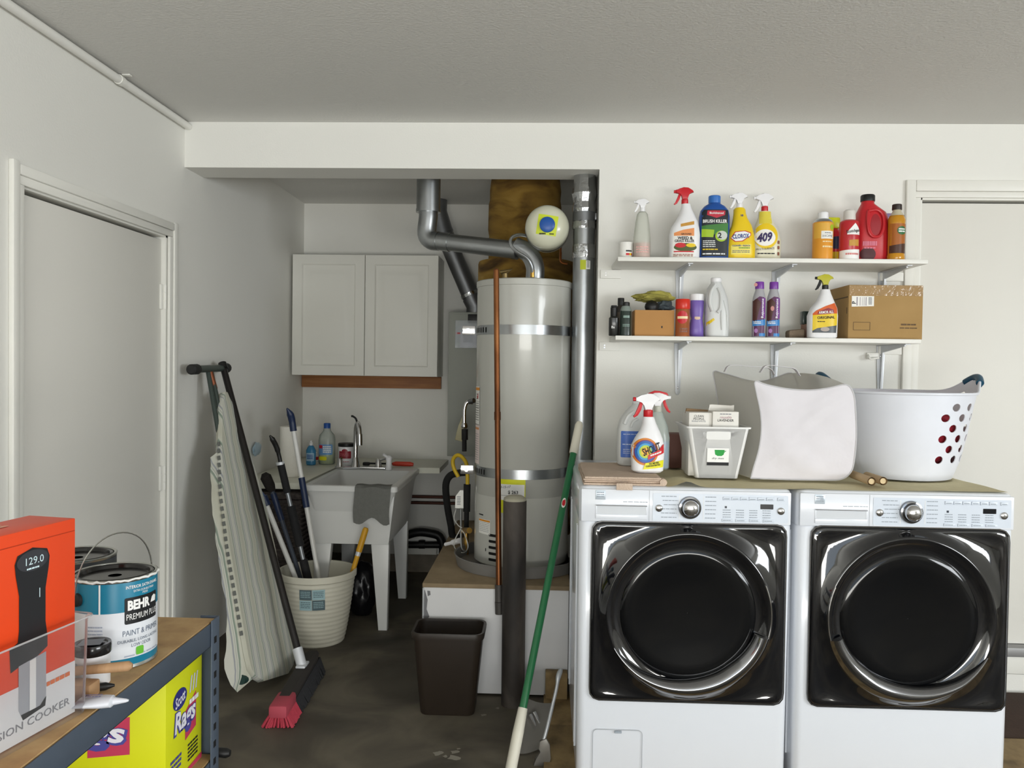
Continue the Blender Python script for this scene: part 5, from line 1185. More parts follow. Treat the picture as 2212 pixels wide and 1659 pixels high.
bm = nb(); lathe(bm, [(.0228, .1), (.0215, .108), (.018, .116), (.0155, .121)], seg=22); obj('shoulder', bm, mat('grey_green_shoulder', '#7f8a84', .35), t)
bm = nb(); lathe(bm, [(.0145, .12), (.015, .122), (.015, .134), (.012, .137)], seg=18); obj('cap', bm, M_black, t)
prints(t, mat('pale_green_ink', '#8aa39a', .4), lambda b: (bars(b, -.012, .07, .026, .012, 1, prof_map(P_), .001, .2, 3), bars(b, -.014, .035, .028, .012, 2, prof_map(P_), .001, .5, 4)), 'print')
# open box with rags
t = thing('open_box', 'small open tan cardboard box on the lower shelf', 'box', base_on(1412, 3.40, ZL), 0, G2)
M_card = mat('tan_cardboard', '#b58650', .85, var=.05, scale=14)
w_, d_b, h_ = .079, .06, .106
bm = nb()
box(bm, (-w_, -d_b, 0), (w_, -d_b+.003, h_)); box(bm, (-w_, d_b-.003, 0), (w_, d_b, h_)); box(bm, (-w_, -d_b+.003, 0), (-w_+.003, d_b-.003, h_)); box(bm, (w_-.003, -d_b+.003, 0), (w_, d_b-.003, h_)); box(bm, (-w_+.003, -d_b+.003, 0), (w_-.003, d_b-.003, .003))
o = obj('carton', bm, M_card, t)
bm = nb(); patch(bm, ell(.03, .038, .003, .005, 10), flat_map(-d_b), .0006); obj('printed_mark', bm, M_ink, o)
def rag(nm, lab, m, px, py, Y, sx, sy, sz, seed, cat='cloth'):
    bm = nb(); bmesh.ops.create_icosphere(bm, subdivisions=4, radius=1); c0 = at(px, py, Y); of = Vector((seed*3.1, seed, 0))
    for v in bm.verts:
        n_ = noise.noise(v.co*1.8+of)*.4+noise.noise(v.co*5+of)*.14
        v.co = c0+Vector((v.co.x*sx*(1+n_), v.co.y*sy*(1+n_), v.co.z*sz*(1+n_*1.3)-v.co.x**2*sz*.5))
    return tag(obj(nm, bm, m), lab, cat, G2)
rag('folded_rag', 'olive yellow rag bunched on top of the small open box', mat('olive_cloth', '#a39c4e', .95, bump=.5, bscale=200), 1412, 640, 3.41, .082, .045, .02, 1)
rag('dark_cloth', 'slate blue cloth stuffed in the right side of the small open box', mat('slate_cloth', '#5c666c', .95, bump=.4), 1437, 658, 3.43, .033, .03, .026, 4)
bm = nb(); c0 = at(1408, 660, 3.37); lathe(bm, [(.001, .028), (.016, .024), (.026, .012), (.029, 0), (.024, -.014)], (c0.x, 3.375, c0.z-.006), seg=24)
tag(obj('black_cap', bm, M_black), 'round black cap sticking up out of the small open box', 'cap', G2)
# red-cap can
t = thing('aerosol_can', 'copper-coloured spray can with a wide red cap on the lower shelf', 'aerosol can', base_on(1477, 3.34, ZL), 0, G2)
bm = nb(); lathe(bm, [(.028, 0), (.03, .002), (.03, .004), (.0288, .006), (.0288, .108), (.027, .112)], seg=28); obj('can_body', bm, mat('copper_can', '#b0673e', .35, metal=.4), t)
bm = nb(); lathe(bm, [(.0285, .111), (.0295, .113), (.0295, .147), (.027, .151)], seg=28); obj('cap', bm, mat('scarlet_cap', '#d3301f', .3), t)
fm = cyl_map(.0288)
l = label(t, ell(-.006, .077, .023, .026, 22), fm, M_red, 'badge'); label(t, [(-.026, .071), (.016, .071), (.016, .081), (-.026, .081)], fm, mat('cream_ink', '#f3dfae', .4), 'label_band', .0014, l)
prints(t, mat('brown_print', '#8a5a48', .4), lambda b: bars(b, -.016, .014, .035, .02, 2, fm, .001, .3, 6), 'print')
# purple bottle
t = thing('bleach_wipes_bottle', 'lavender purple bottle with white cap right of the copper can', 'bottle', base_on(1507, 3.40, ZL), 0, G2)
P_ = Prof([(0, .027, .022, 2.5), (.004, .03, .025, 2.5), (.04, .029, .025, 2.5), (.075, .024, .022, 2.3), (.11, .028, .024, 2.4), (.148, .0295, .025, 2.4), (.152, .027, .023, 2.2)])
bm = nb(); P_.loft(bm, 26); obj('bottle_body', bm, mat('lavender_plastic', '#7a63b4', .35), t)
bm = nb(); Prof([(.151, .0285, .024), (.154, .0295, .025), (.176, .0295, .025), (.178, .027, .023)]).loft(bm, 26); obj('cap', bm, M_white, t)
bm = nb(); Prof([(.072, .0245, .0225), (.084, .0255, .0232)]).loft(bm, 26, False, False); obj('label_band', bm, mat('peach_band', '#dcc0a4', .4), t)
# white jug
t = thing('handle_jug', 'translucent white jug with built-in handle and yellow mark on the lower shelf', 'jug', base_on(1550, 3.40, ZL), 0, G2)
P_ = Prof([(0, .043, .04, 3), (.005, .048, .044, 3), (.1, .049, .045, 3), (.16, .045, .042, 2.8, -.003), (.2, .034, .034, 2.4, -.006), (.222, .022, .022, 2, -.004), (.228, .021, .021, 2, -.004)])
M_milky = mat('milky_jug', '#d7d9d8', .35, var=.02)
bm = nb(); P_.loft(bm, 30); obj('jug_body', bm, M_milky, t)
fm = prof_map(P_)
bm = nb(); tube(bm, curve_pts([fm(-.012, .215, .0), fm(-.03, .185, .003), fm(-.036, .14, .004), fm(-.026, .105, .003)], 5), .0075, 8); tube(bm, curve_pts([fm(-.002, .2, .0), fm(.008, .17, .003), fm(.006, .12, .003), fm(-.006, .1, .003)], 5), .0065, 8); obj('handle', bm, M_milky, t)
bm = nb(); lathe(bm, [(.021, .228), (.022, .23), (.022, .242), (.019, .245)], (-.004, 0, 0), seg=20); obj('cap', bm, M_white, t)
prints(t, M_yellow, lambda b: patch(b, [(-.046, .06), (-.02, .078), (-.016, .07), (-.046, .045)], fm, .001), 'label')
bm = nb(); tube(bm, curve_pts([fm(.012, .12, 0), fm(.01, .08, .002), fm(.014, .03, .001)], 5), .003, 6); tube(bm, curve_pts([fm(.02, .15, 0), fm(.034, .09, .001), fm(.038, .03, .001)], 5), .003, 6); obj('moulded_rib', bm, M_milky, t)
# two purple cleaners
for k, px in enumerate((1641, 1672)):
    t = thing('floor_polish_bottle', ('left' if k == 0 else 'right')+' one of the two purple-capped slim floor polish bottles', 'bottle', base_on(px, 3.36-0.0*k, ZL), R(-6), G2)
    P_ = Prof([(0, .023, .02, 2.5), (.004, .0265, .022, 2.5), (.14, .0265, .022, 2.5), (.165, .024, .021, 2.3, .001), (.19, .0175, .017, 2, .002), (.198, .0165, .0165, 2, .002)])
    bm = nb(); P_.loft(bm, 28); obj('bottle_body', bm, mat('silver_grey_bottle', '#a9a8ad', .3), t)
    fm = prof_map(P_)
    l = label(t, [(-.025, .006), (.025, .006), (.025, .162), (.0, .166), (-.025, .148)], fm, mat('plum_label', '#5a2a54', .35))
    label(t, [(-.025, .066), (-.012, .058), (-.004, .1), (.006, .14), (-.01, .158), (-.025, .148)], fm, mat('wood_brown_print', '#4a241e', .35), 'picture', .0014, l)
    label(t, [(-.025, .046), (.025, .05), (.025, .074), (-.025, .068)], fm, mat('sky_blue_print', '#3f86c8', .35), 'label_band', .0016, l)
    label(t, [(.0, .006), (.025, .006), (.025, .018), (.0, .018)], fm, mat('sky_blue_print', '#3f86c8', .35), 'label_band', .0016, l)
    label(t, [(.008, .078), (.024, .078), (.024, .16), (.008, .16)], fm, mat('violet_band', '#7a3a94', .35), 'label_band', .0016, l)
    prints(l, M_wink, lambda b: (text(b, 'Rejuvenate', .02, fm, .013, .118, rot=90, e=.0028, width=.078, height=.013, bold=.01), bars(b, -.022, .053, .03, .012, 2, fm, .0024, .5, 3)))
    label(t, ell(-.012, .028, .007, .009, 12), fm, mat('mauve_print', '#a878b4', .4), 'picture', .0016, l)
    bm = nb(); lathe(bm, [(.0175, .197), (.018, .199), (.0175, .222), (.0165, .226)], (.002, 0, 0), seg=20); obj('cap', bm, mat('purple_cap', '#7a3aa0', .3), t)
    if k == 0:
        bm = nb(); lathe(bm, [(.001, 0), (.007, .001), (.007, .003), (.001, .004)], (-.016, -.018, .213), (0, -1, 0), seg=16); obj('round_sticker', bm, mat('pinkish_sticker', '#c98a86', .5), t)
    else:
        label(t, ell(-.006, .118, .007, .010, 14), fm, mat('pinkish_sticker', '#c98a86', .5), 'picture', .002, l)
# dark small bottle & brown sponge
t = thing('small_bottle', 'small dark bottle behind the white polish spray on the lower shelf', 'bottle', base_on(1745, 3.44, ZL), 0, G2)
bm = nb(); lathe(bm, [(.02, 0), (.022, .003), (.022, .06), (.014, .07)], seg=20); obj('bottle_body', bm, mat('tan_bottle', '#8c6c5c', .4), t)
bm = nb(); box(bm, (-.022, -.02, .06), (.022, .02, .115), .004); obj('cap', bm, mat('dark_green_bottle', '#20302a', .3), t)
bm = nb(); p = base_on(1722, 3.42, ZL); box(bm, (p[0]-.036, 3.39, ZL+.0006), (p[0]+.03, 3.45, ZL+.036), .01)
for v in bm.verts: v.co.z += max(0, v.co.x-p[0])*.25*(1 if v.co.z > ZL+.02 else 0)
tag(obj('sponge', bm, mat('grey_brown_sponge', '#847462', .95, bump=.6, bscale=160)), 'grey-brown sponge lying on the lower shelf left of the polish spray', 'sponge', G2)
# car polish
t = thing('spray_bottle', 'white car polish spray bottle with yellow trigger beside the cardboard carton', 'spray bottle', base_on(1779, 3.35, ZL), 0, G2)
P_ = Prof([(0, .05, .03, 3), (.006, .057, .034, 3), (.09, .059, .034, 3), (.12, .052, .033, 2.8, .004), (.15, .034, .028, 2.4, .010), (.18, .022, .021, 2.1, .010), (.197, .018, .018, 2, .009)])
bm = nb(); P_.loft(bm, 32); obj('bottle_body', bm, M_white, t)
fm = prof_map(P_)
O_ = [(-.047, .022), (.046, .022), (.05, .06), (.05, .12), (.04, .142), (.0, .128), (-.035, .11), (-.047, .095)]
l = label(t, O_, fm, M_yellow)
label(t, [(-.047, .022), (.046, .022), (.048, .052), (.01, .046), (-.03, .04), (-.047, .03)], fm, mat('car_picture', '#4d5358', .35), 'picture', .0014, l)
label(t, ell(.0, .036, .018, .009, 16), fm, mat('car_gloss', '#b0a49c', .3), 'picture', .0018, l)
label(t, [(-.047, .092), (.05, .1), (.05, .12), (.04, .142), (.0, .128), (-.035, .11), (-.047, .098)], fm, mat('orange_red_print', '#d8632c', .4), 'label_band', .0014, l)
label(t, [(-.03, .094), (.035, .1), (.034, .114), (.012, .121), (-.028, .106)], fm, mat('maroon_label', '#8e2230', .4), 'badge', .0018, l)
prints(l, M_wink, lambda b: text(b, 'ARMOR ALL', .012, fm, .003, .104, e=.0026, width=.058, height=.011, bold=.02, rot=4))
prints(l, M_ink, lambda b: (text(b, 'ORIGINAL', .014, fm, .004, .083, e=.0022, width=.07, height=.011, bold=.02, rot=3), bars(b, -.03, .064, .03, .004, 1, fm, .002, .2, 2)))
sprayer(t, .197, .056, mat('olive_yellow_head', '#b9b42a', .35), M_dark, m_collar=M_black, x=.009, m_noz=M_dark)
# carton
t = thing('cardboard_carton', 'taped brown cardboard shipping carton on the right end of the lower shelf', 'carton', (0, 0, ZL+.0006), 0, G2)
xa, xb = at(1832, 700, 3.345).x, at(1993, 700, 3.345).x
t.location = ((xa+xb)/2, 3.345, ZL+.0006); t.rotation_euler = (0, 0, R(0)); W2 = (xb-xa)/2; Hc = .217
M_kraft = ramp_mat('kraft_card', [(0.3, '#a3824f'), (0.7, '#b08f5c')], scale=5, rough=.85, bump=.05)
bm = nb(); v = box(bm, (-W2, 0, 0), (W2, .225, Hc), .003)
obj('carton_body', bm, M_kraft, t)
bm = nb(); patch(bm, [(-W2+.002, Hc-.043), (W2-.002, Hc-.043), (W2-.002, Hc-.002), (-W2+.002, Hc-.002)], flat_map(0), .0008); obj('tape', bm, mat('glossy_tape', '#a4855a', .12, var=.12, scale=22, bump=.8, bscale=45, coat=.4), t)
fm = flat_map(0.0)
l = label(t, [(-W2+.012, Hc-.088), (-W2+.1, Hc-.085), (-W2+.1, Hc-.045), (-W2+.012, Hc-.045)], fm, M_paper, 'label', .0012)
prints(l, M_ink, lambda b: text(b, 'P', .022, fm, -W2+.021, Hc-.071, e=.002, rot=90, bold=.02))
prints(l, mat('mauve_grey_print', '#98909c', .5), lambda b: ([patch(b, [(-W2+x, Hc-.083), (-W2+x+w, Hc-.083), (-W2+x+w, Hc-.049), (-W2+x, Hc-.049)], fm, .002) for x, w in ((.031, .004), (.044, .002), (.053, .001), (.06, .0015), (.067, .003))]), 'print')
prints(l, M_ginkk, lambda b: bars(b, -W2+.078, Hc-.08, .014, .03, 6, fm, .002, .4, 3), 'print')
def frame_rect(b, x0, z0, x1, z1, w):
    for r_ in ((x0, z0, x1, z0+w), (x0, z1-w, x1, z1), (x0, z0+w, x0+w, z1-w), (x1-w, z0+w, x1, z1-w)):
        patch(b, [(r_[0], r_[1]), (r_[2], r_[1]), (r_[2], r_[3]), (r_[0], r_[3])], fm, .0012, step=0)
prints(t, mat('brown_ink', '#5c4526', .6), lambda b: (frame_rect(b, -W2+.02, .035, -W2+.087, .068, .0018), bars(b, W2-.085, .055, .06, .008, 1, fm, .0012, .2, 1), bars(b, W2-.09, .042, .07, .006, 1, fm, .0012, .3, 2)), 'print')
bm = nb(); box(bm, (-W2-.0012, .012, Hc-.115), (-W2-.0004, .018, Hc-.09)); box(bm, (-W2-.0015, .004, Hc-.05), (-W2-.0003, .22, Hc-.046)); obj('flap_seam', bm, mat('brown_ink', '#5c4526', .6), t)

# ------------------------------------------------------------------ washer and dryer
M_doorblk = mat('black_gloss_door', '#0b0c10', .06, var=.02, coat=.6, spec=.8)
M_glass = mat('smoked_door_glass', '#0a0b0d', .08, var=.05, coat=.2, spec=.3)
M_panel = mat('silver_blue_panel', '#d3dbe6', .3, var=.01)
M_rim = mat('dark_chrome', '#8c8d90', .10, metal=1.0, var=.02)
M_pinkgrey = mat('panel_print', '#9aa3ad', .5)
def appliance(nm, lab, cat, X, hinge):
    """front at local y=0; handle on the side away from the hinge"""
    t = thing(nm, lab, cat, (X, 2.645, 0.0165))
    h = 0.98; w = 0.341
    bm = nb()
    ring = lambda z, k=0.0: [bm.verts.new((a, b, z)) for a, b in rrect(-w+k, 0.0+k, w-k, 0.755-k, .028-k*.5, 5)]
    rings = [ring(.012, .012), ring(.03, .004), ring(.86), ring(.864, .0025), ring(.868), ring(h-.016), ring(h-.005, .004), ring(h, .014)]
    for a, b in zip(rings, rings[1:]): ring_faces(bm, a, b)
    bm.faces.new(rings[-1]); bm.faces.new(list(reversed(rings[0])))
    body = obj('cabinet', bm, M_enamel, t, ang=50)
    for x in (-.29, .29):
        for y in (.06, .69):
            bm = nb(); lathe(bm, [(.022, 0), (.022, .01), (.012, .012), (.012, .02)], (x, y, 0), seg=14); obj('foot', bm, M_dark, t)
    # embossed side panels
    for sx in (-1, 1):
        bm = nb()
        for y in (.07, .10, .60, .66): tube(bm, [(sx*w, y, .1), (sx*w, y, .84)], .0035, 6)
        obj('side_rib', bm, M_enamel, t)
    # door plate: rounded square out to a raised ring, one skin
    cx, cz, R_ = .0115, .5775, .262
    def sq(hx, hz, r, y, n=144):
        o = rrect(-hx, -hz, hx, hz, r, 6); o2 = []
        # resample by angle so that rings match the circles
        for k in range(n):
            a = 2*PI*k/n+PI/n; d = (math.cos(a), math.sin(a)); best = 0
            for (x0, z0), (x1, z1) in zip(o, o[1:]+o[:1]):
                ex, ez = x1-x0, z1-z0; den = d[0]*ez-d[1]*ex
                if abs(den) < 1e-12: continue
                s = (x0*ez-z0*ex)/den; u = (x0*d[1]-z0*d[0])/den
                if s > 0 and -1e-6 <= u <= 1+1e-6: best = max(best, s)
            o2.append(bm.verts.new((cx+d[0]*best, y, cz+d[1]*best)))
        return o2
    def ci(r, y, n=144, dx=0, dz=0): return [bm.verts.new((cx+dx+r*math.cos(2*PI*k/n+PI/n), y, cz+dz+r*math.sin(2*PI*k/n+PI/n))) for k in range(n)]
    bm = nb()
    rings = [sq(.3085, .2885, .03, .002), sq(.3085, .2885, .03, -.006), sq(.302, .282, .027, -.012)]
    # dished skin between the square rim and the round ring
    n = 144
    A_ = [Vector(v.co) for v in rings[-1]]; Bv = [Vector((cx+(R_+.004)*math.cos(2*PI*k/n+PI/n), -.030, cz+(R_+.004)*math.sin(2*PI*k/n+PI/n))) for k in range(n)]
    for s in (.15, .3, .45, .6, .75, .9, 1.0):
        row = []
        for a, b in zip(A_, Bv):
            p = a.lerp(b, s); ln = (b-a).length; p.y += .10*ln*math.sin(s*PI)*1.1; row.append(bm.verts.new(p))
        rings.append(row)
    for a, b in zip(rings, rings[1:]): ring_faces(bm, a, b)
    obj('door', bm, M_doorblk, t, ang=60)
    door = t.children[-1]
    bm = nb(); rings = [sq(.3125, .2925, .033, .0005), sq(.3125, .2925, .033, -.007), sq(.3085, .2885, .03, -.007)]
    for a, b in zip(rings, rings[1:]): ring_faces(bm, a, b)
    obj('door_trim', bm, M_rim, door, ang=60)
    # round ring and porthole glass
    bm = nb(); rings = [ci(R_+.004, -.030), ci(R_, -.034), ci(R_-.006, -.034), ci(R_-.020, -.022), ci(R_-.034, -.013), ci(R_-.045, -.012)]
    for a, b in zip(rings, rings[1:]): ring_faces(bm, a, b)
    obj('door_ring', bm, M_doorblk, door, ang=60)
    bm = nb(); rings = [ci(r, y) for r, y in ((R_-.045, -.012), (R_-.052, -.017), (.19, -.019), (.165, -.0165), (.12, -.011), (.07, -.0075), (.02, -.0062), (.001, -.006))]
    for a, b in zip(rings, rings[1:]): ring_faces(bm, a, b)
    obj('porthole_glass', bm, M_glass, door, ang=60)
    # crescent chrome handle along the lower rim
    bm = nb(); rows = []
    hs_ = 1 if hinge == 'left' else -1      # wide end on this side
    N_ = 56
    for k in range(N_+1):
        a = R(205)+(R(345)-R(205))*k/N_; s = k/N_
        if hs_ < 0: a = PI-a
        wd = .007+.049*math.sin(PI*min(1, s*.62+.0))**1.0 if True else 0
        wd = .006+.052*min(1, (math.sin(min(1, s*1.6)*PI/2))) * (1-.25*max(0, s-.75)/.25)
        ro = R_+.001; ri = ro-wd
        row = []
        for q in range(7):
            u = q/6; r = ro+(ri-ro)*u; y = -.034-.020*math.sin(PI*u)*min(1, wd/.03)-.0015
            row.append(bm.verts.new((cx+r*math.cos(a), y, cz+r*math.sin(a))))
        row.append(bm.verts.new((cx+ri*math.cos(a), -.018, cz+ri*math.sin(a)))); rows.append(row)
    for a, b in zip(rows, rows[1:]):
        for q in range(7): bm.faces.new((a[q], a[q+1], b[q+1], b[q]))
    bm.faces.new(rows[-1]); bm.faces.new(list(reversed(rows[0])))
    obj('door_handle', bm, M_rim, door, ang=60)
    bm = nb(); pts = []
    for k in range(14):
        a = R(345+38*k/13); a = PI-a if hs_ < 0 else a
        pts.append((cx+(R_-.002)*math.cos(a), -.036, cz+(R_-.002)*math.sin(a)))
    tube(bm, pts, .0022, 6); obj('ring_highlight_trim', bm, M_chrome, door)
    # control panel
    fm = flat_map(-.0005)
    bm = nb(); box(bm, (-.335, -.0045, .866), (.335, .004, .972), .004); fas = obj('fascia', bm, M_enamel, t)
    fp = flat_map(-.005)
    bm = nb(); patch(bm, rrect(-.105, .873, .325, .962, .004, 3), fp, .0006, step=0); pan = obj('control_panel', bm, M_panel, t)
    fq = flat_map(-.0056)
    # drawer with pull recess
    bm = nb(); dz0, dz1 = .876, .922
    box(bm, (-.288, -.008, dz0), (-.123, -.0045, dz0+.016), .0015); box(bm, (-.288, -.0065, dz0+.016), (-.284, -.0045, dz1), .0008); box(bm, (-.127, -.0065, dz0+.016), (-.123, -.0045, dz1), .0008); box(bm, (-.288, -.010, dz1-.004), (-.123, -.0045, dz1), .0012)
    dr_ = obj('drawer_pull', bm, M_enamel, t)
    bm = nb(); patch(bm, [(-.284, dz0+.016), (-.127, dz0+.016), (-.127, dz1-.004), (-.284, dz1-.004)], fp, .0005, step=0); obj('pull_recess', bm, mat('recess_grey', '#cdd1d6', .4), dr_)
    bm = nb(); tube(bm, [(-.287, -.0105, dz1-.002), (-.124, -.0105, dz1-.002)], .0012, 6); obj('pull_trim', bm, M_chrome, dr_)
    bm = nb(); box(bm, (-.117, -.0052, .868), (-.1155, -.0046, .97)); obj('drawer_seam', bm, mat('seam_grey', '#b6bac0', .5), t)
    # brand badge
    bm = nb(); box(bm, (-.289, -.0065, .938), (-.257, -.0046, .968), .001); bd = obj('badge', bm, mat('badge_silver', '#c5cfd8', .3, metal=.3), t)
    bm = nb(); fb = flat_map(-.0065); bars(bm, -.285, .943, .024, .02, 3, fb, .0006, .4, 3); obj('print', bm, M_pinkgrey, bd, smooth=False)
    # knob
    kx, kz = .013, .9175
    bm = nb(); lathe(bm, [(.0365, .005), (.0365, .010), (.035, .014), (.030, .015), (.0255, .011)], (kx, 0, kz), (0, -1, 0), seg=40); kr = obj('knob_ring', bm, M_rim, t)
    bm = nb(); lathe(bm, [(.027, .006), (.0265, .026), (.024, .034), (.016, .040), (.006, .042), (.001, .0422)], (kx, 0, kz), (0, -1, 0), seg=40); obj('knob', bm, M_chrome, t)
    for bx, bz in ((-.085, .914), (.302, .912)):
        bm = nb(); lathe(bm, [(.0115, .005), (.0115, .009), (.009, .011), (.004, .012), (.001, .0122)], (bx, 0, bz), (0, -1, 0), seg=24); obj('round_button', bm, M_chrome, t)
    bm = nb(); patch(bm, rrect(.237, .917, .278, .933, .001, 1), fq, .0006, step=0); obj('display', bm, mat('display_black', '#15171c', .15), pan)
    bm = nb(); patch(bm, [(.124, .918), (.131, .918), (.131, .925), (.124, .925)], fq, .0006, step=0); obj('indicator', bm, mat('indicator_dark', '#2c3440', .3), pan)
    def key(x0, z0, x1, z1, nm='key'):
        b = nb(); box(b, (x0, -.0085, z0), (x1, -.0056, z1), .0008)
        k_ = obj(nm, b, M_panel, t); b = nb(); fk = flat_map(-.0085)
        bars(b, x0+.003, z0+.003, (x1-x0)*.7, .0028, 1, fk, .0005, .1, int(x0*1000)); obj('print', b, M_pinkgrey, k_, smooth=False)
    for k in range(6): key(.118+.0275*k, .944, .118+.0275*k+.0245, .955)
    key(.291, .944, .313, .955)
    for k in range(4): key(.116+.0435*k, .875, .116+.0435*k+.035, .884)
    bm = nb()
    for i, n_ in enumerate((6, 6, 6, 5)):
        for j in range(4): bars(bm, .118+.042*i, .888+.0075*j, .026, .003, 1, fq, .0006, .1, i*7+j)
    for j in range(6):
        bars(bm, -.078+.004*j*(j < 3), .951-.0135*j, .05, .003, 1, fq, .0006, .1, j+20); bars(bm, .062, .951-.0135*j, .035, .003, 1, fq, .0006, .1, j+30)
    bars(bm, -.2, .930, .08, .003, 1, fp, .0006, .2, 12)
    obj('panel_print', bm, M_pinkgrey, pan, smooth=False, kind='stuff')
    bm = nb()
    for x in (-.021, .056): patch(bm, [(x, .88), (x+.0014, .88), (x+.0014, .955), (x, .955)], fq, .0006, step=0)
    obj('dial_scale', bm, M_wink, pan, smooth=False)
    return t
t = appliance('washing_machine', 'white front-load washer with glossy black door, left of the pair', 'washer', .4635, 'left')
bm = nb()
for k, (x, z) in enumerate(rrect(-.285, .02, -.125, .185, .014, 4)): pass
o = rrect(-.285, .022, -.125, .188, .014, 4); pts = [(x, -.0005, z) for x, z in o]
tube(bm, pts+[pts[0]], .0011, 5, caps=False); ap = obj('access_panel', bm, mat('seam_grey', '#b6bac0', .5), t)
bm = nb(); box(bm, (-.215, -.004, .178), (-.192, .001, .185), .001); obj('panel_latch', bm, M_pinkgrey, ap)
appliance('clothes_dryer', 'white front-load dryer with glossy black door, right of the pair', 'dryer', 1.161, 'right')
TOPZ = 0.0165+0.98+0.0006

# ------------------------------------------------------------------ things on top of the machines
# runner cloth
def sheet(nm, lab, m, x0, x1, y0, y1, z, th, nx_=40, ny_=16, drop=0.0, seed=1, amp=.002, cat='cloth', edge=None):
    bm = nb(); g_ = []
    for j in range(ny_+1):
        row = []
        for i in range(nx_+1):
            u, v = i/nx_, j/ny_
            x = x0+(x1-x0)*u; y = y0+(y1-y0)*v
            zz = z+th*.5+amp*abs(noise.noise(Vector((x*9+seed, y*9, seed))))*2
            if edge: zz += edge(u, v)
            yy = y+(.006*noise.noise(Vector((x*7, seed, 0))) if j == 0 else 0)
            row.append(bm.verts.new((x, yy, zz)))
        g_.append(row)
    for a, b in zip(g_, g_[1:]):
        for i in range(nx_): bm.faces.new((a[i], a[i+1], b[i+1], b[i]))
    bmesh.ops.solidify(bm, geom=bm.faces[:], thickness=th)
    zmin = min(v.co.z for v in bm.verts)
    for v in bm.verts: v.co.z += z-zmin
    return tag(obj(nm, bm, m), lab, cat)
M_run = mat('beige_runner_cloth', '#d4caa4', .95, var=.08, scale=30, bump=.4, bscale=250)
hump = lambda u, v: (.003*math.exp(-((u-.43)/.05)**2)+.018*math.exp(-((u-.06)/.03)**2)*(1-v)+.004*math.exp(-((u-.9)/.2)**2))*max(0, 1-v*2.2)
sheet('runner_cloth', 'long beige runner cloth lying across both machines under the baskets', M_run, .405, 1.485, 2.655, 3.36, TOPZ, .006, 70, 16, edge=hump, amp=.0015)
M_tow = mat('pinkish_beige_towel', '#cdb8a5', .97, var=.08, scale=50, bump=.8, bscale=220)
t = thing('folded_towel', 'folded pinkish beige towel under the spray bottles on the washer', 'towel', (.28, 2.9, TOPZ), world=True)
for k in range(4):
    z0 = TOPZ+.0005+.0068*k; bm = nb()
    box(bm, (.136+.004*(k % 2), 2.662+.006*((k*2) % 3), z0), (.400-.004*k, 3.10-.01*k, z0+.0064), .003)
    bmesh.ops.subdivide_edges(bm, edges=[e for e in bm.edges if e.calc_length() > .1], cuts=14, use_grid_fill=True)
    for v in bm.verts: v.co.z += (.0012*noise.noise(v.co*14)) if v.co.z > z0+.003 and k == 3 else 0; v.co.y += .004*noise.noise(Vector((v.co.x*8, k*3.0, 0))) if v.co.y < 2.7 else 0; v.co.x += .006*noise.noise(Vector((v.co.y*9, k*2.0, 1)))
    obj('towel_layer', bm, M_tow, t)
bm = nb(); tube(bm, [(.395, 2.664, TOPZ+.012), (.395, 2.70, TOPZ+.012)], .012, 10); obj('towel_fold', bm, M_tow, t)
bm = nb(); box(bm, (.24, 2.630, TOPZ-.010), (.292, 2.6345, TOPZ+.012), .001); obj('corner_tab', bm, M_tow, t)
TW = TOPZ+.0285
# bleach jug
t = thing('cleaner_jug', 'white half-clear jug with blue label at the back of the towel', 'jug', (at(1364, 990, 3.0).x, 3.0, TW+.001), R(8))
P_ = Prof([(0, .048, .034, 3), (.006, .053, .038, 3), (.13, .053, .038, 3), (.165, .048, .036, 2.7, .004), (.195, .036, .03, 2.4, .012), (.215, .024, .024, 2, .02), (.225, .02, .02, 2, .022)])
bm = nb(); P_.loft(bm, 30); obj('jug_body', bm, M_milky, t); fm = prof_map(P_)
bm = nb(); lathe(bm, [(.021, .224), (.022, .226), (.022, .245), (.019, .248)], (.022, 0, 0), seg=20); obj('cap', bm, M_white, t)
bm = nb(); tube(bm, curve_pts([fm(-.0, .195, .002), fm(-.022, .178, .004), fm(-.036, .15, .004)], 5), .007, 8); tube(bm, curve_pts([fm(.012, .17, .002), fm(-.006, .158, .004), fm(-.014, .14, .004)], 5), .005, 8); obj('handle', bm, M_milky, t)
l = label(t, rrect(-.047, .03, .046, .125, .003), fm, mat('cleaner_blue_label', '#4a6fc0', .4))
prints(l, mat('pale_blue_ink', '#c5d2ea', .5), lambda b: (bars(b, -.04, .112, .075, .003, 1, fm, .0014, .2, 3), bars(b, -.042, .075, .08, .004, 1, fm, .0014, .2, 4), bars(b, -.04, .04, .05, .02, 3, fm, .0014, .7, 5)), 'print')
# clear bottle red trigger to the right
t = thing('spray_bottle', 'clear spray bottle with blue liquid and a red trigger pointing right on the towel', 'spray bottle', (at(1419, 990, 2.895).x, 2.895, TW+.001), R(-6))
P_ = Prof([(0, .038, .03, 2.6), (.005, .042, .034, 2.6), (.11, .043, .034, 2.6), (.15, .036, .031, 2.4), (.185, .022, .022, 2), (.2, .017, .017, 2)])
bm = nb(); P_.loft(bm, 28); obj('bottle_body', bm, clear_mat('clear_bottle_plastic', '#cfd9d2', 0.45, 0.15), t)
bm = nb(); Prof([(.004, .037, .03, 2.6), (.008, .040, .032, 2.6), (.098, .041, .032, 2.6)]).loft(bm, 28); obj('liquid', bm, mat('blue_liquid', '#2f6fae', .2), t)
sprayer(t, .2, .062, M_white, M_red, d=1, m_top=M_red, m_collar=mat('greyish_collar', '#b9bbae', .4))
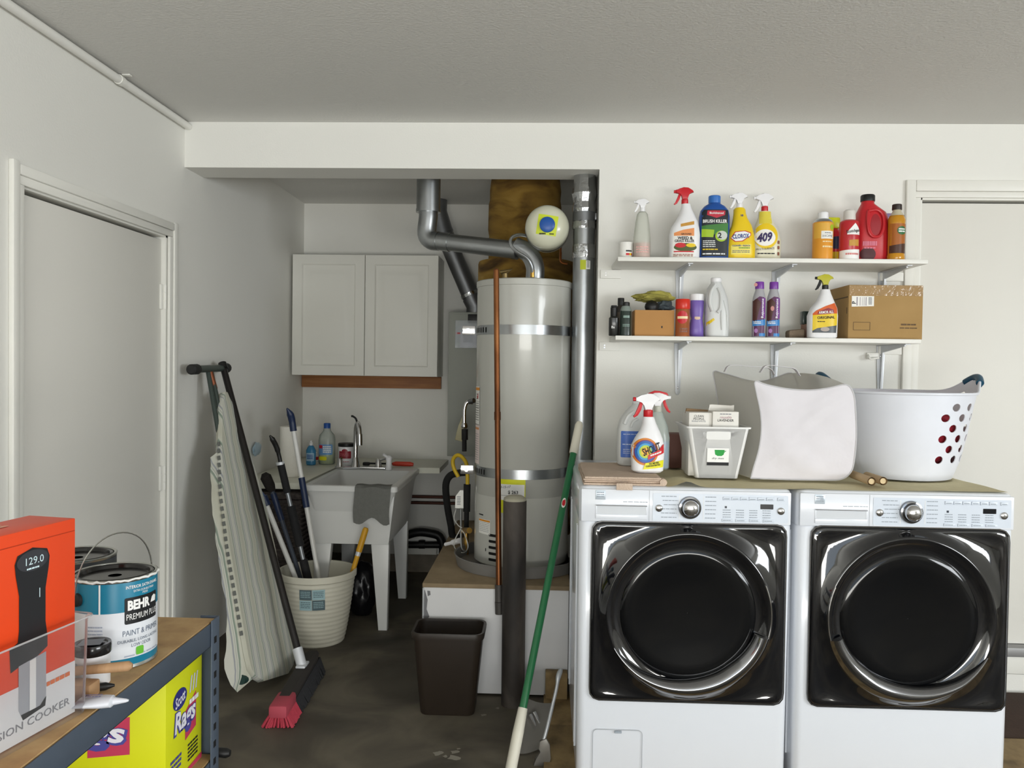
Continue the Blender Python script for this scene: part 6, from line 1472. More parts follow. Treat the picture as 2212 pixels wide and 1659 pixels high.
# stain remover
t = thing('spray_bottle', 'white stain remover spray bottle with rainbow rings and red trigger in front', 'spray bottle', (at(1398, 1012, 2.80).x, 2.80, TW+.001), R(4))
P_ = Prof([(0, .045, .03, 3), (.006, .053, .035, 3), (.06, .056, .036, 3), (.09, .056, .036, 2.8), (.115, .047, .034, 2.6, .003), (.14, .034, .029, 2.4, .006), (.165, .024, .024, 2.1, .004), (.188, .019, .019, 2, .001)])
bm = nb(); P_.loft(bm, 36); obj('bottle_body', bm, M_white, t); fm = prof_map(P_)
for k, (r, c) in enumerate(((.044, '#d8842c'), (.038, '#7f3a6a'), (.035, '#2a62b0'), (.027, '#3f9cd0'), (.021, '#b4cc38'), (.015, '#f0c42c'), (.008, '#ee9a30'))):
    label(t, ell(-.014, .072, r, r*1.05, 32), fm, mat('ring_%d' % (k+1), c, .4), 'rainbow_ring', .0008+.0004*k, step=.008)
label(t, [(-.006, .045), (.05, .068), (.05, .098), (.044, .094), (.03, .078), (-.006, .061)], fm, M_red, 'label_band', .0038)
l = label(t, [(-.022, .012), (.048, .020), (.05, .044), (.0, .036), (-.014, .034)], fm, mat('bright_yellow', '#e6e020', .4), 'label_band', .0038)
prints(t, M_ink, lambda b: text(b, 'SHOUT', .03, fm, .006, .081, e=.0052, width=.066, height=.026, bold=.02, rot=22, shear=.15), 'lettering')
prints(l, M_ink, lambda b: (text(b, '3X MORE', .01, fm, .015, .034, e=.0052, width=.034, height=.006, bold=.03, rot=8), text(b, 'CONCENTRATED', .01, fm, .012, .026, e=.0052, width=.05, height=.006, bold=.03, rot=8)))
prints(t, M_wink, lambda b: bars(b, .002, .062, .04, .006, 1, lambda x, z, e: fm(x, z+.35*(x-.02), e), .0052, .2, 3), 'print')
sprayer(t, .188, .072, M_white, M_red, m_collar=M_red, m_noz=M_red)
# reddish box behind
bm = nb(); box(bm, (at(1441, 960, 3.13).x, 3.10, TOPZ+.007), (at(1469, 960, 3.13).x+.01, 3.2, TOPZ+.135), .003)
o = obj('small_box', bm, mat('reddish_brown_box', '#6e4a42', .7, var=.12)); tag(o, 'small reddish brown box behind the spray bottles on the washer', 'box')
# white tote with boxes
t = thing('plastic_tote', 'white tapered plastic tote with cut-out handle and green cup label', 'tote', (.602, 2.815, TOPZ+.0075), 0)
M_tote = mat('matt_white_plastic', '#ebebea', .4)
def ttx(z): return .0725+.032*(z/.177)
bm = nb(); dpt = .245; th = .0025
def ringt(z, k):
    hx = ttx(z)-k; return [bm.verts.new((a, b, z)) for a, b in rrect(-hx, 0+.018*(1-z/.177)+k, hx, dpt-.018*(1-z/.177)-k, .012, 3)]
rings = [ringt(0, 0), ringt(.172, 0), ringt(.172, -.006), ringt(.178, -.006), ringt(.178, th), ringt(.004, th)]
# front wall is cut for the handle, so build the shell without its front and add the front separately
for a, b in zip(rings, rings[1:]): ring_faces(bm, a, b)
bm.faces.new(list(reversed(rings[0]))); bm.faces.new(rings[-1])
kill = [f for f in bm.faces if abs(f.normal.y) > .9 and f.calc_center_median().y < .03 and .01 < f.calc_center_median().z < .168]
bmesh.ops.delete(bm, geom=kill, context='FACES_ONLY')
obj('tote_body', bm, M_tote, t)
bm = nb()
fz = lambda z: .018*(1-z/.177)
def tri_fill(outer, holes, fmap):
    es = []
    for loop in [outer]+holes:
        vv = [bm.verts.new((x, 0, z)) for x, z in loop]
        es += [bm.edges.new((vv[i], vv[(i+1) % len(vv)])) for i in range(len(vv))]
    bmesh.ops.triangle_fill(bm, use_beauty=True, edges=es)
tri_fill([(-ttx(0)+.012, .0), (ttx(0)-.012, .0), (ttx(.172)-.012, .172), (-ttx(.172)+.012, .172)], [rrect(-.041, .134, .041, .162, .006, 4)], None)
for v in bm.verts: v.co.y = fz(v.co.z)
bmesh.ops.recalc_face_normals(bm, faces=bm.faces); bmesh.ops.solidify(bm, geom=bm.faces[:], thickness=-.0025)
obj('front_wall', bm, M_tote, t)
ft = lambda x, z, e=0: Vector((x, fz(z)-.0026-e, z))
l = label(t, [(-.037, .045), (.037, .045), (.037, .105), (-.037, .105)], ft, M_wink, 'label')
label(t, [(-.0125, .099), (.022, .099), (.019, .083), (.012, .078), (-.002, .078), (-.010, .083)], ft, mat('leaf_green', '#1f9a3c', .5), 'cup_emblem', .0012, l)
bm = nb(); tube(bm, [ft(.02, .091, .001), ft(.026, .096, .001)], .0012, 5); obj('cup_handle', bm, mat('leaf_green', '#1f9a3c', .5), l)
prints(l, M_ink, lambda b: text(b, 'dry mee', .014, ft, .0, .069, e=.0012, width=.04, height=.009, shear=.25))
label(t, [(-.037, .045), (.037, .045), (.037, .056), (-.037, .056)], ft, M_ink, 'label_band', .0012, l)
GB = 'boxes in the white tote'
def carton(lab, x0, x1, y0, y1, z0, z1, m, nm='product_box'):
    t = thing(nm, lab, 'box', ((x0+x1)/2, y0, z0), 0, GB); w = (x1-x0)/2
    bm = nb(); box(bm, (-w, 0, 0), (w, y1-y0, z1-z0), .0012); obj('box_body', bm, m, t); return t
bz = TOPZ+.0075+.0046
M_cart = mat('off_white_carton', '#e6e3dc', .6, var=.01)
xa, xb = at(1488, 905, 2.86).x, at(1541, 905, 2.86).x
t = carton('white soap box lettered clean people in the white tote', xa, xb-.006, 2.855, 2.93, bz, at(1500, 891, 2.86).z, M_cart); hh = at(1500, 891, 2.86).z-bz
f0 = flat_map(0)
prints(t, M_ink, lambda b: (text(b, 'CLEAN', .0135, f0, -.006, hh-.012, e=.0008, width=.033, height=.0075), text(b, 'PEOPLE.', .0135, f0, -.005, hh-.0215, e=.0008, width=.038, height=.0075)))
prints(t, M_ginkk, lambda b: bars(b, -.03, hh-.034, .05, .007, 2, f0, .0008, .6, 3), 'print')
xa, xb = at(1539, 905, 2.85).x, at(1595, 905, 2.85).x; zt = at(1560, 889, 2.85).z
t = carton('white lavender box with its flap open in the white tote', xa, xb, 2.845, 2.93, bz, zt, M_cart); hh = zt-bz; w = (xb-xa)/2
bm = nb(); prism(bm, [(-w, hh), (w, hh), (w+.001, hh+.02), (w-.01, hh+.018), (-w+.012, hh+.021), (-w+.004, hh+.02)], .075, .077, 0); obj('open_flap', bm, M_cart, t)
prints(t, M_ink, lambda b: text(b, 'LAVENDER', .012, f0, .0, hh-.030, e=.0008, width=.055, height=.0085, bold=.01))
prints(t, mat('rose_print', '#b48a96', .5), lambda b: text(b, 'reusable', .011, f0, .0, hh-.019, e=.0008, width=.04, height=.009, shear=.3), 'lettering')
prints(t, M_ginkk, lambda b: bars(b, -.02, hh-.010, .04, .003, 1, f0, .0008, .1, 5), 'print')
xa, xb = at(1465, 900, 2.96).x, at(1530, 900, 2.96).x; zt = at(1490, 893, 2.96).z
t = carton('kraft-lined white box with raised tan flap at the back of the white tote', max(xa, .515), xb+.01, 2.955, 3.04, bz, zt, M_cart); hh = zt-bz; w = (xb+.01-max(xa, .515))/2
bm = nb(); prism(bm, [(-w-.002, hh+.001), (w, hh+.001), (w+.012, hh+.012), (-w+.002, hh+.018)], -.002, .02, .001); obj('open_flap', bm, mat('kraft_flap', '#a88a68', .8), t)
prints(t, M_ink, lambda b: text(b, 'CP', .018, f0, -w+.012, hh-.02, e=.0008, rot=-90), 'lettering')
# pop-up hamper
t = thing('popup_hamper', 'white fabric pop-up laundry hamper with mesh sides lying on the machines', 'hamper', (.90, 2.98, TOPZ+.0075), 0)
M_fab = mat('white_hamper_fabric', '#dcd9de', .85, var=.03, scale=14, bump=.9, bscale=13)
M_mesh = clear_mat('hamper_mesh', '#ecebe6', .66, .8, .6)
HB_ = TOPZ+.0075
fpx = [(1622, 1033), (1700, 1036), (1770, 1037), (1815, 1036), (1838, 1020), (1846, 990), (1850, 940), (1848, 880), (1843, 848), (1828, 831), (1792, 838), (1750, 843), (1700, 840), (1656, 831), (1632, 824), (1634, 846), (1643, 890), (1645, 930), (1640, 970), (1629, 1008)]
fo = [at(x, y, 2.80) for x, y in fpx]
fo = [(p.x-.9, max(.001, p.z-HB_)) for p in fo]
fo = [(p.x, max(.001, p.z)) for p in curve_pts([Vector((x, 0, z)) for x, z in fo+fo[:1]], 4)[:-1]]
xa, xb = min(x for x, z in fo), max(x for x, z in fo); ztop = max(z for x, z in fo)
def back_pt(x, z):      # the far loop: shifted left, a little taller, squarer
    u = (x-xa)/(xb-xa); w_ = z/ztop
    return (xa-.062+u*(xb-xa)*.97, w_*(ztop+.03)+(.006*math.sin(u*9) if w_ > .8 else 0))
bo = [back_pt(x, z) for x, z in fo]
bm = nb(); rings = []
for t_ in (0, .15, .35, .55, .75, .9, 1):
    y = -.178+.378*t_; row = []
    for (x0, z0), (x1, z1) in zip(fo, bo):
        x, z = x0+(x1-x0)*t_**1.2, z0+(z1-z0)*t_
        top = max(0, (z/ztop-.8)/.2); side = math.sin(PI*t_)
        z += .022*side*top*(x-xa)/(xb-xa)-.006*side*top; x += .012*side*(1 if x > (xa+xb)/2 else .6)*(1-top)*-1
        row.append(bm.verts.new((x, y, max(.001, z))))
    rings.append(row)
for a, b in zip(rings, rings[1:]): ring_faces(bm, a, b)
bmesh.ops.solidify(bm, geom=bm.faces[:], thickness=.001)
obj('mesh_side', bm, M_mesh, t, ang=60)
bm = nb(); rows = []; cx_, cz_ = (xa+xb)/2, ztop*.48
for j in range(16):
    k = j/16; s = 1-k; row = []
    for x, z in fo:
        px_, pz_ = cx_+(x-cx_)*s, cz_+(z-cz_)*s
        bulge = .010*(1-s**2)+.010*noise.noise(Vector((px_*9+pz_*7, pz_*8, 3)))*(1-s**6)+.006*noise.noise(Vector((px_*20-pz_*26, pz_*14, 7)))*(1-s**6)+.005*math.sin((px_*.6+pz_)*26)*math.exp(-((pz_-.08)/.09)**2)*(1-s**3)
        row.append(bm.verts.new((px_, -.1785-max(0, bulge), pz_)))
    rows.append(row)
for a, b in zip(rows, rows[1:]): ring_faces(bm, a, b)
bm.faces.new(rows[-1])
obj('front_panel', bm, M_fab, t, ang=70)
bm = nb(); bm.faces.new([bm.verts.new((x, .2, z)) for x, z in bo]); obj('back_panel', bm, M_mesh, t)
for (y, oo) in ((-.178, fo), (.2, bo)):
    pts = [(x, y, z) for x, z in oo]; bm = nb(); tube(bm, pts+[pts[0], pts[1]], .0028, 6, caps=False)
    for v in bm.verts: v.co.z = max(v.co.z, .0005)
    obj('wire_frame_piping', bm, mat('grey_piping', '#c4c3c6', .8), t, label='grey piping over the spring wire frame')
for (u0, u1, y) in ((-.02, .17, .16), (.06, .2, -.05)):
    bm = nb(); pts = curve_pts([(xa+u0, y, ztop+.03), (xa+u0+.02, y-.005, ztop+.055), (xa+(u0+u1)/2, y-.01, ztop+.052), (xa+u1-.02, y, ztop+.045), (xa+u1, y, ztop+.02)], 5)
    for a, b in zip(pts, pts[1:]):
        q = [bm.verts.new(p) for p in (a, b, b+Vector((0, .028, 0)), a+Vector((0, .028, 0)))]; bm.faces.new(q)
    bmesh.ops.remove_doubles(bm, verts=bm.verts, dist=1e-5); bmesh.ops.solidify(bm, geom=bm.faces[:], thickness=.0015); obj('strap_handle', bm, M_fab, t)
# round basket with holes
t = thing('laundry_basket', 'white plastic laundry basket with round holes and blue handles on the dryer', 'basket', (1.300, 3.055, TOPZ+.0075), 0)
M_bask = mat('basket_white', '#e3e6ef', .35)
H_ = .30; NS = 144
def brx(z): s = z/H_; return .178+.07*s**.7+.016*max(0, s-.85)
def bry(z): s = z/H_; return .205+.062*s**.7
def rise(a): return .062*(math.exp(-(min(abs(a), 2*PI-abs(a))/.30)**2)+math.exp(-((abs(a)-PI)/.30)**2))
bm = nb()
holes = []
HA0 = R(-52)
def hole(ac, zc):
    return [(ac+.075*math.cos(2*PI*k/14), zc+.0135*math.sin(2*PI*k/14)) for k in range(14)]
for row in range(6):
    zc = .075+.036*row
    for c_ in range(8):
        a = R(-76)+R(19)*c_+(R(9.5) if row % 2 else 0)
        if a < R(77): holes.append(hole(a, zc))
        if abs(a) < R(22): holes.append(hole(a+PI, zc))
lo, hi = -PI*.5, PI*1.5
top = [(hi-(hi-lo)*k/NS, H_) for k in range(NS+1)]; bot = [(lo+(hi-lo)*k/NS, 0.0) for k in range(NS+1)]
tri_fill(bot+top, holes, None)
for z in (.06, .15, .25):
    bmesh.ops.bisect_plane(bm, geom=bm.verts[:]+bm.edges[:]+bm.faces[:], plane_co=(0, 0, z), plane_no=(0, 0, 1))
for k in range(1, 72):
    bmesh.ops.bisect_plane(bm, geom=bm.verts[:]+bm.edges[:]+bm.faces[:], plane_co=(lo+(hi-lo)*k/72, 0, 0), plane_no=(1, 0, 0))
for v in bm.verts:
    a, z = v.co.x, v.co.z; aa = (a+PI) % (2*PI)-PI
    rz_ = z+rise(aa)*(z/H_)**3; fl_ = .03*rise(aa)/.062*(z/H_)**3
    v.co = Vector(((brx(z)+fl_)*math.cos(a), bry(z)*math.sin(a), rz_+.001))
bmesh.ops.remove_doubles(bm, verts=bm.verts, dist=1e-5); bmesh.ops.recalc_face_normals(bm, faces=bm.faces)
bmesh.ops.solidify(bm, geom=bm.faces[:], thickness=.0028)
obj('basket_wall', bm, M_bask, t, ang=45)
bm = nb(); bot_ = [bm.verts.new((.177*math.cos(2*PI*k/60), .204*math.sin(2*PI*k/60), .002)) for k in range(60)]; bm.faces.new(bot_); obj('basket_floor', bm, M_bask, t)
bm = nb(); pts = []
for k in range(97):
    a = 2*PI*k/96; aa = (a+PI) % (2*PI)-PI; fl_ = .03*rise(aa)/.062
    pts.append(((brx(H_)+fl_+.002)*math.cos(a), (bry(H_)+.002)*math.sin(a), H_+rise(aa)+.001))
tube(bm, pts, .005, 8, caps=False); obj('rim', bm, M_bask, t)
for s in (-1, 1):
    bm = nb(); pts = []
    for k in range(9):
        a = R(-11)+R(22)*k/8; fl_ = .03*rise(a)/.062
        pts.append((s*(brx(H_)+fl_+.003)*math.cos(a), (bry(H_)+.002)*math.sin(a), H_+rise(a)-.004))
    tube(bm, pts, .0135, 10); box(bm, (s*(brx(H_)+.032)-.010, -.035, H_+.022), (s*(brx(H_)+.032)+.006, .035, H_+.055), .006); obj('handle_grip', bm, mat('teal_blue_grip', '#1f4f68', .4), t)
rag_bm = nb(); bmesh.ops.create_icosphere(rag_bm, subdivisions=4, radius=1)
for v in rag_bm.verts:
    n_ = noise.noise(v.co*2)*.18+noise.noise(v.co*6)*.06
    d_ = v.co.copy(); k_ = math.hypot(d_.x, d_.y); zz = .13+d_.z*.122*(1+n_*.6); rr = min(1.02*(1+n_)*k_, .93)
    if k_ > 1e-6: d_.x /= k_; d_.y /= k_
    v.co = Vector((1.300+d_.x*rr*brx(max(0, zz)), 3.055+d_.y*rr*bry(max(0, zz)), TOPZ+.0115+max(0, zz)))
tag(obj('red_laundry', rag_bm, mat('dark_red_cloth', '#9c1f30', .95, bump=.4)), 'dark red laundry heaped inside the white basket with holes', 'laundry')
# rolled pieces between hamper and basket
for k, (pa, pb, lb) in enumerate((((1842, 1026, 2.86), (1883, 1052, 2.685), 'left one of the two beige fabric rolls at the front edge of the dryer'), ((1872, 1034, 2.83), (1908, 1046, 2.70), 'right one of the two beige fabric rolls at the front edge of the dryer'))):
    a, b = at(*pa), at(*pb); rr_ = .0135; a.z = b.z = TOPZ+.0125+rr_
    t = thing('fabric_roll', lb, 'roll', tuple(b), 0, 'beige rolls on the dryer', world=True)
    bm = nb(); tube(bm, [a, b], rr_, 16, caps=False); tube(bm, [a, b], rr_*.75, 16, caps=False)
    bmesh.ops.remove_doubles(bm, verts=bm.verts, dist=1e-6); obj('roll', bm, mat('beige_roll', '#c0a682', .8), t)
    bm = nb(); tube(bm, [a, b+(a-b)*.02], rr_*.7, 16); obj('core', bm, mat('pale_tan_core', '#d9c49c', .8), t)

# ------------------------------------------------------------------ steel shelving unit in the left foreground
BZ = .82; BX1, BX0, BY1, BY0 = -.705, -1.22, 1.757, .35
M_beam = mat('blue_grey_steel', '#4d5866', .45, var=.06, scale=12)
M_pb = ramp_mat('particle_board', [(0.25, '#a3815a'), (0.5, '#bd9a6a'), (0.75, '#cdac7c')], scale=18, rough=.75, bump=.05, detail=12)
t = thing('shelving_unit', 'blue-grey steel shelving unit with particle board shelves at the lower left', 'shelf', ((BX0+BX1)/2, (BY0+BY1)/2, 0), world=True)
for z in (BZ, .52):
    bm = nb(); box(bm, (BX0+.004, BY0+.004, z-.014), (BX1-.004, BY1-.004, z), .001); obj('shelf_board', bm, M_pb, t)
    for xs in (BX0, BX1):
        s = 1 if xs == BX1 else -1; bm = nb()
        box(bm, (xs-.002 if s > 0 else xs, BY0+.02, z-.052), (xs if s > 0 else xs+.002, BY1-.02, z-.002), .0006)
        box(bm, (min(xs, xs-s*.03), BY0+.02, z-.018), (max(xs, xs-s*.03), BY1-.02, z-.0155), .0004)
        box(bm, (min(xs, xs-s*.012), BY0+.02, z-.052), (max(xs, xs-s*.012), BY1-.02, z-.050), .0004)
        obj('beam', bm, M_beam, t)
    for ys in (BY0, BY1):
        s = 1 if ys == BY1 else -1; bm = nb()
        box(bm, (BX0+.02, min(ys, ys-s*.002), z-.052), (BX1-.02, max(ys, ys-s*.002), z-.002), .0006); box(bm, (BX0+.02, min(ys, ys-s*.03), z-.018), (BX1-.02, max(ys, ys-s*.03), z-.0155), .0004)
        obj('beam', bm, M_beam, t)
for xs in (BX0, BX1):
    for ys in (BY0, BY1):
        sx_ = 1 if xs == BX1 else -1; sy_ = 1 if ys == BY1 else -1
        bm = nb(); e = .0025
        box(bm, (min(xs+sx_*.001, xs+sx_*(.001+e)), min(ys, ys-sy_*.038), .012), (max(xs+sx_*.001, xs+sx_*(.001+e)), max(ys+sy_*.003, ys-sy_*.038), BZ+.004), .0006)
        box(bm, (min(xs+sx_*.001, xs-sx_*.038), min(ys+sy_*.0005, ys+sy_*.003), .012), (max(xs+sx_*.001, xs-sx_*.038), max(ys+sy_*.0005, ys+sy_*.003), BZ+.004), .0006)
        po = obj('post', bm, M_beam, t)
        bm = nb()
        for k in range(20):
            z = .05+k*.038
            box(bm, (min(xs+sx_*.0035, xs+sx_*.0042), min(ys-sy_*.014, ys-sy_*.026), z), (max(xs+sx_*.0035, xs+sx_*.0042), max(ys-sy_*.014, ys-sy_*.026), z+.014))
        obj('post_slot', bm, M_gap, po)
        bm = nb(); box(bm, (min(xs+sx_*.005, xs-sx_*.04), min(ys+sy_*.005, ys-sy_*.04), 0), (max(xs+sx_*.005, xs-sx_*.04), max(ys+sy_*.005, ys-sy_*.04), .012), .002); obj('foot', bm, M_dark, po)
# dark rod by the post
a, b = at(448, 1622, 1.80), at(497, 1627, 1.80)
bm = nb(); tube(bm, [a+Vector((-.05, -.03, -.004)), a, b-Vector((.008, 0, 0)), b], [.008, .010, .011, .007], 12)
tag(obj('rod_handle', bm, M_black), 'short black handle sticking out past the post at the lower shelf level', 'handle')
# boxes of rags on the lower shelf
M_yb = mat('neon_yellow_box', '#d5da12', .5, var=.02)
t = thing('rag_box', 'bright yellow cardboard box of shop rags on the lower steel shelf', 'box', (-.86, 1.566, .5205), 0)
bw, bd, bh = .13, .17, .235
bm = nb(); box(bm, (-bw, 0, 0), (bw, bd, bh), .001); obj('box_body', bm, M_yb, t)
fF = flat_map(0.0)
def fR(x, z, e=0.0): return Vector((bw+e, x, z))      # right side: x runs back
M_rag = mat('rag_letter_white', '#e8e8f2', .5); M_ragb = mat('rag_letter_violet', '#4a4a9a', .5)
M_pinkred = mat('pink_red_panel', '#c23a5a', .5)
for fmx, cx_, wd in ((fR, .085, .105), (fF, -.03, .17)):
    par = t
    zz = .075 if fmx is fR else .075
    bm = nb(); patch(bm, [(cx_+wd*.02, zz+.0), (cx_+wd*.52, zz+.01), (cx_+wd*.52, zz+.085), (cx_+wd*.02, zz+.06)], fmx, .0006, step=0); pnl = obj('red_panel', bm, M_pinkred, t)
    bm = nb(); text(bm, 'Rags', .05, fmx, cx_, zz+.045, e=.0012, width=wd, height=.062, bold=.07, shear=.15); obj('lettering', bm, M_ragb, pnl, smooth=False)
    bm = nb(); text(bm, 'Rags', .05, fmx, cx_, zz+.047, e=.0018, width=wd*.93, height=.054, bold=.03, shear=.15); obj('lettering', bm, M_rag, pnl, smooth=False)
bm = nb(); patch(bm, ell(.062, .172, .032, .021, 24), fR, .0008, step=0); l = obj('oval_logo', bm, mat('navy_oval', '#2a2f7c', .5), t)
bm = nb(); text(bm, 'Scott', .025, fR, .062, .172, e=.0014, width=.048, height=.022, bold=.02, shear=.3, rot=10); obj('lettering', bm, M_rag, l, smooth=False)
bm = nb(); bars(bm, .105, .14, .045, .012, 1, fR, .0014, .2, 2); obj('lettering', bm, M_wink, t, smooth=False)
bm = nb()
for k in range(3): patch(bm, [(.106+.014*k, .166), (.112+.014*k, .166), (.120+.014*k, .2), (.114+.014*k, .2)], fR, .0008, step=0)
obj('cloth_picture', bm, mat('pale_lilac_print', '#c9cbe6', .5), t)
bm = nb(); text(bm, '• Strong', .03, fF, .058, .048, e=.0008, width=.07, height=.017, bold=.02); bars(bm, .03, .012, .08, .02, 2, fF, .0008, .3, 3); bars(bm, .1, .02, .05, .04, 5, fR, .0008, .5, 5); obj('lettering', bm, M_ink, t, smooth=False)
bm = nb(); bars(bm, .02, .03, .05, .03, 3, fR, .0008, .4, 8); obj('print', bm, M_ragb, t, smooth=False)
bm = nb(); patch(bm, [(.06, 0.002), (bd-.001, 0.002), (bd-.001, .014), (.06, .01)], fR, .0008, step=0); obj('red_panel', bm, M_pinkred, t)
# paint cans
M_tin = mat('tinplate', '#b8b9b4', .25, metal=.9, var=.05)
M_lidb = mat('black_tin_lid', '#1c1b1a', .2, metal=.5, var=.2, coat=.3)
def paint_can(nm, lab, loc, ang, r, h, full=True):
    t = thing(nm, lab, 'paint can', loc, ang)
    bm = nb(); lathe(bm, [(r-.002, 0), (r+.0015, .001), (r+.0015, .004), (r, .006), (r, h-.006), (r+.0015, h-.004), (r+.002, h-.001), (r, h), (r-.004, h-.001), (r-.005, h-.006)], seg=48, cap1=False); obj('can_body', bm, M_tin, t)
    bm = nb(); lathe(bm, [(r-.0045, h-.008), (r-.006, h-.002), (r-.009, h-.0005), (r-.012, h-.002), (r-.014, h-.008), (r-.016, h-.009), (.012, h-.008), (.001, h-.008)], seg=48); obj('lid', bm, M_lidb, t)
    return t
cr, ch = .073, .165
ang = R(28)
t = paint_can('paint_can', 'gallon paint can with teal and white label on the particle board shelf', (-.797, 1.499, BZ+.0005), 0, cr, ch)
fm = cyl_map(cr, 0, 0, R(-18))
M_teal = mat('teal_label', '#177d9c', .35); M_lw = mat('white_can_label', '#e4e8ee', .4)
bm = nb(); lathe(bm, [(cr+.0004, .007), (cr+.0006, .008), (cr+.0006, ch-.008), (cr+.0004, ch-.007)], seg=48, cap0=False, cap1=False); lb = obj('label', bm, M_teal, t)
bm = nb(); lathe(bm, [(cr+.0009, .02), (cr+.001, .02), (cr+.001, .105), (cr+.0009, .105)], seg=48, cap0=False, cap1=False); obj('label_white', bm, M_lw, lb)
# the seam and printed front; fm2 turns with the label
fm2 = cyl_map(cr, 0, 0, R(56))
bm = nb(); patch(bm, rrect(-.02, .082, .052, .13, .003, 3), fm2, .0014, step=.008); pl = obj('brand_panel', bm, mat('brand_black', '#181a1c', .4), lb)
prints(pl, M_wink, lambda b: (text(b, 'BEHR', .02, fm2, .007, .116, e=.0022, width=.044, height=.018, bold=.05), text(b, 'PREMIUM PLUS', .012, fm2, .016, .095, e=.0022, width=.066, height=.011)))
prints(pl, M_wink, lambda b: patch(b, [(.031, .112), (.046, .112), (.047, .122), (.041, .125), (.035, .122)], fm2, .0022), 'bear_emblem')
prints(lb, M_wink, lambda b: (text(b, 'INTERIOR SATIN ENAMEL', .008, fm2, .018, .149, e=.0016, width=.072, height=.0058, bold=.01), text(b, 'EXTRA DURABLE FINISH', .006, fm2, .018, .141, e=.0016, width=.045, height=.004), text(b, '7050', .006, fm2, .018, .1355, e=.0016, width=.012, height=.004)))
prints(lb, mat('slate_ink', '#6b7688', .5), lambda b: (text(b, 'PAINT & PRIMER', .012, fm2, .016, .066, e=.0018, width=.078, height=.010), text(b, 'DURABLE, LONG LASTING', .009, fm2, .012, .051, e=.0018, width=.086, height=.0062), text(b, 'LOW ODOR', .009, fm2, .012, .0425, e=.0018, width=.04, height=.0062)))
prints(lb, mat('faint_lilac', '#aab2c4', .5), lambda b: (bars(b, -.085, .058, .03, .025, 4, fm2, .0018, .6, 4), bars(b, -.02, .022, .08, .003, 1, fm2, .0018, .2, 6)), 'print')
bm = nb(); patch(bm, rrect(.0, .023, .015, .038, .003, 3), fm2, .002); obj('green_seal', bm, mat('seal_green', '#6cbf3a', .4), lb)
bm = nb(); patch(bm, [(-.062, .104), (-.059, .104), (-.059, .158), (-.062, .158)], fm2, .0014); obj('paint_drip', bm, M_wink, t)
def ear(a):
    return Vector((math.sin(a)*(cr+.004), -math.cos(a)*(cr+.004), ch-.036))
ea = R(-26)
for k, a in enumerate((ea, ea+PI)):
    e_ = ear(a); bm = nb(); lathe(bm, [(.012, -.004), (.012, .002), (.008, .004), (.003, .005)], e_, Vector((math.sin(a), -math.cos(a), 0)), seg=16); obj('bail_ear', bm, M_dark, t)
e0, e1 = ear(ea), ear(ea+PI); pts = []
up = Vector((.05, 0, 1)).normalized()
for k in range(25):
    s = k/24; c_ = (e0+e1)/2; p = c_+(e0-c_)*math.cos(PI*s)*1.04+up*(.108*math.sin(PI*s)**.8)
    pts.append(p)
bm = nb(); tube(bm, pts, .0014, 8); obj('wire_bail', bm, M_tin, t)
rgd = random.Random(3); bm = nb(); pts = [((cr+.002)*math.sin(R(a)), -(cr+.002)*math.cos(R(a)), ch-.002+rgd.uniform(-.002, .001)) for a in range(-30, 111, 5)]; tube(bm, pts, [rgd.uniform(.0012, .0026) for _ in pts], 6); obj('dried_paint_rim', bm, M_wink, t)
t = paint_can('paint_can', 'second paint can with dark lid mostly hidden behind the orange box', (-.945, 1.628, BZ+.0005), 0, cr, ch)
bm = nb(); lathe(bm, [(cr+.0004, .007), (cr+.0006, .008), (cr+.0006, ch-.008), (cr+.0004, ch-.007)], seg=48, cap0=False, cap1=False); obj('label', bm, mat('charcoal_can_label', '#3a3d40', .4), t)
# small can
t = thing('sample_can', 'small white paint sample pot with black lid in front of the big can', 'paint can', (-.772, 1.378, BZ+.0005))
sr, sh = .0285, .072
bm = nb(); lathe(bm, [(sr-.002, 0), (sr, .002), (sr, sh-.012)], seg=32); obj('pot_body', bm, M_white, t)
bm = nb(); lathe(bm, [(sr+.001, sh-.018), (sr+.0022, sh-.016), (sr+.0022, sh-.003), (sr+.001, sh), (sr-.004, sh-.001), (sr-.005, sh-.003), (.001, sh-.003)], seg=32); obj('lid', bm, mat('glossy_black_lid', '#1b1a1b', .2, coat=.3), t)
bm = nb(); o = [(-.016, -.022), (.020, -.012), (.012, .020), (-.022, .010)]; a = [bm.verts.new((x, y, sh+.0005)) for x, y in o]; bm.faces.new(a); bmesh.ops.solidify(bm, geom=bm.faces[:], thickness=.001); obj('lid_sticker', bm, M_ginkk, t)
# things lying on the board
M_wood = ramp_mat('bare_wood', [(0.3, '#a07c58'), (0.7, '#c09a72')], scale=6, stretch=(10, 1, 1), rough=.6, bump=.05)
t = thing('paint_brush', 'paint brush with bare wooden handle lying in front of the sample pot', 'brush', (-.75, 1.31, BZ), world=True)
zb = BZ+.036
bm = nb(); a, b = Vector((-.83, 1.322, zb)), at_z(286, 1438, BZ+.045); d_ = (b-a).normalized()
tube(bm, [a+(b-a)*.35, a+(b-a)*.5, a+(b-a)*.8, a+(b-a)*.96, b], [.008, .0075, .0085, .0085, .004], 12); obj('handle', bm, M_wood, t)
bm = nb(); s_ = d_.cross(Vector((0, 0, 1))); Mf = Matrix(((d_.x, s_.x, 0, a.x), (d_.y, s_.y, 0, a.y), (d_.z, s_.z, 1, a.z), (0, 0, 0, 1)))
box(bm, (.0, -.02, -.007), ((b-a).length*.36, .02, .007), .003, M=Mf); obj('ferrule', bm, M_tin, t)
bm = nb(); box(bm, (-.05, -.02, -.008), (0, .02, .008), .004, M=Mf); obj('bristles', bm, mat('dark_bristle', '#26221f', .95), t)
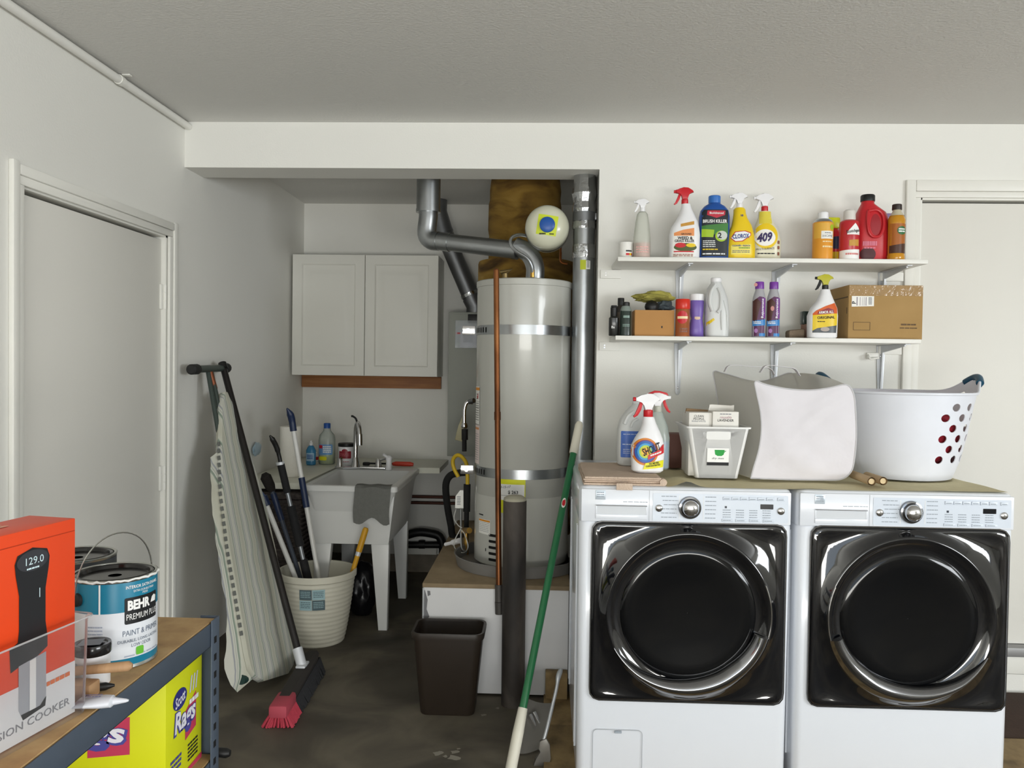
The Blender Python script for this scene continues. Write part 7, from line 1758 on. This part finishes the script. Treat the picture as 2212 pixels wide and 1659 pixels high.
bm = nb(); box(bm, (-.83, 1.304, BZ+.0006), (-.735, 1.338, BZ+.027), .004)
tag(obj('sanding_block', bm, M_wood), 'small tan wood block under the paint brush handle', 'block')
t = thing('marker_pen', 'black-tipped marker with orange barrel lying by the brush', 'marker', (-.76, 1.28, BZ), world=True)
a, b = at_z(168, 1490, BZ+.008), at_z(248, 1480, BZ+.008); d_ = b-a
bm = nb(); tube(bm, [a, a+d_*.35], .0062, 12); obj('barrel', bm, mat('orange_barrel', '#d0702a', .4), t)
bm = nb(); tube(bm, [a+d_*.35, a+d_*.75, a+d_*.9, b], [.0068, .0068, .004, .002], 12); obj('cap', bm, M_black, t)
t = thing('caulk_tube', 'white squeeze tube with pointed nozzle hanging over the shelf edge', 'tube', (-.72, 1.27, BZ), world=True)
a, b = at_z(165, 1518, BZ+.010), at_z(278, 1513, BZ+.012); d_ = b-a; s_ = Vector((-d_.y, d_.x, 0)).normalized()
bm = nb(); rings = []
for u, wv, hv in ((0, .024, .002), (.1, .023, .004), (.5, .018, .009), (.68, .014, .009), (.72, .007, .006), (.95, .003, .003), (1, .0015, .0015)):
    c_ = a+d_*u; rings.append([bm.verts.new(c_+s_*wv*math.cos(2*PI*k/16)+Vector((0, 0, hv*math.sin(2*PI*k/16)))) for k in range(16)])
for p_, q_ in zip(rings, rings[1:]): ring_faces(bm, p_, q_)
bm.faces.new(rings[0]); bm.faces.new(list(reversed(rings[-1])))
o = obj('tube_body', bm, mat('white_tube', '#d9dce4', .4), t)
bm = nb(); bars(bm, 0, 0, .05, .012, 2, lambda x, z, e: a+d_*(.12+x*8/1.0*.9)+s_*(z-.006)*1.2+Vector((0, 0, .0085+e)), .001, .5, 4); obj('print', bm, mat('lilac_print', '#8f90c0', .5), o, smooth=False)
# orange appliance box
OB = Vector((-.735, 1.262, BZ+.0015)); th_ = R(80)
t = thing('cooker_box', 'tall orange and white box printed with a black and silver immersion cooker', 'box', tuple(OB), th_)
OL, OD, OH = .36, .085, .309
bm = nb(); box(bm, (-OL, 0, 0), (0, OD, OH), .0015); obj('box_body', bm, mat('bright_orange_card', '#f04a18', .4, var=.02), t)
f0 = flat_map(0.0)
bm = nb(); patch(bm, [(-OL+.001, .001), (-.001, .001), (-.001, .083), (-OL+.001, .083)], f0, .0006, step=0); l = obj('white_band', bm, mat('white_card', '#e9e9ea', .4), t)
prints(l, mat('grey_lettering', '#8c8c92', .5), lambda b: text(b, 'PRECISION COOKER', .02, f0, -.108, .024, e=.0014, width=.19, height=.0115))
prints(l, mat('orange_lettering', '#e8763a', .5), lambda b: bars(b, -.06, .062, .05, .008, 1, f0, .0014, .2, 3), 'print')
bm = nb(); patch(bm, [(-OL+.002, OH-.02), (-.002, OH-.02), (-.002, OH-.0185), (-OL+.002, OH-.0185)], f0, .0005, step=0); obj('lid_line', bm, mat('deep_orange', '#b8340f', .5), t)
ox = -.087
bm = nb(); patch(bm, [(ox-.031, .245), (ox-.033, .262), (ox-.028, .274), (ox, .281), (ox+.028, .274), (ox+.033, .262), (ox+.031, .245), (ox+.025, .215), (ox+.025, .165), (ox+.029, .14), (ox+.029, .125), (ox, .112), (ox-.024, .112), (ox-.04, .108), (ox-.042, .142), (ox-.027, .148), (ox-.025, .165), (ox-.025, .215)], f0, .0008, step=0); d1 = obj('printed_cooker', bm, mat('cooker_black', '#232427', .35), t)
bm = nb(); patch(bm, ell(ox, .262, .030, .0155, 28), f0, .0014, step=0); obj('printed_cooker_top', bm, mat('cooker_top_grey', '#3a3b40', .35), d1)
prints(d1, mat('display_cyan_white', '#d8eef4', .5), lambda b: (text(b, '129.0', .016, f0, ox+.003, .262, e=.002, width=.034, height=.011), bars(b, ox-.012, .249, .024, .003, 1, f0, .002, .2, 1), patch(b, [(ox+.012, .204), (ox+.0135, .204), (ox+.0135, .218), (ox+.012, .218)], f0, .0016, step=0)))
bm = nb(); patch(bm, [(ox-.026, .113), (ox+.026, .118), (ox+.026, .050), (ox+.014, .040), (ox-.022, .040), (ox-.026, .048)], f0, .0010, step=0); d2 = obj('printed_tube', bm, mat('cooker_silver', '#aeb0b6', .4), t)
bm = nb(); patch(bm, [(ox-.006, .114), (ox+.006, .1155), (ox+.006, .040), (ox-.006, .040)], f0, .0014, step=0); obj('printed_highlight', bm, M_wink, d2)
bm = nb(); patch(bm, [(ox-.022, .040), (ox+.014, .040), (ox+.026, .050), (ox+.024, .036), (ox-.018, .031)], f0, .0014, step=0); obj('printed_base', bm, M_black, d2)
bm = nb(); bars(bm, -.2, .02, .12, .025, 2, lambda x, z, e: Vector((x, .02+z, OH+e)), .0008, .3, 7); obj('print', bm, mat('pale_orange_print', '#f2a888', .5), t, smooth=False)
# clear plastic tub round the box
t = thing('clear_tub', 'clear plastic tub wrapped around the lower half of the orange box', 'tub', (OB.x, OB.y, BZ+.0006), th_)
M_clear = clear_mat('clear_tub_plastic', '#dfe3e6', .07, .06)
bm = nb()
def tring(z, k): return [bm.verts.new((x, y, z)) for x, y in rrect(-OL-.016-k, -.016-k, .014+k, OD+.012+k, .014, 4)]
rings = [tring(.0, -.003), tring(.004, -.001), tring(.15, .002), tring(.154, .006), tring(.156, .004), tring(.153, .0005), tring(.006, -.0025)]
for a, b in zip(rings[:3], rings[1:3]): ring_faces(bm, a, b)
for v in rings[4]+rings[5]+rings[6]:
    bm.verts.remove(v)
ring_faces(bm, rings[2], rings[3])
obj('tub_wall', bm, M_clear, t, ang=60)
bm = nb(); pts = [v for v in rrect(-OL-.022, -.022, .020, OD+.018, .014, 4)]; pp = [(x, y, .154) for x, y in pts]; tube(bm, pp+[pp[0]], .0014, 6, caps=False); obj('tub_rim', bm, clear_mat('clear_rim', '#e8ecee', .4, .05), t)
